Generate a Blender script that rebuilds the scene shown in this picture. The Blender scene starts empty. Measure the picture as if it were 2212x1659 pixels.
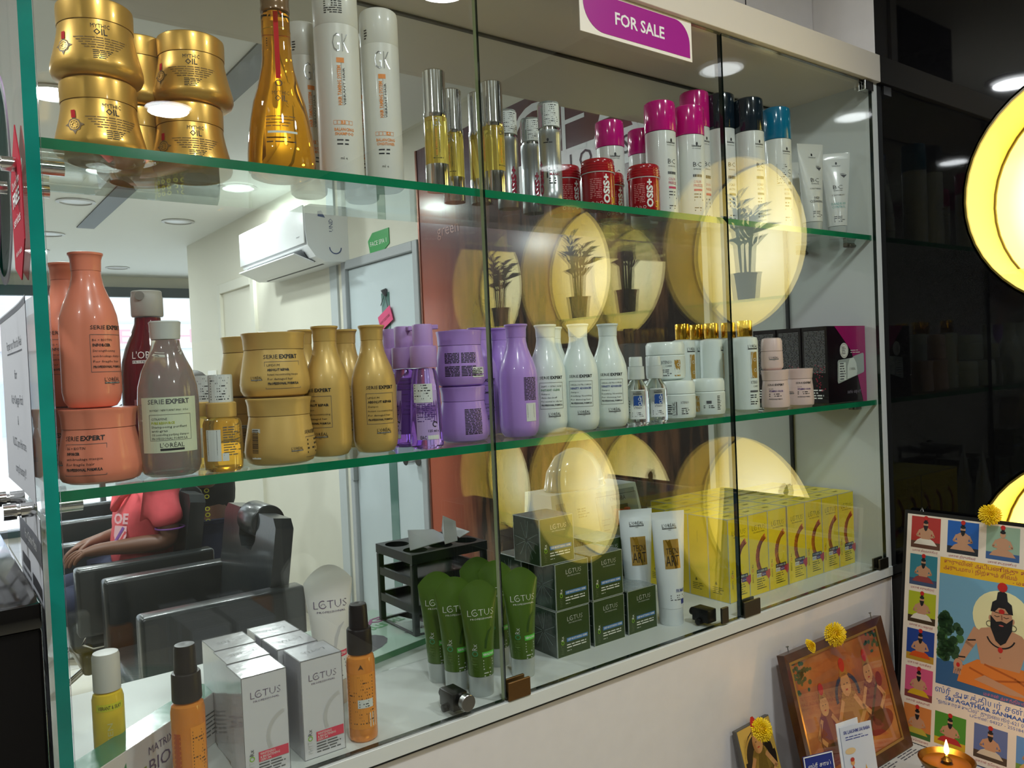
import bpy, bmesh, math, random
from mathutils import Vector, Matrix
sc = bpy.context.scene
COL = sc.collection
PI = math.pi

# ------------------------------------------------------------------ camera, world, lights, exposure
F, YAW, PITCH, ROLL = 1729.25, 0.64, -0.023, -0.0425
CAM = Vector((-0.4075, -1.0101, 0.1197))
FWD = Vector((math.sin(YAW)*math.cos(PITCH), math.cos(YAW)*math.cos(PITCH), math.sin(PITCH)))
_r0 = Vector((math.cos(YAW), -math.sin(YAW), 0)); _u0 = _r0.cross(FWD)
RIGHT = _r0*math.cos(ROLL) + _u0*math.sin(ROLL)
UP = -_r0*math.sin(ROLL) + _u0*math.cos(ROLL)
cd = bpy.data.cameras.new('camera'); cam = bpy.data.objects.new('camera', cd); COL.objects.link(cam)
cd.sensor_width = 36.0; cd.lens = F/2212*36.0; cd.clip_start = 0.01; cd.clip_end = 200
M3 = Matrix((RIGHT, UP, -FWD)).transposed()
cam.matrix_world = Matrix.Translation(CAM) @ M3.to_4x4()
sc.camera = cam
sc.view_settings.view_transform = 'Standard'; sc.view_settings.look = 'None'
sc.view_settings.gamma = 1.0; sc.view_settings.use_curve_mapping = False
sc.view_settings.exposure = 0.18
sc.cycles.transparent_max_bounces = 40
sc.cycles.max_bounces = 10; sc.cycles.glossy_bounces = 5; sc.cycles.transmission_bounces = 10
sc.cycles.caustics_reflective = False; sc.cycles.caustics_refractive = True
sc.cycles.sample_clamp_indirect = 4.0

w = bpy.data.worlds.new('World'); sc.world = w; w.use_nodes = True
bg = w.node_tree.nodes['Background']; bg.inputs[0].default_value = (0.86, 0.93, 1.0, 1); bg.inputs[1].default_value = 2.2
CEIL = 1.22; FLOOR = -1.33
# recessed ceiling lamps of the salon: (x, y, lit)
LAMPS = [(1.15, 3.66, 1, 'lit recessed lamp seen through the top glass shelf beside the air conditioner'), (1.11, 4.83, 0, 'unlit recessed lamp in the ceiling left of the air conditioner'), (1.2, 7.4, 0, 'unlit recessed lamp above the street window'),
         (0.42, 4.42, 0, 'unlit recessed lamp crossed by the grey ceiling strip'), (0.42, 5.66, 0, 'unlit recessed lamp at the far end of the grey ceiling strip'), (0.42, 6.5, 1, 'lit recessed lamp just above the mouth of the salmon bottle'),
         (0.06, 2.43, 1, 'lit recessed lamp left of the gold jars'), (0.43, 3.56, 1, 'lit recessed lamp seen through the shelf under the gold jars'),
         (-0.19, -1.0, 1), (0.854, -0.92, 1), (0.46, -2.38, 1), (-0.9, 0.3, 1), (-0.9, 2.4, 1), (-1.6, -1.2, 1), (-1.2, 4.5, 1), (-0.37, 0.40, 1)]
def area(name, loc, size, power, color, rot=(0, 0, 0), shape='DISK', sy=None):
    l = bpy.data.lights.new(name, 'AREA'); l.shape = shape; l.size = size
    if sy: l.size_y = sy
    l.energy = power; l.color = color
    o = bpy.data.objects.new(name, l); COL.objects.link(o); o.location = loc; o.rotation_euler = rot
    return o
for (x, y, lit, *_l) in LAMPS:
    if lit:
        area('ceiling_lamp_light', (x, y, CEIL-0.022), 0.15, 19.0 if y > 1.3 else 9.5, (0.93, 0.98, 1.0))
NY = (-0.441, -1.173); NZ = (0.435, -0.355); NR = 0.248; ND = 0.15; XG = 1.467

# ------------------------------------------------------------------ helpers
def tag(o, label=None, cat=None, group=None, kind=None):
    if label: o['label'] = label
    if cat: o['category'] = cat
    if group: o['group'] = group
    if kind: o['kind'] = kind
    return o
def thing(name, label, cat, loc=(0, 0, 0), rz=0.0, group=None):
    o = bpy.data.objects.new(name, None); o.empty_display_size = 0.02; COL.objects.link(o)
    o.location = loc; o.rotation_euler = (0, 0, rz)
    return tag(o, label, cat, group)
def add(name, me, parent=None, loc=None, rot=None):
    o = bpy.data.objects.new(name, me); COL.objects.link(o)
    if parent: o.parent = parent
    if loc: o.location = loc
    if rot: o.rotation_euler = rot
    return o
def struct(name, me, parent=None, label=None):
    o = add(name, me, parent)
    if not parent: o['kind'] = 'structure'
    if label: o['label'] = label
    return o
def lin(h):
    h = h.lstrip('#'); v = [int(h[i:i+2], 16)/255 for i in (0, 2, 4)]
    return tuple((c/12.92 if c <= 0.04045 else ((c+0.055)/1.055)**2.4) for c in v)
_mats = {}
def mat(name, col='#808080', rough=0.5, metal=0.0, trans=0.0, ior=1.45, emit=0.0, coat=0.0, noise=None, bump=None, sub=0.0, spec=None, alpha=None):
    if name in _mats: return _mats[name]
    m = bpy.data.materials.new(name); m.use_nodes = True
    nt = m.node_tree; b = nt.nodes['Principled BSDF']
    c = lin(col) if isinstance(col, str) else col
    b.inputs['Base Color'].default_value = (*c, 1); b.inputs['Roughness'].default_value = rough
    b.inputs['Metallic'].default_value = metal; b.inputs['Transmission Weight'].default_value = trans
    b.inputs['IOR'].default_value = ior; b.inputs['Coat Weight'].default_value = coat; b.inputs['Coat Roughness'].default_value = 0.08
    if spec is not None: b.inputs['Specular IOR Level'].default_value = spec
    if emit: b.inputs['Emission Color'].default_value = (*c, 1); b.inputs['Emission Strength'].default_value = emit
    if noise:
        sc_, amt = noise[:2]
        tc = nt.nodes.new('ShaderNodeTexCoord'); n = nt.nodes.new('ShaderNodeTexNoise'); n.inputs['Scale'].default_value = sc_; n.inputs['Detail'].default_value = 4
        r = nt.nodes.new('ShaderNodeValToRGB'); r.color_ramp.elements[0].position = 0.3; r.color_ramp.elements[1].position = 0.7
        r.color_ramp.elements[0].color = (*[max(0, k*(1-amt)) for k in c], 1); r.color_ramp.elements[1].color = (*[min(1, k*(1+amt)) for k in c], 1)
        nt.links.new(tc.outputs['Object'], n.inputs['Vector']); nt.links.new(n.outputs['Fac'], r.inputs['Fac']); nt.links.new(r.outputs['Color'], b.inputs['Base Color'])
    if bump:
        tc = nt.nodes.new('ShaderNodeTexCoord'); n = nt.nodes.new('ShaderNodeTexNoise'); n.inputs['Scale'].default_value = bump[0]; n.inputs['Detail'].default_value = 3
        bp = nt.nodes.new('ShaderNodeBump'); bp.inputs['Strength'].default_value = bump[1]; bp.inputs['Distance'].default_value = 0.002
        nt.links.new(tc.outputs['Object'], n.inputs['Vector']); nt.links.new(n.outputs['Fac'], bp.inputs['Height']); nt.links.new(bp.outputs['Normal'], b.inputs['Normal'])
    _mats[name] = m
    return m
def pane_mat(name, tint=(0.965, 0.985, 0.97), f0=0.045, gain=1.0, rough=0.0, power=4.6):
    """clear flat glass: light goes straight through, both faces reflect by angle"""
    if name in _mats: return _mats[name]
    m = bpy.data.materials.new(name); m.use_nodes = True; nt = m.node_tree; nt.nodes.clear()
    out = nt.nodes.new('ShaderNodeOutputMaterial'); mx = nt.nodes.new('ShaderNodeMixShader')
    tr = nt.nodes.new('ShaderNodeBsdfTransparent'); tr.inputs[0].default_value = (*tint, 1)
    gl = nt.nodes.new('ShaderNodeBsdfGlossy'); gl.inputs['Roughness'].default_value = rough; gl.inputs['Color'].default_value = (1, 1, 1, 1)
    g = nt.nodes.new('ShaderNodeNewGeometry'); d = nt.nodes.new('ShaderNodeVectorMath'); d.operation = 'DOT_PRODUCT'
    a = nt.nodes.new('ShaderNodeMath'); a.operation = 'ABSOLUTE'
    s = nt.nodes.new('ShaderNodeMath'); s.operation = 'SUBTRACT'; s.inputs[0].default_value = 1.0; s.use_clamp = True
    p = nt.nodes.new('ShaderNodeMath'); p.operation = 'POWER'; p.inputs[1].default_value = power
    k = nt.nodes.new('ShaderNodeMath'); k.operation = 'MULTIPLY_ADD'; k.inputs[1].default_value = (1-f0)*gain; k.inputs[2].default_value = f0*gain; k.use_clamp = True
    L = nt.links.new
    L(g.outputs['Incoming'], d.inputs[0]); L(g.outputs['Normal'], d.inputs[1]); L(d.outputs['Value'], a.inputs[0]); L(a.outputs[0], s.inputs[1])
    L(s.outputs[0], p.inputs[0]); L(p.outputs[0], k.inputs[0]); L(k.outputs[0], mx.inputs[0]); L(tr.outputs[0], mx.inputs[1]); L(gl.outputs[0], mx.inputs[2])
    L(mx.outputs[0], out.inputs[0])
    _mats[name] = m
    return m
def finish(me, mats, sharp=35, smooth=True, recalc=True):
    if recalc:
        bm = bmesh.new(); bm.from_mesh(me); bmesh.ops.recalc_face_normals(bm, faces=bm.faces[:]); bm.to_mesh(me); bm.free()
    for m in (mats if isinstance(mats, (list, tuple)) else [mats]): me.materials.append(m)
    if smooth:
        me.polygons.foreach_set('use_smooth', [True]*len(me.polygons)); me.set_sharp_from_angle(angle=math.radians(sharp))
    me.update(); return me
def lathe(name, prof, mats, seg=36, sx=1.0, sy=1.0, midx=None, sharp=35, cx=0, cy=0):
    """prof [(r,z)] bottom to top; r=0 closes; midx(z)->material index"""
    v = []; f = []; mi = []; rings = []
    for r, z in prof:
        if r <= 1e-6: rings.append([len(v)]); v.append((cx, cy, z))
        else:
            rings.append(list(range(len(v), len(v)+seg)))
            for i in range(seg):
                a = 2*PI*i/seg; v.append((cx+r*sx*math.cos(a), cy+r*sy*math.sin(a), z))
    for k in range(len(rings)-1):
        A, B = rings[k], rings[k+1]; zc = (prof[k][1]+prof[k+1][1])/2
        if len(A) == 1 and len(B) == 1: continue
        for i in range(seg):
            j = (i+1) % seg
            if len(A) == 1: f.append((A[0], B[j], B[i]))
            elif len(B) == 1: f.append((A[i], A[j], B[0]))
            else: f.append((A[i], A[j], B[j], B[i]))
            mi.append(midx(zc) if midx else 0)
    me = bpy.data.meshes.new(name); me.from_pydata(v, [], f); me.update()
    me.polygons.foreach_set('material_index', mi)
    return finish(me, mats, sharp, recalc=True)
class MB:
    """collects boxes, tubes and free polygons in one mesh"""
    def __init__(s): s.v = []; s.f = []; s.m = []
    def quad(s, pts, m=0):
        n = len(s.v); s.v += [tuple(p) for p in pts]; s.f.append(tuple(range(n, n+len(pts)))); s.m.append(m); return s
    def box(s, lo, hi, m=0, mt=None):
        x0, y0, z0 = lo; x1, y1, z1 = hi; n = len(s.v)
        P = [(x0, y0, z0), (x1, y0, z0), (x1, y1, z0), (x0, y1, z0), (x0, y0, z1), (x1, y0, z1), (x1, y1, z1), (x0, y1, z1)]
        if mt: P = [tuple(mt @ Vector(q)) for q in P]
        s.v += P
        Q = [(0, 3, 2, 1), (4, 5, 6, 7), (0, 1, 5, 4), (1, 2, 6, 5), (2, 3, 7, 6), (3, 0, 4, 7)]   # bottom top front(-y) right back left
        for i, q in enumerate(Q):
            s.f.append(tuple(n+k for k in q)); s.m.append(m[i] if isinstance(m, (list, tuple)) else m)
        return s
    def tube(s, pts, r, seg=10, m=0, cap=True):
        pts = [Vector(p) for p in pts]; rings = []
        for i, p in enumerate(pts):
            t = (pts[min(i+1, len(pts)-1)]-pts[max(i-1, 0)]).normalized()
            a = t.cross(Vector((0, 0, 1)));
            if a.length < 1e-3: a = t.cross(Vector((1, 0, 0)))
            a.normalize(); b = t.cross(a); rr = r[i] if isinstance(r, (list, tuple)) else r
            rings.append(list(range(len(s.v), len(s.v)+seg)))
            for k in range(seg):
                an = 2*PI*k/seg; s.v.append(tuple(p+a*rr*math.cos(an)+b*rr*math.sin(an)))
        for A, B in zip(rings, rings[1:]):
            for k in range(seg):
                j = (k+1) % seg; s.f.append((A[k], A[j], B[j], B[k])); s.m.append(m)
        if cap:
            s.f.append(tuple(rings[0][::-1])); s.m.append(m); s.f.append(tuple(rings[-1])); s.m.append(m)
        return s
    def mesh(s, name, mats, bevel=0, segs=2, smooth=True, sharp=35):
        me = bpy.data.meshes.new(name); me.from_pydata(s.v, [], s.f); me.update(); me.polygons.foreach_set('material_index', s.m)
        bm = bmesh.new(); bm.from_mesh(me); bmesh.ops.recalc_face_normals(bm, faces=bm.faces[:])
        if bevel: bmesh.ops.bevel(bm, geom=bm.edges[:], offset=bevel, segments=segs, affect='EDGES', clamp_overlap=True, profile=0.5)
        bm.to_mesh(me); bm.free()
        return finish(me, mats, sharp, smooth, recalc=False)
def box(name, lo, hi, m, bevel=0, segs=2): return MB().box(lo, hi).mesh(name, m, bevel, segs)
def loft(name, secs, mats, seg=36, arch=None, sharp=40, pw=2.0, cap=True):
    """secs [(z,a,b,arch)] ellipse rings with half width a, half depth b; arch drops the ring's sides"""
    v = []; f = []
    for z, a, b, ar in secs:
        for i in range(seg):
            t = 2*PI*i/seg; c_, s_ = math.cos(t), math.sin(t)
            x = math.copysign(abs(c_)**(2/pw), c_); y = math.copysign(abs(s_)**(2/pw), s_)
            v.append((a*x, b*y, z-ar*x*x))
    for k in range(len(secs)-1):
        for i in range(seg):
            j = (i+1) % seg; f.append((k*seg+i, k*seg+j, (k+1)*seg+j, (k+1)*seg+i))
    if cap:
        f.append(tuple(reversed(range(seg)))); n = (len(secs)-1)*seg
        f.append(tuple(range(n, n+seg)))
    me = bpy.data.meshes.new(name); me.from_pydata(v, [], f); me.update()
    return finish(me, mats, sharp)
# ---- pixel helper used once to turn measured directions of the photograph into places in the room
def PX(px, Y, z):
    """x of the point at depth Y and height z seen in photo column px"""
    X = 0.5
    def col(X):
        d = Vector((X, Y, z))-CAM; return 1106+F*d.dot(RIGHT)/d.dot(FWD)
    for _ in range(25):
        e = col(X)-px; g = (col(X+1e-4)-col(X))/1e-4; X -= e/g
    return X
# ---- print on packages
_txt = {}
def glyphs(s, bold=0.0, res=2):
    k = (s, bold, res)
    if k not in _txt:
        c = bpy.data.curves.new('t', 'FONT'); c.body = s; c.resolution_u = res; c.offset = bold; c.align_x = 'LEFT'
        o = bpy.data.objects.new('t', c); me = bpy.data.meshes.new_from_object(o)
        vs = [tuple(q.co) for q in me.vertices]; fs = [tuple(p.vertices) for p in me.polygons]
        bpy.data.objects.remove(o); bpy.data.curves.remove(c); bpy.data.meshes.remove(me)
        _txt[k] = (vs, fs, min(q[0] for q in vs), max(q[0] for q in vs))
    return _txt[k]
LIFT = 0.00022
class Deco:
    def __init__(s): s.v = []; s.f = []; s.m = []; s.mats = []; s.h = 1
    def mi(s, m):
        if m not in s.mats: s.mats.append(m)
        return s.mats.index(m)
    def poly(s, pts, m, h=None):
        n = len(s.v); h = s.h if h is None else h
        s.v += [(p[0], p[1], h) for p in pts]; s.f.append(tuple(range(n, n+len(pts)))); s.m.append(s.mi(m)); return s
    def rect(s, u0, v0, u1, v1, m, h=None, st=0.004):
        n = max(1, min(24, int(abs(u1-u0)/st)));
        for i in range(n):
            a = u0+(u1-u0)*i/n; b = u0+(u1-u0)*(i+1)/n; s.poly([(a, v0), (b, v0), (b, v1), (a, v1)], m, h)
        return s
    def ring(s, cu, cv, r, w, m, a0=0, a1=360, n=20, h=None):
        for i in range(n):
            t = math.radians(a0+(a1-a0)*i/n); q = math.radians(a0+(a1-a0)*(i+1)/n); r2 = r-w
            s.poly([(cu+r2*math.cos(t), cv+r2*math.sin(t)), (cu+r*math.cos(t), cv+r*math.sin(t)), (cu+r*math.cos(q), cv+r*math.sin(q)), (cu+r2*math.cos(q), cv+r2*math.sin(q))], m, h)
        return s
    def disc(s, cu, cv, ru, rv, m, h=None, n=18):
        return s.poly([(cu+ru*math.cos(2*PI*i/n), cv+rv*math.sin(2*PI*i/n)) for i in range(n)], m, h)
    def frame(s, u0, v0, u1, v1, w, m, h=None):
        s.rect(u0, v0, u1, v0+w, m, h); s.rect(u0, v1-w, u1, v1, m, h); s.rect(u0, v0, u0+w, v1, m, h); s.rect(u1-w, v0, u1, v1, m, h); return s
    def line(s, a, b, w, m, h=None):
        a = Vector(a); b = Vector(b); d = (b-a).normalized(); p = Vector((-d.y, d.x))*w/2
        return s.poly([a-p, b-p, b+p, a+p], m, h)
    def stroke(s, pts, w, m, h=None):
        for i, (a, b) in enumerate(zip(pts, pts[1:])):
            a = Vector(a); b = Vector(b); d = (b-a).normalized(); wa = w[i] if isinstance(w, list) else w; wb = w[i+1] if isinstance(w, list) else w
            p = Vector((-d.y, d.x)); e = d*min(wa, wb)*0.2
            s.poly([a-e-p*wa/2, b+e-p*wb/2, b+e+p*wb/2, a-e+p*wa/2], m, h)
        return s
    def text(s, t, u, v, h, m, w=None, al='L', bold=0.0, rot=0.0, lay=None, res=2, sx=1.0):
        vs, fs, x0, x1 = glyphs(t, bold, res); k = h/0.70; W = (x1-x0)*k; kx = k*sx
        if w: kx = k*w/W
        W = (x1-x0)*kx; off = {'L': 0, 'C': -W/2, 'R': -W}[al]
        c, sn = math.cos(rot), math.sin(rot); n = len(s.v); lay = s.h+0.6 if lay is None else lay
        for x, y, _ in vs:
            a = (x-x0)*kx+off; b = y*k; s.v.append((u+a*c-b*sn, v+a*sn+b*c, lay))
        for q in fs: s.f.append(tuple(n+i for i in q)); s.m.append(s.mi(m))
        return s
    def micro(s, u, v, w, rows, lh, m, seed=1, frac=0.45, h=None, jag=True):
        """rows of print too small to read"""
        R = random.Random(seed)
        for i in range(rows):
            x = u; end = u+w*(R.uniform(0.65, 1.0) if jag else 1.0)
            while x < end:
                L = min(R.uniform(1.2, 4.5)*lh, end-x); s.poly([(x, v-i*lh), (x+L, v-i*lh), (x+L, v-i*lh+lh*frac), (x, v-i*lh+lh*frac)], m, h); x += L+lh*0.45
        return s
    def barcode(s, u, v, w, hgt, paper, ink, vertical=True, seed=3):
        R = random.Random(seed); s.rect(u, v, u+w, v+hgt, paper)
        e = 0.1*w
        if vertical:
            y = v+hgt*0.2
            while y < v+hgt-e:
                t = R.uniform(0.006, 0.03)*hgt; s.poly([(u+e, y), (u+w*0.78, y), (u+w*0.78, y+t), (u+e, y+t)], ink, s.h+1); y += t+R.uniform(0.012, 0.03)*hgt
        else:
            x = u+e
            while x < u+w-e:
                t = R.uniform(0.01, 0.04)*w; s.poly([(x, v+hgt*0.25), (x+t, v+hgt*0.25), (x+t, v+hgt*0.9), (x, v+hgt*0.9)], ink, s.h+1); x += t+R.uniform(0.015, 0.03)*w
            s.micro(u+e, v+hgt*0.08, w*0.7, 1, hgt*0.12, ink, h=s.h+1)
        return s
    def mesh(s, name, fn):
        me = bpy.data.meshes.new(name); me.from_pydata([fn(*q) for q in s.v], [], s.f); me.update(); me.polygons.foreach_set('material_index', s.m)
        for m in s.mats: me.materials.append(m)
        return me
def interp(prof, z):
    pr = [q for q in prof]
    for a, b in zip(pr, pr[1:]):
        if a[1] <= z <= b[1] and b[1] > a[1]: t = (z-a[1])/(b[1]-a[1]); return a[0]+(b[0]-a[0])*t
    return pr[-1][0]
def cyl(prof, phi0=0.0, e=0.00025):
    body = [q for q in prof if q[0] > 0]
    def fn(u, v, h):
        r = interp(body, v); ph = phi0+u/max(r, 0.01); rr = r+e+h*LIFT*0.6
        return (rr*math.sin(ph), -rr*math.cos(ph), v)
    return fn
def flat(y, e=0.0002):
    return lambda u, v, h: (u, y-e-h*LIFT, v)
# common inks and finishes
INK = mat('black_ink', '#1c1c20', 0.5); WHT = mat('white_ink', '#e8e8e4', 0.5); GREYINK = mat('grey_ink', '#55565a', 0.5)
CHROME = mat('chrome', '#d8d8d8', 0.12, 1.0); STEEL = mat('brushed_steel', '#9a9a98', 0.3, 1.0); DARKM = mat('black_metal', '#141414', 0.35, 0.4)
STICK = mat('paper_sticker', '#d6d9d6', 0.55); GOLDF = mat('gold_foil', '#e0b040', 0.16, 1.0); SILVERF = mat('silver_foil', '#c8c8cc', 0.18, 1.0)
LAM = mat('white_laminate', '#dcd8d6', 0.38, noise=(30, 0.02)); LAMIN = mat('inner_white_laminate', '#d2d6d2', 0.35)

# ------------------------------------------------------------------ the room
Zt, Zb, Z1 = 0.756, -0.404, 0.395
CREAM = mat('cream_wall_paint', '#dedbcc', 0.6, noise=(1.3, 0.05)); CEILM = mat('white_ceiling_paint', '#e4e6e4', 0.7)
fl = mat('polished_floor_tile', '#b9b3a2', 0.15, noise=(6, 0.06)); GROUT = mat('tile_grout', '#8d887b', 0.6)
struct('floor', box('floor', (-2.6, -3.6, FLOOR-0.1), (3.6, 8.6, FLOOR-0.004), GROUT))
tile = box('floor_tile', (0, 0, -0.004), (0.597, 0.597, 0.0), fl)
fo = bpy.data.objects['floor']
for i in range(10):
    for j in range(20):
        x = -2.6+i*0.6; y = -3.6+j*0.6
        if -0.9 < x < 1.6 and y > 0.9: add('tile', tile, fo, (x, y, FLOOR))
struct('floor_2', MB().box((-2.6, -3.6, FLOOR-0.003), (3.6, 1.19, FLOOR), 0).box((-2.6, 1.19, FLOOR-0.003), (-0.81, 8.6, FLOOR), 0).box((2.2, 1.19, FLOOR-0.003), (3.6, 8.6, FLOOR), 0).mesh('floor_2', fl))
struct('ceiling', box('ceiling', (-2.6, -3.6, CEIL), (3.6, 8.6, CEIL+0.1), CEILM))
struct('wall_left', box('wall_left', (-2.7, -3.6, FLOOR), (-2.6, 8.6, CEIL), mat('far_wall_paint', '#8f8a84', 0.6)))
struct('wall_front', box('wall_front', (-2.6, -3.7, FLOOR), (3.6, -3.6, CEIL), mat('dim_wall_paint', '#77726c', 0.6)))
# black granite wall with round niches
GRAN = mat('black_polished_granite', '#08080a', 0.03, spec=0.38, noise=(120, 0.5))
def granite():
    v = []; f = []; ys = [0.0]; N = 48
    def quad(y0, z0, y1, z1):
        n = len(v); v.extend([(XG, y0, z0), (XG, y1, z0), (XG, y1, z1), (XG, y0, z1)]); f.append((n, n+1, n+2, n+3))
    half = 0.33
    zc = [(NZ[1]-half, NZ[1]+half), (NZ[0]-half, NZ[0]+half)]; yc = [(NY[0]-half, NY[0]+half), (NY[1]-half, NY[1]+half)]
    Y0, Y1 = -3.6, 0.0
    zz = [FLOOR, zc[0][0], zc[0][1], zc[1][0], zc[1][1], CEIL]; yy = [Y0, yc[1][0], yc[1][1], yc[0][0], yc[0][1], Y1]
    for i in range(5):
        for j in range(5):
            if i in (1, 3) and j in (1, 3):
                cy = (yy[i]+yy[i+1])/2; cz = (zz[j]+zz[j+1])/2; n = len(v)
                for k in range(N):
                    a = 2*PI*k/N; c_, s_ = math.cos(a), math.sin(a); q = half/max(abs(c_), abs(s_))
                    v.append((XG, cy+NR*c_, cz+NR*s_)); v.append((XG, cy+q*c_, cz+q*s_))
                for k in range(N):
                    m = (k+1) % N; f.append((n+2*k, n+2*k+1, n+2*m+1, n+2*m))
            else: quad(yy[i], zz[j], yy[i+1], zz[j+1])
    me = bpy.data.meshes.new('wall_right'); me.from_pydata(v, [], f); me.update()
    bm = bmesh.new(); bm.from_mesh(me); bmesh.ops.remove_doubles(bm, verts=bm.verts[:], dist=1e-5)
    ex = bmesh.ops.recalc_face_normals(bm, faces=bm.faces[:]); bm.to_mesh(me); bm.free()
    me.materials.append(GRAN); return me
gw = struct('wall_right', granite(), label='black polished granite wall with round lit niches')
NW = mat('niche_cream_lining', '#ecd98a', 0.45); NB = mat('yellow_backlit_acrylic', (1.0, 0.84, 0.30), 0.4, emit=3.0); RIM = mat('niche_rim', '#6a5a20', 0.3)
def _hot(m):
    # backlight hotspot painted into the emission: white middle, weaker and yellow at the rim
    nt = m.node_tree; b = nt.nodes['Principled BSDF']; g = nt.nodes.new('ShaderNodeTexCoord'); l = nt.nodes.new('ShaderNodeVectorMath'); l.operation = 'LENGTH'
    r = nt.nodes.new('ShaderNodeValToRGB'); e = r.color_ramp.elements; e[0].position = 0.05; e[0].color = (1.0, 0.90, 0.55, 1); e[1].position = 0.22; e[1].color = (1.0, 0.76, 0.13, 1)
    k = nt.nodes.new('ShaderNodeMapRange'); k.inputs['From Min'].default_value = 0.04; k.inputs['From Max'].default_value = 0.25; k.inputs['To Min'].default_value = 5.6; k.inputs['To Max'].default_value = 2.3
    nt.links.new(g.outputs['Object'], l.inputs[0]); nt.links.new(l.outputs['Value'], r.inputs[0]); nt.links.new(l.outputs['Value'], k.inputs[0]); nt.links.new(r.outputs[0], b.inputs['Emission Color']); nt.links.new(k.outputs[0], b.inputs['Emission Strength'])
_hot(NB)
def annulus(y, z, r0, r1, x, name, m, n=48):
    v = []; f = []
    for k in range(n):
        a = 2*PI*k/n; v += [(x, y+r0*math.cos(a), z+r0*math.sin(a)), (x, y+r1*math.cos(a), z+r1*math.sin(a))]
    for k in range(n):
        j = (k+1) % n; f.append((2*k, 2*k+1, 2*j+1, 2*j))
    me = bpy.data.meshes.new(name); me.from_pydata(v, [], f); return finish(me, m, smooth=False, recalc=False)
def niche(y, z):
    def ringmesh(nm, r0, r1, x0, x1, m):
        v = []; f = []; n = 48
        for k in range(n):
            a = 2*PI*k/n; c_, s_ = math.cos(a), math.sin(a)
            v += [(x0, y+r0*c_, z+r0*s_), (x1, y+r0*c_, z+r0*s_), (x1, y+r1*c_, z+r1*s_), (x0, y+r1*c_, z+r1*s_)]
        for k in range(n):
            j = (k+1) % n
            for q in range(4):
                f.append((4*k+q, 4*k+(q+1) % 4, 4*j+(q+1) % 4, 4*j+q))
        me = bpy.data.meshes.new(nm); me.from_pydata(v, [], f); return finish(me, m)
    struct('niche_lining', ringmesh('niche_lining', NR, NR+0.006, XG, XG+ND, NW), gw)
    struct('niche_rim', ringmesh('niche_rim', NR-0.003, NR+0.001, XG-0.002, XG+0.004, RIM), gw)
    struct('niche_light_ring', ringmesh('niche_light_ring', NR-0.004, NR, XG+ND-0.006, XG+ND, RIM), gw)
    v = [(0, 0, 0)]+[(0, (NR+0.004)*math.cos(2*PI*k/48), (NR+0.004)*math.sin(2*PI*k/48)) for k in range(48)]
    me = bpy.data.meshes.new('niche_back'); me.from_pydata(v, [], [(0, 1+k, 1+(k+1) % 48) for k in range(48)]); me.update(); me.materials.append(NB)
    struct('niche_back', me, gw).location = (XG+ND, y, z)
    zs = z-0.165; hw = math.sqrt(NR**2-0.165**2)
    g = MB().box((XG+0.006, y-hw+0.004, zs), (XG+ND-0.008, y+hw-0.004, zs+0.008)).mesh('niche_glass_shelf', pane_mat('pane_shelf'))
    struct('niche_glass_shelf', g, gw)
PANE = pane_mat('pane_clear', (0.972, 0.988, 0.975)); SHELFG = pane_mat('pane_shelf', (0.90, 0.955, 0.925), 0.045)
for y in NY:
    for z in NZ: niche(y, z)
# right-hand white wall behind the black one
struct('wall_back', MB().box((1.446, 0.507, FLOOR), (1.60, 2.14, CEIL)).box((1.446, 2.93, FLOOR), (1.60, 5.9, CEIL)).box((1.446, 2.14, 0.70), (1.60, 2.93, CEIL)).mesh('wall_back', CREAM))
struct('wall_end', MB().box((-2.6, 8.1, 1.10), (3.6, 8.2, CEIL)).box((3.6, 5.8, FLOOR), (3.7, 8.2, CEIL)).box((1.6, 5.8, FLOOR), (3.6, 5.9, CEIL)).mesh('wall_end', CREAM))
# ------------------------------------------------------------------ the glass display cabinet
cab = thing('display_cabinet', 'white and clear glass wall display cabinet with green-edged glass shelves of hair products', 'cabinet', (0, 0, 0))
TEAL = mat('teal_glass_edge', '#078276', 0.12, coat=0.6, noise=(9, 0.25), emit=0.0); GEDGE = mat('green_glass_edge', '#11754f', 0.15, coat=0.5, noise=(14, 0.18)); DEDGE = mat('dark_glass_edge', '#101c16', 0.1, coat=0.6); LEDGE = mat('pale_glass_edge', '#8f9c70', 0.15, coat=0.6)
XL, XR = -0.300, 1.446
def slab(name, lo, hi, face, edges):
    """glass slab: edges dict side-> material index; order bottom top front right back left"""
    ms = [face]+edges['mats']; idx = [0]*6
    for k, v_ in edges['side'].items(): idx[k] = v_
    return MB().box(lo, hi, idx).mesh(name, ms, smooth=False)
add('base_panel', MB().box((-0.302, 0.002, FLOOR), (1.4665, 0.51, Zb-0.0235)).mesh('base_panel', LAM), cab)
add('deck', box('deck', (-0.302, -0.004, Zb-0.022), (1.4665, 0.515, Zb), LAMIN, 0.0006, 1), cab)
add('header', box('header', (-0.34, -0.012, Zt), (1.4665, 0.505, 0.820), mat('beige_white_laminate', '#d5cdbf', 0.4), 0.0008, 1), cab)
add('side_panel', box('side_panel', (1.446, -0.001, Zb), (1.4665, 0.505, Zt), LAMIN), cab)
sg = slab('side_glass', (-0.300, 0.0, Zb), (-0.286, 0.505, Zt), PANE, {'mats': [TEAL, DEDGE], 'side': {2: 1, 4: 1}})
add('side_glass', sg, cab)
for z in (0.0, Z1):
    s = slab('glass_shelf', (-0.2855, 0.012, z-0.012), (XR, 0.238, z), SHELFG, {'mats': [GEDGE, TEAL], 'side': {2: 1, 5: 1}})
    add('glass_shelf', s, cab)
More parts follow.
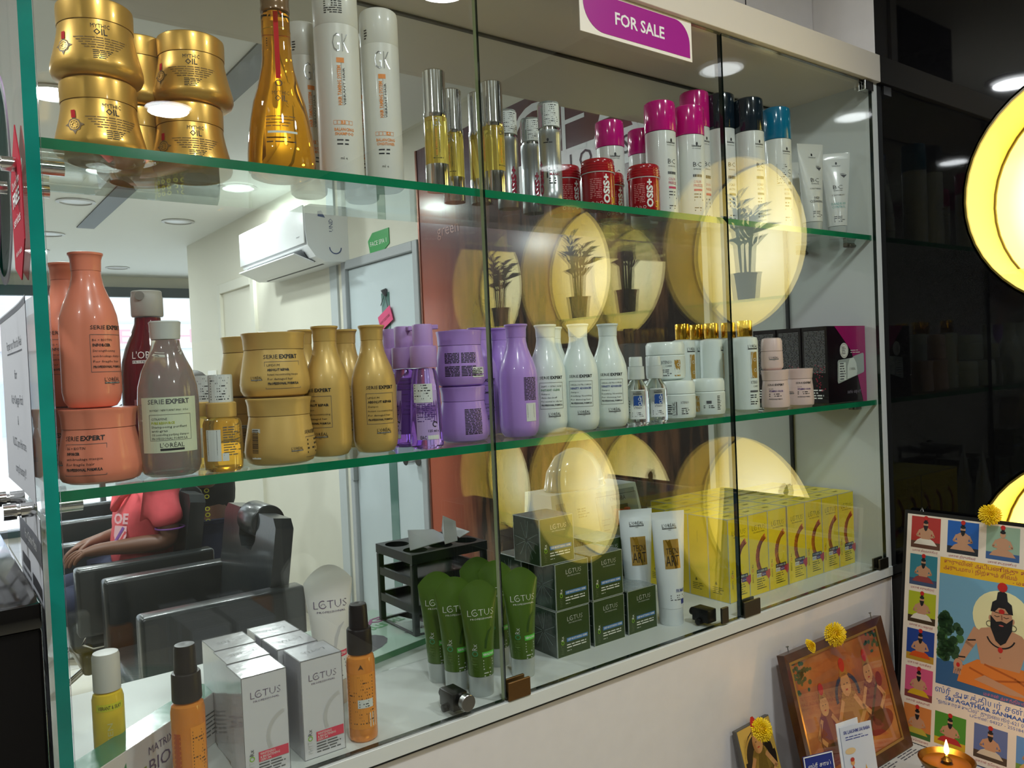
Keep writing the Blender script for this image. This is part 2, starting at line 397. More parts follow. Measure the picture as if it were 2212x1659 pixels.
# sliding/hinged front doors, edges green to black
for nm, x0, x1, e in (('left', -0.2845, 0.3045, 2), ('middle', 0.3085, 0.8885, 2), ('right', 0.8935, 1.4455, 1)):
    d = slab('glass_door', (x0, 0.0, Zb+0.003), (x1, 0.008, Zt-0.002), PANE, {'mats': [DEDGE, LEDGE], 'side': {0: 1, 1: 1, 3: 2 if nm == 'left' else 1, 5: 1}})
    add('glass_door', d, cab)
add('rear_glass', slab('rear_glass', (-0.2855, 0.244, Zb+0.001), (1.445, 0.250, Zt-0.001), PANE, {'mats': [DEDGE], 'side': {1: 1, 3: 1, 5: 1}}), cab)
gs = mat('black_gasket_and_gap', '#0d0f0f', 0.5)
add('gasket_and_gap', MB().box((1.4415, 0.242, Zb+0.001), (1.4458, 0.252, Zt-0.001)).box((-0.28, 0.2425, Zt-0.004), (1.44, 0.2515, Zt-0.0003)).box((-0.2, -0.0045, Zb-0.0238), (1.466, 0.3, Zb-0.0222)).mesh('gasket_and_gap', gs), cab)  # last box is a black strip standing for the shaded gap under the deck
# steel studs carrying the shelves
for z in (-0.022, Z1-0.022):
    for y in (0.06, 0.19):
        add('shelf_stud', MB().tube([(-0.335, y, z), (-0.322, y, z)], 0.0095, 14).tube([(-0.322, y, z), (-0.318, y, z)], 0.006, 14).tube([(-0.318, y, z), (-0.302, y, z)], 0.0085, 14).tube([(-0.284, y, z), (-0.255, y, z)], 0.0085, 14).mesh('shelf_stud', CHROME, sharp=40), cab)
        add('shelf_clip', MB().box((1.412, y-0.006, z-0.001), (1.4455, y+0.006, z+0.0095)).tube([(1.416, y-0.009, z+0.002), (1.44, y-0.009, z+0.002)], 0.004, 8).mesh('shelf_clip', mat('dull_bronze', '#7b756a', 0.3, 0.9), 0.001, 1), cab)
BRZ = mat('bronze_hinge', '#7a5a35', 0.35, 0.8); GUN = mat('gunmetal_hinge', '#5a574c', 0.3, 0.9)
def hinge(x0, x1, z0, z1, m, y0=-0.006, y1=0.014):
    return MB().box((x0, y0, z0), (x1, y0+0.0045, z1)).box((x0, y1-0.0045, z0), (x1, y1, z1)).box((x0+0.002, y0+0.004, z0), (x1-0.002, y1-0.004, z0+0.0028)).mesh('door_hinge', m, 0.0008, 1)
add('door_hinge', hinge(0.309, 0.352, Zb+0.001, Zb+0.030, BRZ), cab, ).__setitem__('label', 'brown bronze hinge plate at the foot of the middle door')
add('door_hinge', hinge(0.894, 0.945, Zb+0.001, Zb+0.032, GUN), cab)
add('door_hinge', hinge(1.405, 1.4445, Zb+0.001, Zb+0.026, GUN), cab)
add('door_hinge', hinge(1.408, 1.4445, Zt-0.024, Zt-0.001, CHROME), cab)
def lock(x, y):
    t = MB().box((-0.014, 0.008, 0.004), (0.014, 0.052, 0.03)).box((-0.02, 0.02, 0.0), (-0.006, 0.045, 0.013)); return t
def door_lock(x, disc, label):
    t = thing('door_lock', label, 'lock', (x, 0, Zb+0.0015))
    b = MB().box((-0.012, 0.0085, 0.006), (0.014, 0.048, 0.032)).tube([(-0.018, 0.03, 0.007), (0.006, 0.03, 0.007)], 0.0065, 12).tube([(0.001, 0.048, 0.019), (0.001, 0.060, 0.019)], 0.008, 12)
    add('lock_body', b.mesh('lock_body', DARKM, 0.0015, 2), t)
    if disc: add('lock_barrel', MB().tube([(0.004, -0.010, 0.021), (0.004, 0.0, 0.021)], 0.0125, 24).mesh('lock_barrel', STEEL, 0.0008, 1), t)
    else: add('lock_plate', MB().box((0.0145, -0.006, 0.003), (0.034, -0.0005, 0.034)).mesh('lock_plate', GUN, 0.0008, 1), t)
    return t
door_lock(PX(1000, 0.0, Zb+0.02), True, 'black door lock with round steel barrel at the left door')
door_lock(PX(1545, 0.0, Zb+0.02), False, 'black door lock with square metal plate by the yellow boxes')
# purple sign on the middle door
sgn = thing('sale_sign', 'purple sign reading FOR SALE stuck to the glass door under the header', 'sign', (0.518, -0.0005, 0.679))
SW, SH = 0.283, 0.0755
add('backing', box('backing', (0, -0.0016, 0), (SW, -0.0002, SH), mat('sign_white', '#e9e4d8', 0.5)), sgn)
PUR = mat('sign_purple', '#a01f8a', 0.4); d = Deco()
pts = [(0.008, SH-0.004)]
def arc(cu, cv, r, a0, a1, n=10): return [(cu+r*math.cos(math.radians(a0+(a1-a0)*i/n)), cv+r*math.sin(math.radians(a0+(a1-a0)*i/n))) for i in range(n+1)]
pts = arc(0.056, 0.054, 0.048, 180, 270)+[(SW-0.006, 0.006)]+arc(SW-0.046, SH-0.044, 0.040, 0, 90)+[(0.008, SH-0.004)]
d.poly(pts, PUR); d.text('FOR SALE', 0.145, 0.028, 0.021, WHT, w=0.125, al='C', bold=0.02)
add('lettering', d.mesh('lettering', flat(-0.0016)), sgn)
# papers and leaflets stuck outside the glass side
PAPER = mat('white_paper', '#dfe1e6', 0.9, spec=0.0); RED = mat('leaflet_red', '#b8303f', 0.8, spec=0.05)
def side_fn(x, y0, z0, bow=0.0):
    return lambda u, v, h: (x-h*LIFT, y0-u, z0+v)
def sheet(name, label, cat, y0, y1, z0, z1, x, m, curl=0.012):
    """paper on the glass side; y0 = far end (left edge seen from outside), y1 = near end"""
    v = []; f = []; n = 10
    for i in range(n+1):
        t = i/n; y = y0+(y1-y0)*t; c = curl*max(0, (t-0.55))**2*4
        v += [(x-c-0.0006, y, z0), (x-c, y, z0), (x-c, y, z1), (x-c-0.0006, y, z1)]
    for i in range(n):
        for q in range(4): f.append((4*i+q, 4*i+(q+1) % 4, 4*i+4+(q+1) % 4, 4*i+4+q))
    me = bpy.data.meshes.new(name); me.from_pydata(v, [], f); return tag(add(name, finish(me, m)), label, cat)
s1 = sheet('notice_sheet', 'white printed notice taped on the cabinet glass side, upper of two', 'paper', 0.40, 0.03, -0.015, 0.222, -0.3015, PAPER, 0.004)
d = Deco(); d.rect(0, 0.228, 0.37, 0.235, GREYINK)
for v, t, ww in ((0.185, 'Pamper your Mom this Week', 0.20), (0.145, 'for', 0.03), (0.112, 'Vichi+Oxygen Facial', 0.15), (0.085, '&', 0.01), (0.055, 'VLCC pro Haircare', 0.17), (0.02, 'complimentary!!!', 0.13)):
    d.text(t, 0.19, v, 0.012, INK, w=ww, al='C')
d.rect(0.09, 0.178, 0.29, 0.180, INK); add('print', d.mesh('print', lambda u, v, h: (-0.3021-h*LIFT-0.004*max(0, u/0.37-0.55)**2*4, 0.40-u, -0.015+v)), s1)
s2 = sheet('price_sheet', 'white price list with dark heading taped on the glass side below the notice', 'paper', 0.27, 0.012, -0.40, -0.028, -0.3015, PAPER, 0.003)
d = Deco(); DK = mat('heading_grey', '#3a383c', 0.5); d.rect(0, 0.315, 0.258, 0.345, DK); d.text('Hair Colour Menu', 0.13, 0.325, 0.012, WHT, al='C')
for k in range(3):
    d.rect(0.02, 0.285-0.085*k, 0.11, 0.300-0.085*k, DK); d.micro(0.02, 0.275-0.085*k, 0.1, 5, 0.011, GREYINK, k); d.rect(0.13, 0.275-0.085*k, 0.24, 0.290-0.085*k, DK); d.micro(0.13, 0.265-0.085*k, 0.1, 5, 0.011, GREYINK, k+9)
add('print', d.mesh('print', lambda u, v, h: (-0.3021-h*LIFT-0.003*max(0, u/0.258-0.55)**2*4, 0.27-u, -0.40+v)), s2)
# red hanging offer tag and round sticker
d = Deco(); n = [(0.0, 0.0), (0.06, -0.02), (0.11, 0.02), (0.11, 0.10), (0.07, 0.155), (0.0, 0.10)]
t = thing('offer_tag', 'red leaflet tag with white words hanging on the cabinet glass side', 'tag', (-0.3025, 0.125, 0.262))
mb = MB(); top = [(-0.0012, -u, v) for u, v in n]; bot = [(0, -u, v) for u, v in n]; mb.quad(top); mb.quad(bot[::-1])
for i in range(6): mb.quad([top[i], bot[i], bot[(i+1) % 6], top[(i+1) % 6]])
add('card', mb.mesh('card', RED), t)
d = Deco(); d.text('Choose from', 0.055, 0.088, 0.010, WHT, w=0.075, al='C'); d.text('FREE', 0.055, 0.068, 0.015, WHT, w=0.07, al='C', bold=0.03); d.text('services', 0.055, 0.045, 0.012, WHT, w=0.07, al='C'); d.text('Ask for details', 0.055, 0.01, 0.006, WHT, w=0.06, al='C')
add('lettering', d.mesh('lettering', lambda u, v, h: (-0.0014-h*LIFT, -u, v)), t)
t = thing('round_board', 'white round card with a mauve rim at the far edge of the glass side', 'sign', (-0.306, 0.375, 0.42))
def discx(r, th, m, nm): return MB().tube([(0, 0, 0), (-th, 0, 0)], r, 40).mesh(nm, m)
add('rim', discx(0.150, 0.002, mat('mauve', '#a07aa8', 0.5), 'rim'), t); o = add('face', discx(0.138, 0.003, PAPER, 'face'), t)

# ------------------------------------------------------------------ above the cabinet
struct('wall_upper', MB().box((1.10, 0.16, 0.8205), (1.4655, 0.505, CEIL)).box((1.4668, 0.0002, FLOOR), (1.60, 0.506, CEIL)).mesh('wall_upper', LAM))
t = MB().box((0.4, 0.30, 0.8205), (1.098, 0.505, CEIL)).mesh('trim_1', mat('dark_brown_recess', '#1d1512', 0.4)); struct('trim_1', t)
struct('trim_2', MB().box((1.066, 0.15, 0.8205), (1.099, 0.299, CEIL)).mesh('trim_2', LAM))
struct('trim_3', MB().box((1.1905, 0.1585, 0.8205), (1.1925, 0.16, CEIL)).mesh('trim_3', gs))

# ------------------------------------------------------------------ room behind the cabinet
DW = mat('door_white', '#c7d2d6', 0.4); DFR = mat('door_frame_grey', '#a9adb0', 0.4); CRF = mat('door_frame_cream', '#d9d7c8', 0.45); BLK = mat('gap_black', '#101214', 0.6)
def door(name, y0, y1, ztop, leaf, frame, fr=0.06):
    d_ = thing(name, None, None); d_['kind'] = 'structure'
    add('door_frame', MB().box((1.425, y0-fr, FLOOR), (1.47, y0, ztop+fr)).box((1.425, y1, FLOOR), (1.47, y1+fr, ztop+fr)).box((1.425, y0, ztop), (1.47, y1, ztop+fr)).mesh('door_frame', frame, 0.003, 1), d_)
    add('door_leaf', box('door_leaf', (1.447, y0+0.003, FLOOR+0.008), (1.487, y1-0.003, ztop-0.003), leaf), d_)
    return d_
d1 = door('door_1', 2.17, 2.88, 0.66, DW, DFR, 0.045)
SLG = mat('slit_green_glass', '#5f8078', 0.1)
add('glass_slit', box('glass_slit', (1.4445, 2.44, -1.0), (1.448, 2.52, 0.50), SLG), d1)
lv = MB().tube([(1.447, 2.225, -0.29), (1.40, 2.225, -0.29)], 0.009, 12).tube([(1.412, 2.225, -0.29), (1.375, 2.225, -0.29)], 0.027, 20).tube([(1.447, 2.225, -0.29), (1.441, 2.225, -0.29)], 0.036, 20).mesh('door_knob', CHROME, sharp=50)
add('door_knob', lv, d1)
for z in (0.25, -0.45): add('door_hinge', box('door_hinge', (1.418, 2.87, z), (1.447, 2.895, z+0.10), STEEL), d1)
door('door_2', 4.36, 5.02, 0.74, mat('door_pale_grey', '#aeb6b6', 0.45), CRF, 0.07)
ps = thing('door_plate', 'green plate reading FACE SPA 1 above the white door', 'sign', (1.4455, 2.63, 0.700))
mb = MB(); P = [(0.02, 0.0), (0.15, 0.0), (0.22, 0.03), (0.22, 0.105), (0.05, 0.105), (0.0, 0.07)]
tp = [(-0.004, -u, v) for u, v in P]; bt = [(0, -u, v) for u, v in P]; mb.quad(tp); mb.quad(bt[::-1])
for i in range(6): mb.quad([tp[i], bt[i], bt[(i+1) % 6], tp[(i+1) % 6]])
add('plate', mb.mesh('plate', mat('plate_green', '#2f9a4a', 0.4)), ps)
add('lettering', Deco().text('FACE SPA 1', 0.11, 0.04, 0.022, WHT, w=0.17, al='C').mesh('lettering', lambda u, v, h: (-0.0042-h*LIFT, -u, v)), ps)
ht = thing('hanging_tag', 'small pink tag hanging from a cord on the white door', 'tag', (1.437, 2.47, 0.355))
add('cord', MB().tube([(0, 0, 0.14), (0.0, -0.03, 0.06)], 0.002, 6).tube([(0, 0, 0.14), (0.0, 0.045, 0.085)], 0.002, 6).tube([(0.006, 0, 0.135), (-0.006, 0, 0.16)], 0.014, 10).mesh('cord', GREYINK), ht)
mtg = Matrix.Rotation(math.radians(-22), 4, 'X')
add('card', MB().box((-0.003, -0.075, -0.02), (0, 0.06, 0.055), 0, Matrix.Rotation(math.radians(-22), 4, 'X')).mesh('card', mat('tag_pink', '#e0497c', 0.5)), ht)
add('lettering', Deco().text("DON'T DISTURB", 0.0, 0.008, 0.014, mat('tag_dark', '#7a2038', 0.5), w=0.11, al='C').mesh('lettering', lambda u, v, h: tuple(mtg @ Vector((-0.0035-h*LIFT, -u, v)))), ht)
struct('baseboard_right', MB().box((1.434, 0.51, FLOOR), (1.446, 2.12, FLOOR+0.10)).box((1.434, 2.93, FLOOR), (1.446, 4.28, FLOOR+0.10)).box((1.434, 5.1, FLOOR), (1.446, 5.9, FLOOR+0.10)).mesh('baseboard_right', mat('grey_skirting', '#9c978a', 0.5)))
struct('trim_4', box('trim_4', (1.434, 3.0, FLOOR), (1.446, 3.09, CEIL), mat('pale_grey_strip', '#b9bfc0', 0.5)))
sw = thing('wall_switch', 'white switch plate on the cream wall above the gold jars', 'switch', (1.445, 5.35, 0.10))
add('plate', box('plate', (-0.01, -0.1, -0.08), (0, 0.1, 0.08), mat('switch_white', '#e6e6e0', 0.4), 0.003), sw); add('rocker', box('rocker', (-0.018, -0.04, -0.05), (-0.009, 0.04, 0.05), mat('switch_white'), 0.002), sw)
# big salon poster board on the wall
pb_ = thing('poster_board', 'tall brown and purple salon poster with big white letters on the wall', 'poster', (1.4455, 2.115, -1.20))
pm = bpy.data.materials.new('poster_print'); pm.use_nodes = True; nt = pm.node_tree; bs = nt.nodes['Principled BSDF']; bs.inputs['Roughness'].default_value = 0.16
tc = nt.nodes.new('ShaderNodeTexCoord'); sp = nt.nodes.new('ShaderNodeSeparateXYZ'); nt.links.new(tc.outputs['Object'], sp.inputs[0])
wv = nt.nodes.new('ShaderNodeTexWave'); wv.inputs['Scale'].default_value = 1.6; wv.inputs['Distortion'].default_value = 9; wv.inputs['Detail'].default_value = 4; wv.inputs['Detail Scale'].default_value = 1.2
mpn = nt.nodes.new('ShaderNodeMapping'); mpn.inputs['Scale'].default_value = (1, 5.0, 0.8); mpn.inputs['Rotation'].default_value = (0.5, 0, 0)
nt.links.new(tc.outputs['Object'], mpn.inputs[0]); nt.links.new(mpn.outputs[0], wv.inputs['Vector'])
hr = nt.nodes.new('ShaderNodeValToRGB'); e = hr.color_ramp.elements; e[0].position = 0.1; e[0].color = (*lin('#2c211e'), 1); e[1].position = 0.95; e[1].color = (*lin('#6a4a34'), 1)
nt.links.new(wv.outputs['Fac'], hr.inputs[0])
zr = nt.nodes.new('ShaderNodeValToRGB'); mr = nt.nodes.new('ShaderNodeMapRange'); mr.inputs['From Min'].default_value = 1.55; mr.inputs['From Max'].default_value = 2.0
nt.links.new(sp.outputs['Z'], mr.inputs[0])
nz = nt.nodes.new('ShaderNodeTexNoise'); nz.inputs['Scale'].default_value = 2.0; nt.links.new(tc.outputs['Object'], nz.inputs['Vector'])
top = nt.nodes.new('ShaderNodeValToRGB'); e = top.color_ramp.elements; e[0].position = 0.35; e[0].color = (*lin('#5e5668'), 1); e[1].position = 0.68; e[1].color = (*lin('#6e4846'), 1); nt.links.new(nz.outputs['Fac'], top.inputs[0])
yr = nt.nodes.new('ShaderNodeMapRange'); yr.inputs['From Min'].default_value = -0.10; yr.inputs['From Max'].default_value = -0.42; nt.links.new(sp.outputs['Y'], yr.inputs[0])
m0 = nt.nodes.new('ShaderNodeMix'); m0.data_type = 'RGBA'; m0.inputs[6].default_value = (*lin('#b0604a'), 1); nt.links.new(yr.outputs[0], m0.inputs[0]); nt.links.new(hr.outputs[0], m0.inputs[7])
m1 = nt.nodes.new('ShaderNodeMix'); m1.data_type = 'RGBA'; nt.links.new(mr.outputs[0], m1.inputs[0]); nt.links.new(m0.outputs[2], m1.inputs[6]); nt.links.new(top.outputs[0], m1.inputs[7])
nt.links.new(m1.outputs[2], bs.inputs['Base Color'])
add('board', box('board', (-0.012, -1.60, 0), (0, 0, 2.295), pm), pb_)
add('edge_trim', MB().box((-0.016, -0.012, 0), (-0.012, 0, 2.295)).mesh('edge_trim', mat('edge_copper', '#8a5a4a', 0.3, 0.6)), pb_)
add('side_strip', MB().box((-0.014, -1.62, 0), (0, -1.60, 2.295)).mesh('side_strip', mat('strip_white', '#d0d6d2', 0.5)), pb_)
PL = lambda u, v, h: (-0.0122-h*LIFT*3, -u, v)
def yz(px, py):     # poster coordinates of a photographed place on the board
    d_ = FWD+RIGHT*((px-1106)/F)-UP*((py-829.5)/F); t_ = (1.433-CAM.x)/d_.x; P_ = CAM+d_*t_; return 2.115-P_.y, P_.z+1.20
d = Deco(); PW = mat('poster_white', '#e4e6ea', 0.35)
u0, v0 = yz(1113, 345); u1, v1 = yz(1160, 270); d.ring((u0+u1)/2+0.05, (v0+v1)/2-0.02, 0.15, 0.028, PW, -20, 300)
u0, v0 = yz(1216, 340); d.text('EAM', u0, v0+0.0, 0.235, PW, w=0.62, bold=-0.022)
a, b = yz(1040, 372), yz(1530, 210)
uA, vA = yz(1110, 423); uB, vB = yz(1330, 322); d.rect(uA-0.03, vA-0.012, 1.56, vA+0.10, PW, 0.5)
for ch, px_, py_ in (('D', 1104, 402), ('I', 1232, 352), ('O', 1252, 346), ('N', 1290, 333), ('S', 1345, 315), ('L', 1368, 302)):
    u_, v_ = yz(px_, py_); d.text(ch, u_, vA+0.018, 0.060, INK, lay=3)
u_, v_ = yz(1216, 395); d.text('US', u_-0.05, v_+0.01, 0.055, PW)
u_, v_ = yz(945, 512); d.text('green', u_, v_, 0.05, mat('poster_faint', '#8a4a3c', 0.3), w=0.17)
add('lettering', d.mesh('lettering', PL), pb_)
# ceiling strip, recessed lamp rims, air conditioner
struct('trim_5', box('trim_5', (0.55, 1.55, CEIL-0.008), (0.66, 5.3, CEIL+0.001), mat('dark_grey_slot', '#4f545a', 0.5)))
LE = mat('lamp_diffuser_lit', (0.95, 0.98, 1.0), 0.4, emit=9.0); LO = mat('lamp_diffuser_off', '#cfcfd2', 0.3); LR = mat('lamp_rim_white', '#b9b9b9', 0.4)
rim = lathe('lamp_rim', [(0.085, 0.0), (0.105, 0.0), (0.108, -0.006), (0.088, -0.010), (0.085, 0.0)], LR, 32)
dl = lathe('diffuser', [(0, -0.004), (0.086, -0.004), (0.086, 0.0), (0, 0.0)], LE, 32); do = lathe('diffuser', [(0, -0.004), (0.086, -0.004), (0.086, 0.0), (0, 0.0)], LO, 32)
for (x, y, lit, *lb) in LAMPS:
    t = thing('ceiling_lamp', lb[0] if lb else 'lit round recessed lamp in the ceiling over the shop side of the cabinet', 'lamp', (x, y, CEIL), group='recessed ceiling lamps')
    add('rim', rim, t); add('diffuser', dl if lit else do, t)
ac = thing('air_conditioner', 'white wall air conditioner with open louvre above the cream wall door', 'air conditioner', (1.446, 2.86, 0.70))
ACW = mat('ac_white', '#eef0f2', 0.35); ACD = mat('ac_dark_slot', '#35383c', 0.5)
prof = [(0, 0), (-0.13, -0.005), (-0.185, 0.02), (-0.225, 0.075), (-0.235, 0.15), (-0.235, 0.27), (-0.20, 0.285), (0, 0.285)]
mb = MB(); n = len(prof)
for i in range(n):
    a, b = prof[i], prof[(i+1) % n]; mb.quad([(a[0], 0, a[1]), (b[0], 0, b[1]), (b[0], 1.0, b[1]), (a[0], 1.0, a[1])])
mb.quad([(q[0], 0, q[1]) for q in prof]); mb.quad([(q[0], 1.0, q[1]) for q in prof][::-1])
add('housing', mb.mesh('housing', ACW), ac)
add('outlet', MB().quad([(-0.10, 0.08, -0.0035-0.002), (-0.187, 0.08, 0.016), (-0.187, 0.92, 0.016), (-0.10, 0.92, -0.0055)]).quad([(-0.19, 0.08, 0.018), (-0.224, 0.08, 0.065), (-0.224, 0.92, 0.065), (-0.19, 0.92, 0.018)]).mesh('outlet', ACD), ac).location = (-0.003, 0, -0.002)
add('louvre', MB().box((-0.27, 0.07, -0.006), (-0.155, 0.93, 0.002), 0, Matrix.Rotation(math.radians(20), 4, 'Y') @ Matrix.Translation((0.0, 0, -0.055))).mesh('louvre', ACW, 0.002, 1), ac)
add('front_panel', MB().box((-0.243, 0.005, 0.085), (-0.235, 0.995, 0.278)).mesh('front_panel', ACW, 0.003, 2), ac)
d = Deco(); BL = mat('faded_blue_ink', '#5a6690', 0.5); d.ring(0.10, 0.07, 0.035, 0.006, BL, 180, 360); d.text('UND', 0.09, 0.15, 0.022, BL, rot=PI/2, res=1); d.poly([(0.0-0.04+0.05, 0.225), (0.05, 0.22), (0.03, 0.255), (0.01, 0.25)], BL)
add('print', d.mesh('print', lambda u, v, h: (-0.235+u+0.06, -0.0006-h*LIFT, v)), ac)
add('lettering', Deco().text('Ductline', 0.12, 0.18, 0.012, GREYINK).text('inverter', 0.90, 0.12, 0.010, GREYINK).mesh('lettering', lambda u, v, h: (-0.2436-h*LIFT, 1.0-u, v)), ac)
# street window wall at the far end
FRM = mat('window_frame_dark', '#4a5257', 0.4)
wn = thing('window_1', None, None); wn['kind'] = 'structure'
mb = MB().box((-2.6, 8.02, 1.00), (3.6, 8.10, 1.10)).box((-2.6, 8.02, FLOOR), (3.6, 8.10, FLOOR+0.06))
for x in (-2.6, -1.3, 0.0, 1.05, 2.35, 3.5): mb.box((x, 8.03, FLOOR), (x+0.05, 8.09, 1.0))
add('window_frame', mb.mesh('window_frame', FRM), wn)
add('pane', box('pane', (-2.6, 8.055, FLOOR+0.06), (3.55, 8.063, 1.0), pane_mat('pane_street', (0.97, 0.98, 0.98))), wn)
FAC = mat('pale_facade', '#e8ecf2', 0.7); fb = thing('street_building', 'overexposed pale building across the street outside the window', 'building', (0, 15, FLOOR))
add('wall', box('wall', (-6, 0, 0), (9, 0.3, 3.2), FAC), fb)
fw_ = box('window', (0, -0.05, 0), (0.9, 0.0, 0.9), mat('facade_blue', '#d3dded', 0.3)); 
for i in range(9): add('window', fw_, fb, (-5+1.5*i, 0, 0.6))
sb = add('sign_band', box('sign_band', (-5, -0.12, 2.05), (8, -0.051, 2.5), mat('band_pale_pink', '#f3e6ec', 0.6)), fb)
add('lettering', Deco().text('EN PHY', 2.6, 2.15, 0.26, mat('band_pink', '#f0b4c4', 0.6), w=1.6).mesh('lettering', flat(-0.12, 0.002)), sb)
# ------------------------------------------------------------------ products
def cam_angle(X, Y): return math.atan2(X-CAM.x, Y-CAM.y)
def face(X, Y, off=0.0):
    """turn so that print sits off*radius right of the middle as seen by a shopper at the case"""
    return -cam_angle(X, Y)+math.asin(max(-0.98, min(0.98, off)))
_parts = {}
def put(kind, build, name, label, cat, px, Y, z, off=0.0, group=None, rz=None, X=None):
    """one product: an Empty with one object per part; like products share mesh data"""
    if kind not in _parts: _parts[kind] = build()
    if X is None: X = PX(px, Y, z+0.07)
    if rz is None: rz = face(X, Y, off)
    t = thing(name, label, cat, (X, Y, z), rz, group)
    for nm, me, *lab in _parts[kind]:
        o = add(nm, me, t)
        if lab: o['label'] = lab[0]
    return t
def brand_l(d, u, v, w, m, paris=True):
    """small capitals over a dark bar"""
    d.text("L'ORÉAL", u, v+w*0.13, w*0.20, m, w=w, al='C', res=1); d.rect(u-w/2, v, u+w/2, v+w*0.085, m); d.text('PROFESSIONNEL', u, v+w*0.018, w*0.055, STICK, w=w*0.92, al='C', res=1, lay=d.h+1.3)
    if paris: d.text('PARIS', u, v-w*0.09, w*0.06, m, w=w*0.2, al='C', res=1)
def serie_text(d, u, v, w, m, up=True):
    """SERIE light, EXPERT heavy"""
    h = w*0.115; d.text('SERIE', u-w/2, v, h, m, w=w*0.40, res=1); d.text('EXPERT', u-w/2+w*0.44, v, h, m, w=w*0.56, bold=0.03, res=1)
def body_mat(nm, col, rough=0.33, coat=0.3, metal=0.0): return mat(nm, col, rough, metal, coat=coat)
SAL = body_mat('salmon_plastic', '#ee8a6e'); GLD = mat('pearl_gold_plastic', '#cfab62', 0.40, 0.25, coat=0.15); PRP = body_mat('lilac_plastic', '#b48edc'); WHP = body_mat('milky_white_plastic', '#dfe8e4', 0.35, 0.2)
PNK = body_mat('pale_pink_plastic', '#e3c8c4', 0.35, 0.2); SEAM = mat('dark_seam', '#5a4a3a', 0.6)
PB = [(0, 0.002), (0.020, 0.0), (0.0265, 0.002), (0.031, 0.009), (0.0330, 0.020), (0.0330, 0.098), (0.0315, 0.112), (0.0275, 0.126), (0.0225, 0.138), (0.0185, 0.149), (0.0165, 0.160), (0.0162, 0.166)]
PC = [(0.0164, 0.1662), (0.0166, 0.1662), (0.0172, 0.180), (0.0185, 0.1845), (0.0196, 0.1855), (0.0196, 0.188), (0.017, 0.1885), (0, 0.1887)]
def serie_bottle(m, lines, hue=None, back=False):
    def b():
        body = lathe('body', PB, m, 40); cap = lathe('cap', PC, m, 32)
        d = Deco(); fn = cyl(PB)
        if back:
            d.micro(-0.012, 0.098, 0.024, 16, 0.0024, INK, 3, 0.6, jag=False); d.barcode(-0.010, 0.027, 0.020, 0.030, STICK, INK)
        else:
            serie_text(d, 0, 0.094, 0.042, INK); d.frame(-0.022, 0.043, 0.021, 0.088, 0.0005, GREYINK)
            y = 0.080
            for i, l in enumerate(lines):
                k = 0.0034 if i != 1 else 0.0042
                d.text(l, -0.0195, y, k*0.8, hue if (i == 1 and hue) else INK, w=min(0.038, len(l)*k*0.62), bold=0.03 if i in (1, 5) else 0, res=1); y -= 0.0064
            brand_l(d, 0.003, 0.029, 0.022, INK)
        return [('body', body), ('cap', cap), ('printed_label', d.mesh('printed_label', fn))]
    return b
JB = [(0, 0.0015), (0.036, 0.0), (0.043, 0.003), (0.0468, 0.010), (0.0478, 0.018), (0.0462, 0.032), (0.0430, 0.050), (0.0408, 0.062), (0.0402, 0.0655)]
JC = [(0.0405, 0.066), (0.0410, 0.0662), (0.0418, 0.080), (0.0432, 0.0862), (0.0436, 0.0875), (0.0436, 0.0890), (0.041, 0.0895), (0, 0.0897)]
def serie_jar(m, lines, style='front', scale=1.0, ob=0.0):
    JB_ = [(r*scale, z) for r, z in JB]; JC_ = [(r*scale, z) for r, z in JC]
    def b():
        d = Deco(); fn = cyl(JB_)
        if style == 'front':
            serie_text(d, 0, 0.053, 0.047, INK); d.frame(-0.023, 0.012, 0.026, 0.049, 0.0005, GREYINK)
            y = 0.0425
            for i, l in enumerate(lines): d.text(l, -0.020, y, 0.0031, INK, w=min(0.042, len(l)*0.0021), bold=0.04 if i in (1, 4) else 0, res=1); y -= 0.0062
            brand_l(d, -0.036, 0.024, 0.017, INK)
        elif style == 'barcode':
            d.barcode(-0.042, 0.010, 0.015, 0.040, STICK, INK); brand_l(d, 0.022, 0.018, 0.017, INK); serie_text(d, 0.055, 0.040, 0.04, INK); d.frame(0.036, 0.008, 0.08, 0.036, 0.0005, GREYINK); d.micro(0.039, 0.030, 0.03, 4, 0.0055, INK, 5)
        elif style == 'back':
            for (u_, n_) in ((-0.026, 9), (0.002, 9)):
                d.micro(u_, 0.052, 0.025, 7, 0.0024, INK, 5+n_, 0.62, jag=False); d.micro(u_, 0.031, 0.025, 7, 0.0024, INK, 8+n_, 0.62, jag=False)
            d.rect(0.020, 0.014, 0.046, 0.030, STICK, 2); d.micro(0.022, 0.027, 0.021, 5, 0.0027, INK, 6, h=3)
        elif style == 'back2':
            d.micro(0.0, 0.052, 0.030, 17, 0.0024, INK, 11, 0.62, jag=False)
        return [('body', lathe('body', JB_, m, 44)), ('lid', lathe('lid', JC_, m, 44)), ('printed_label', d.mesh('printed_label', fn))]
    return b
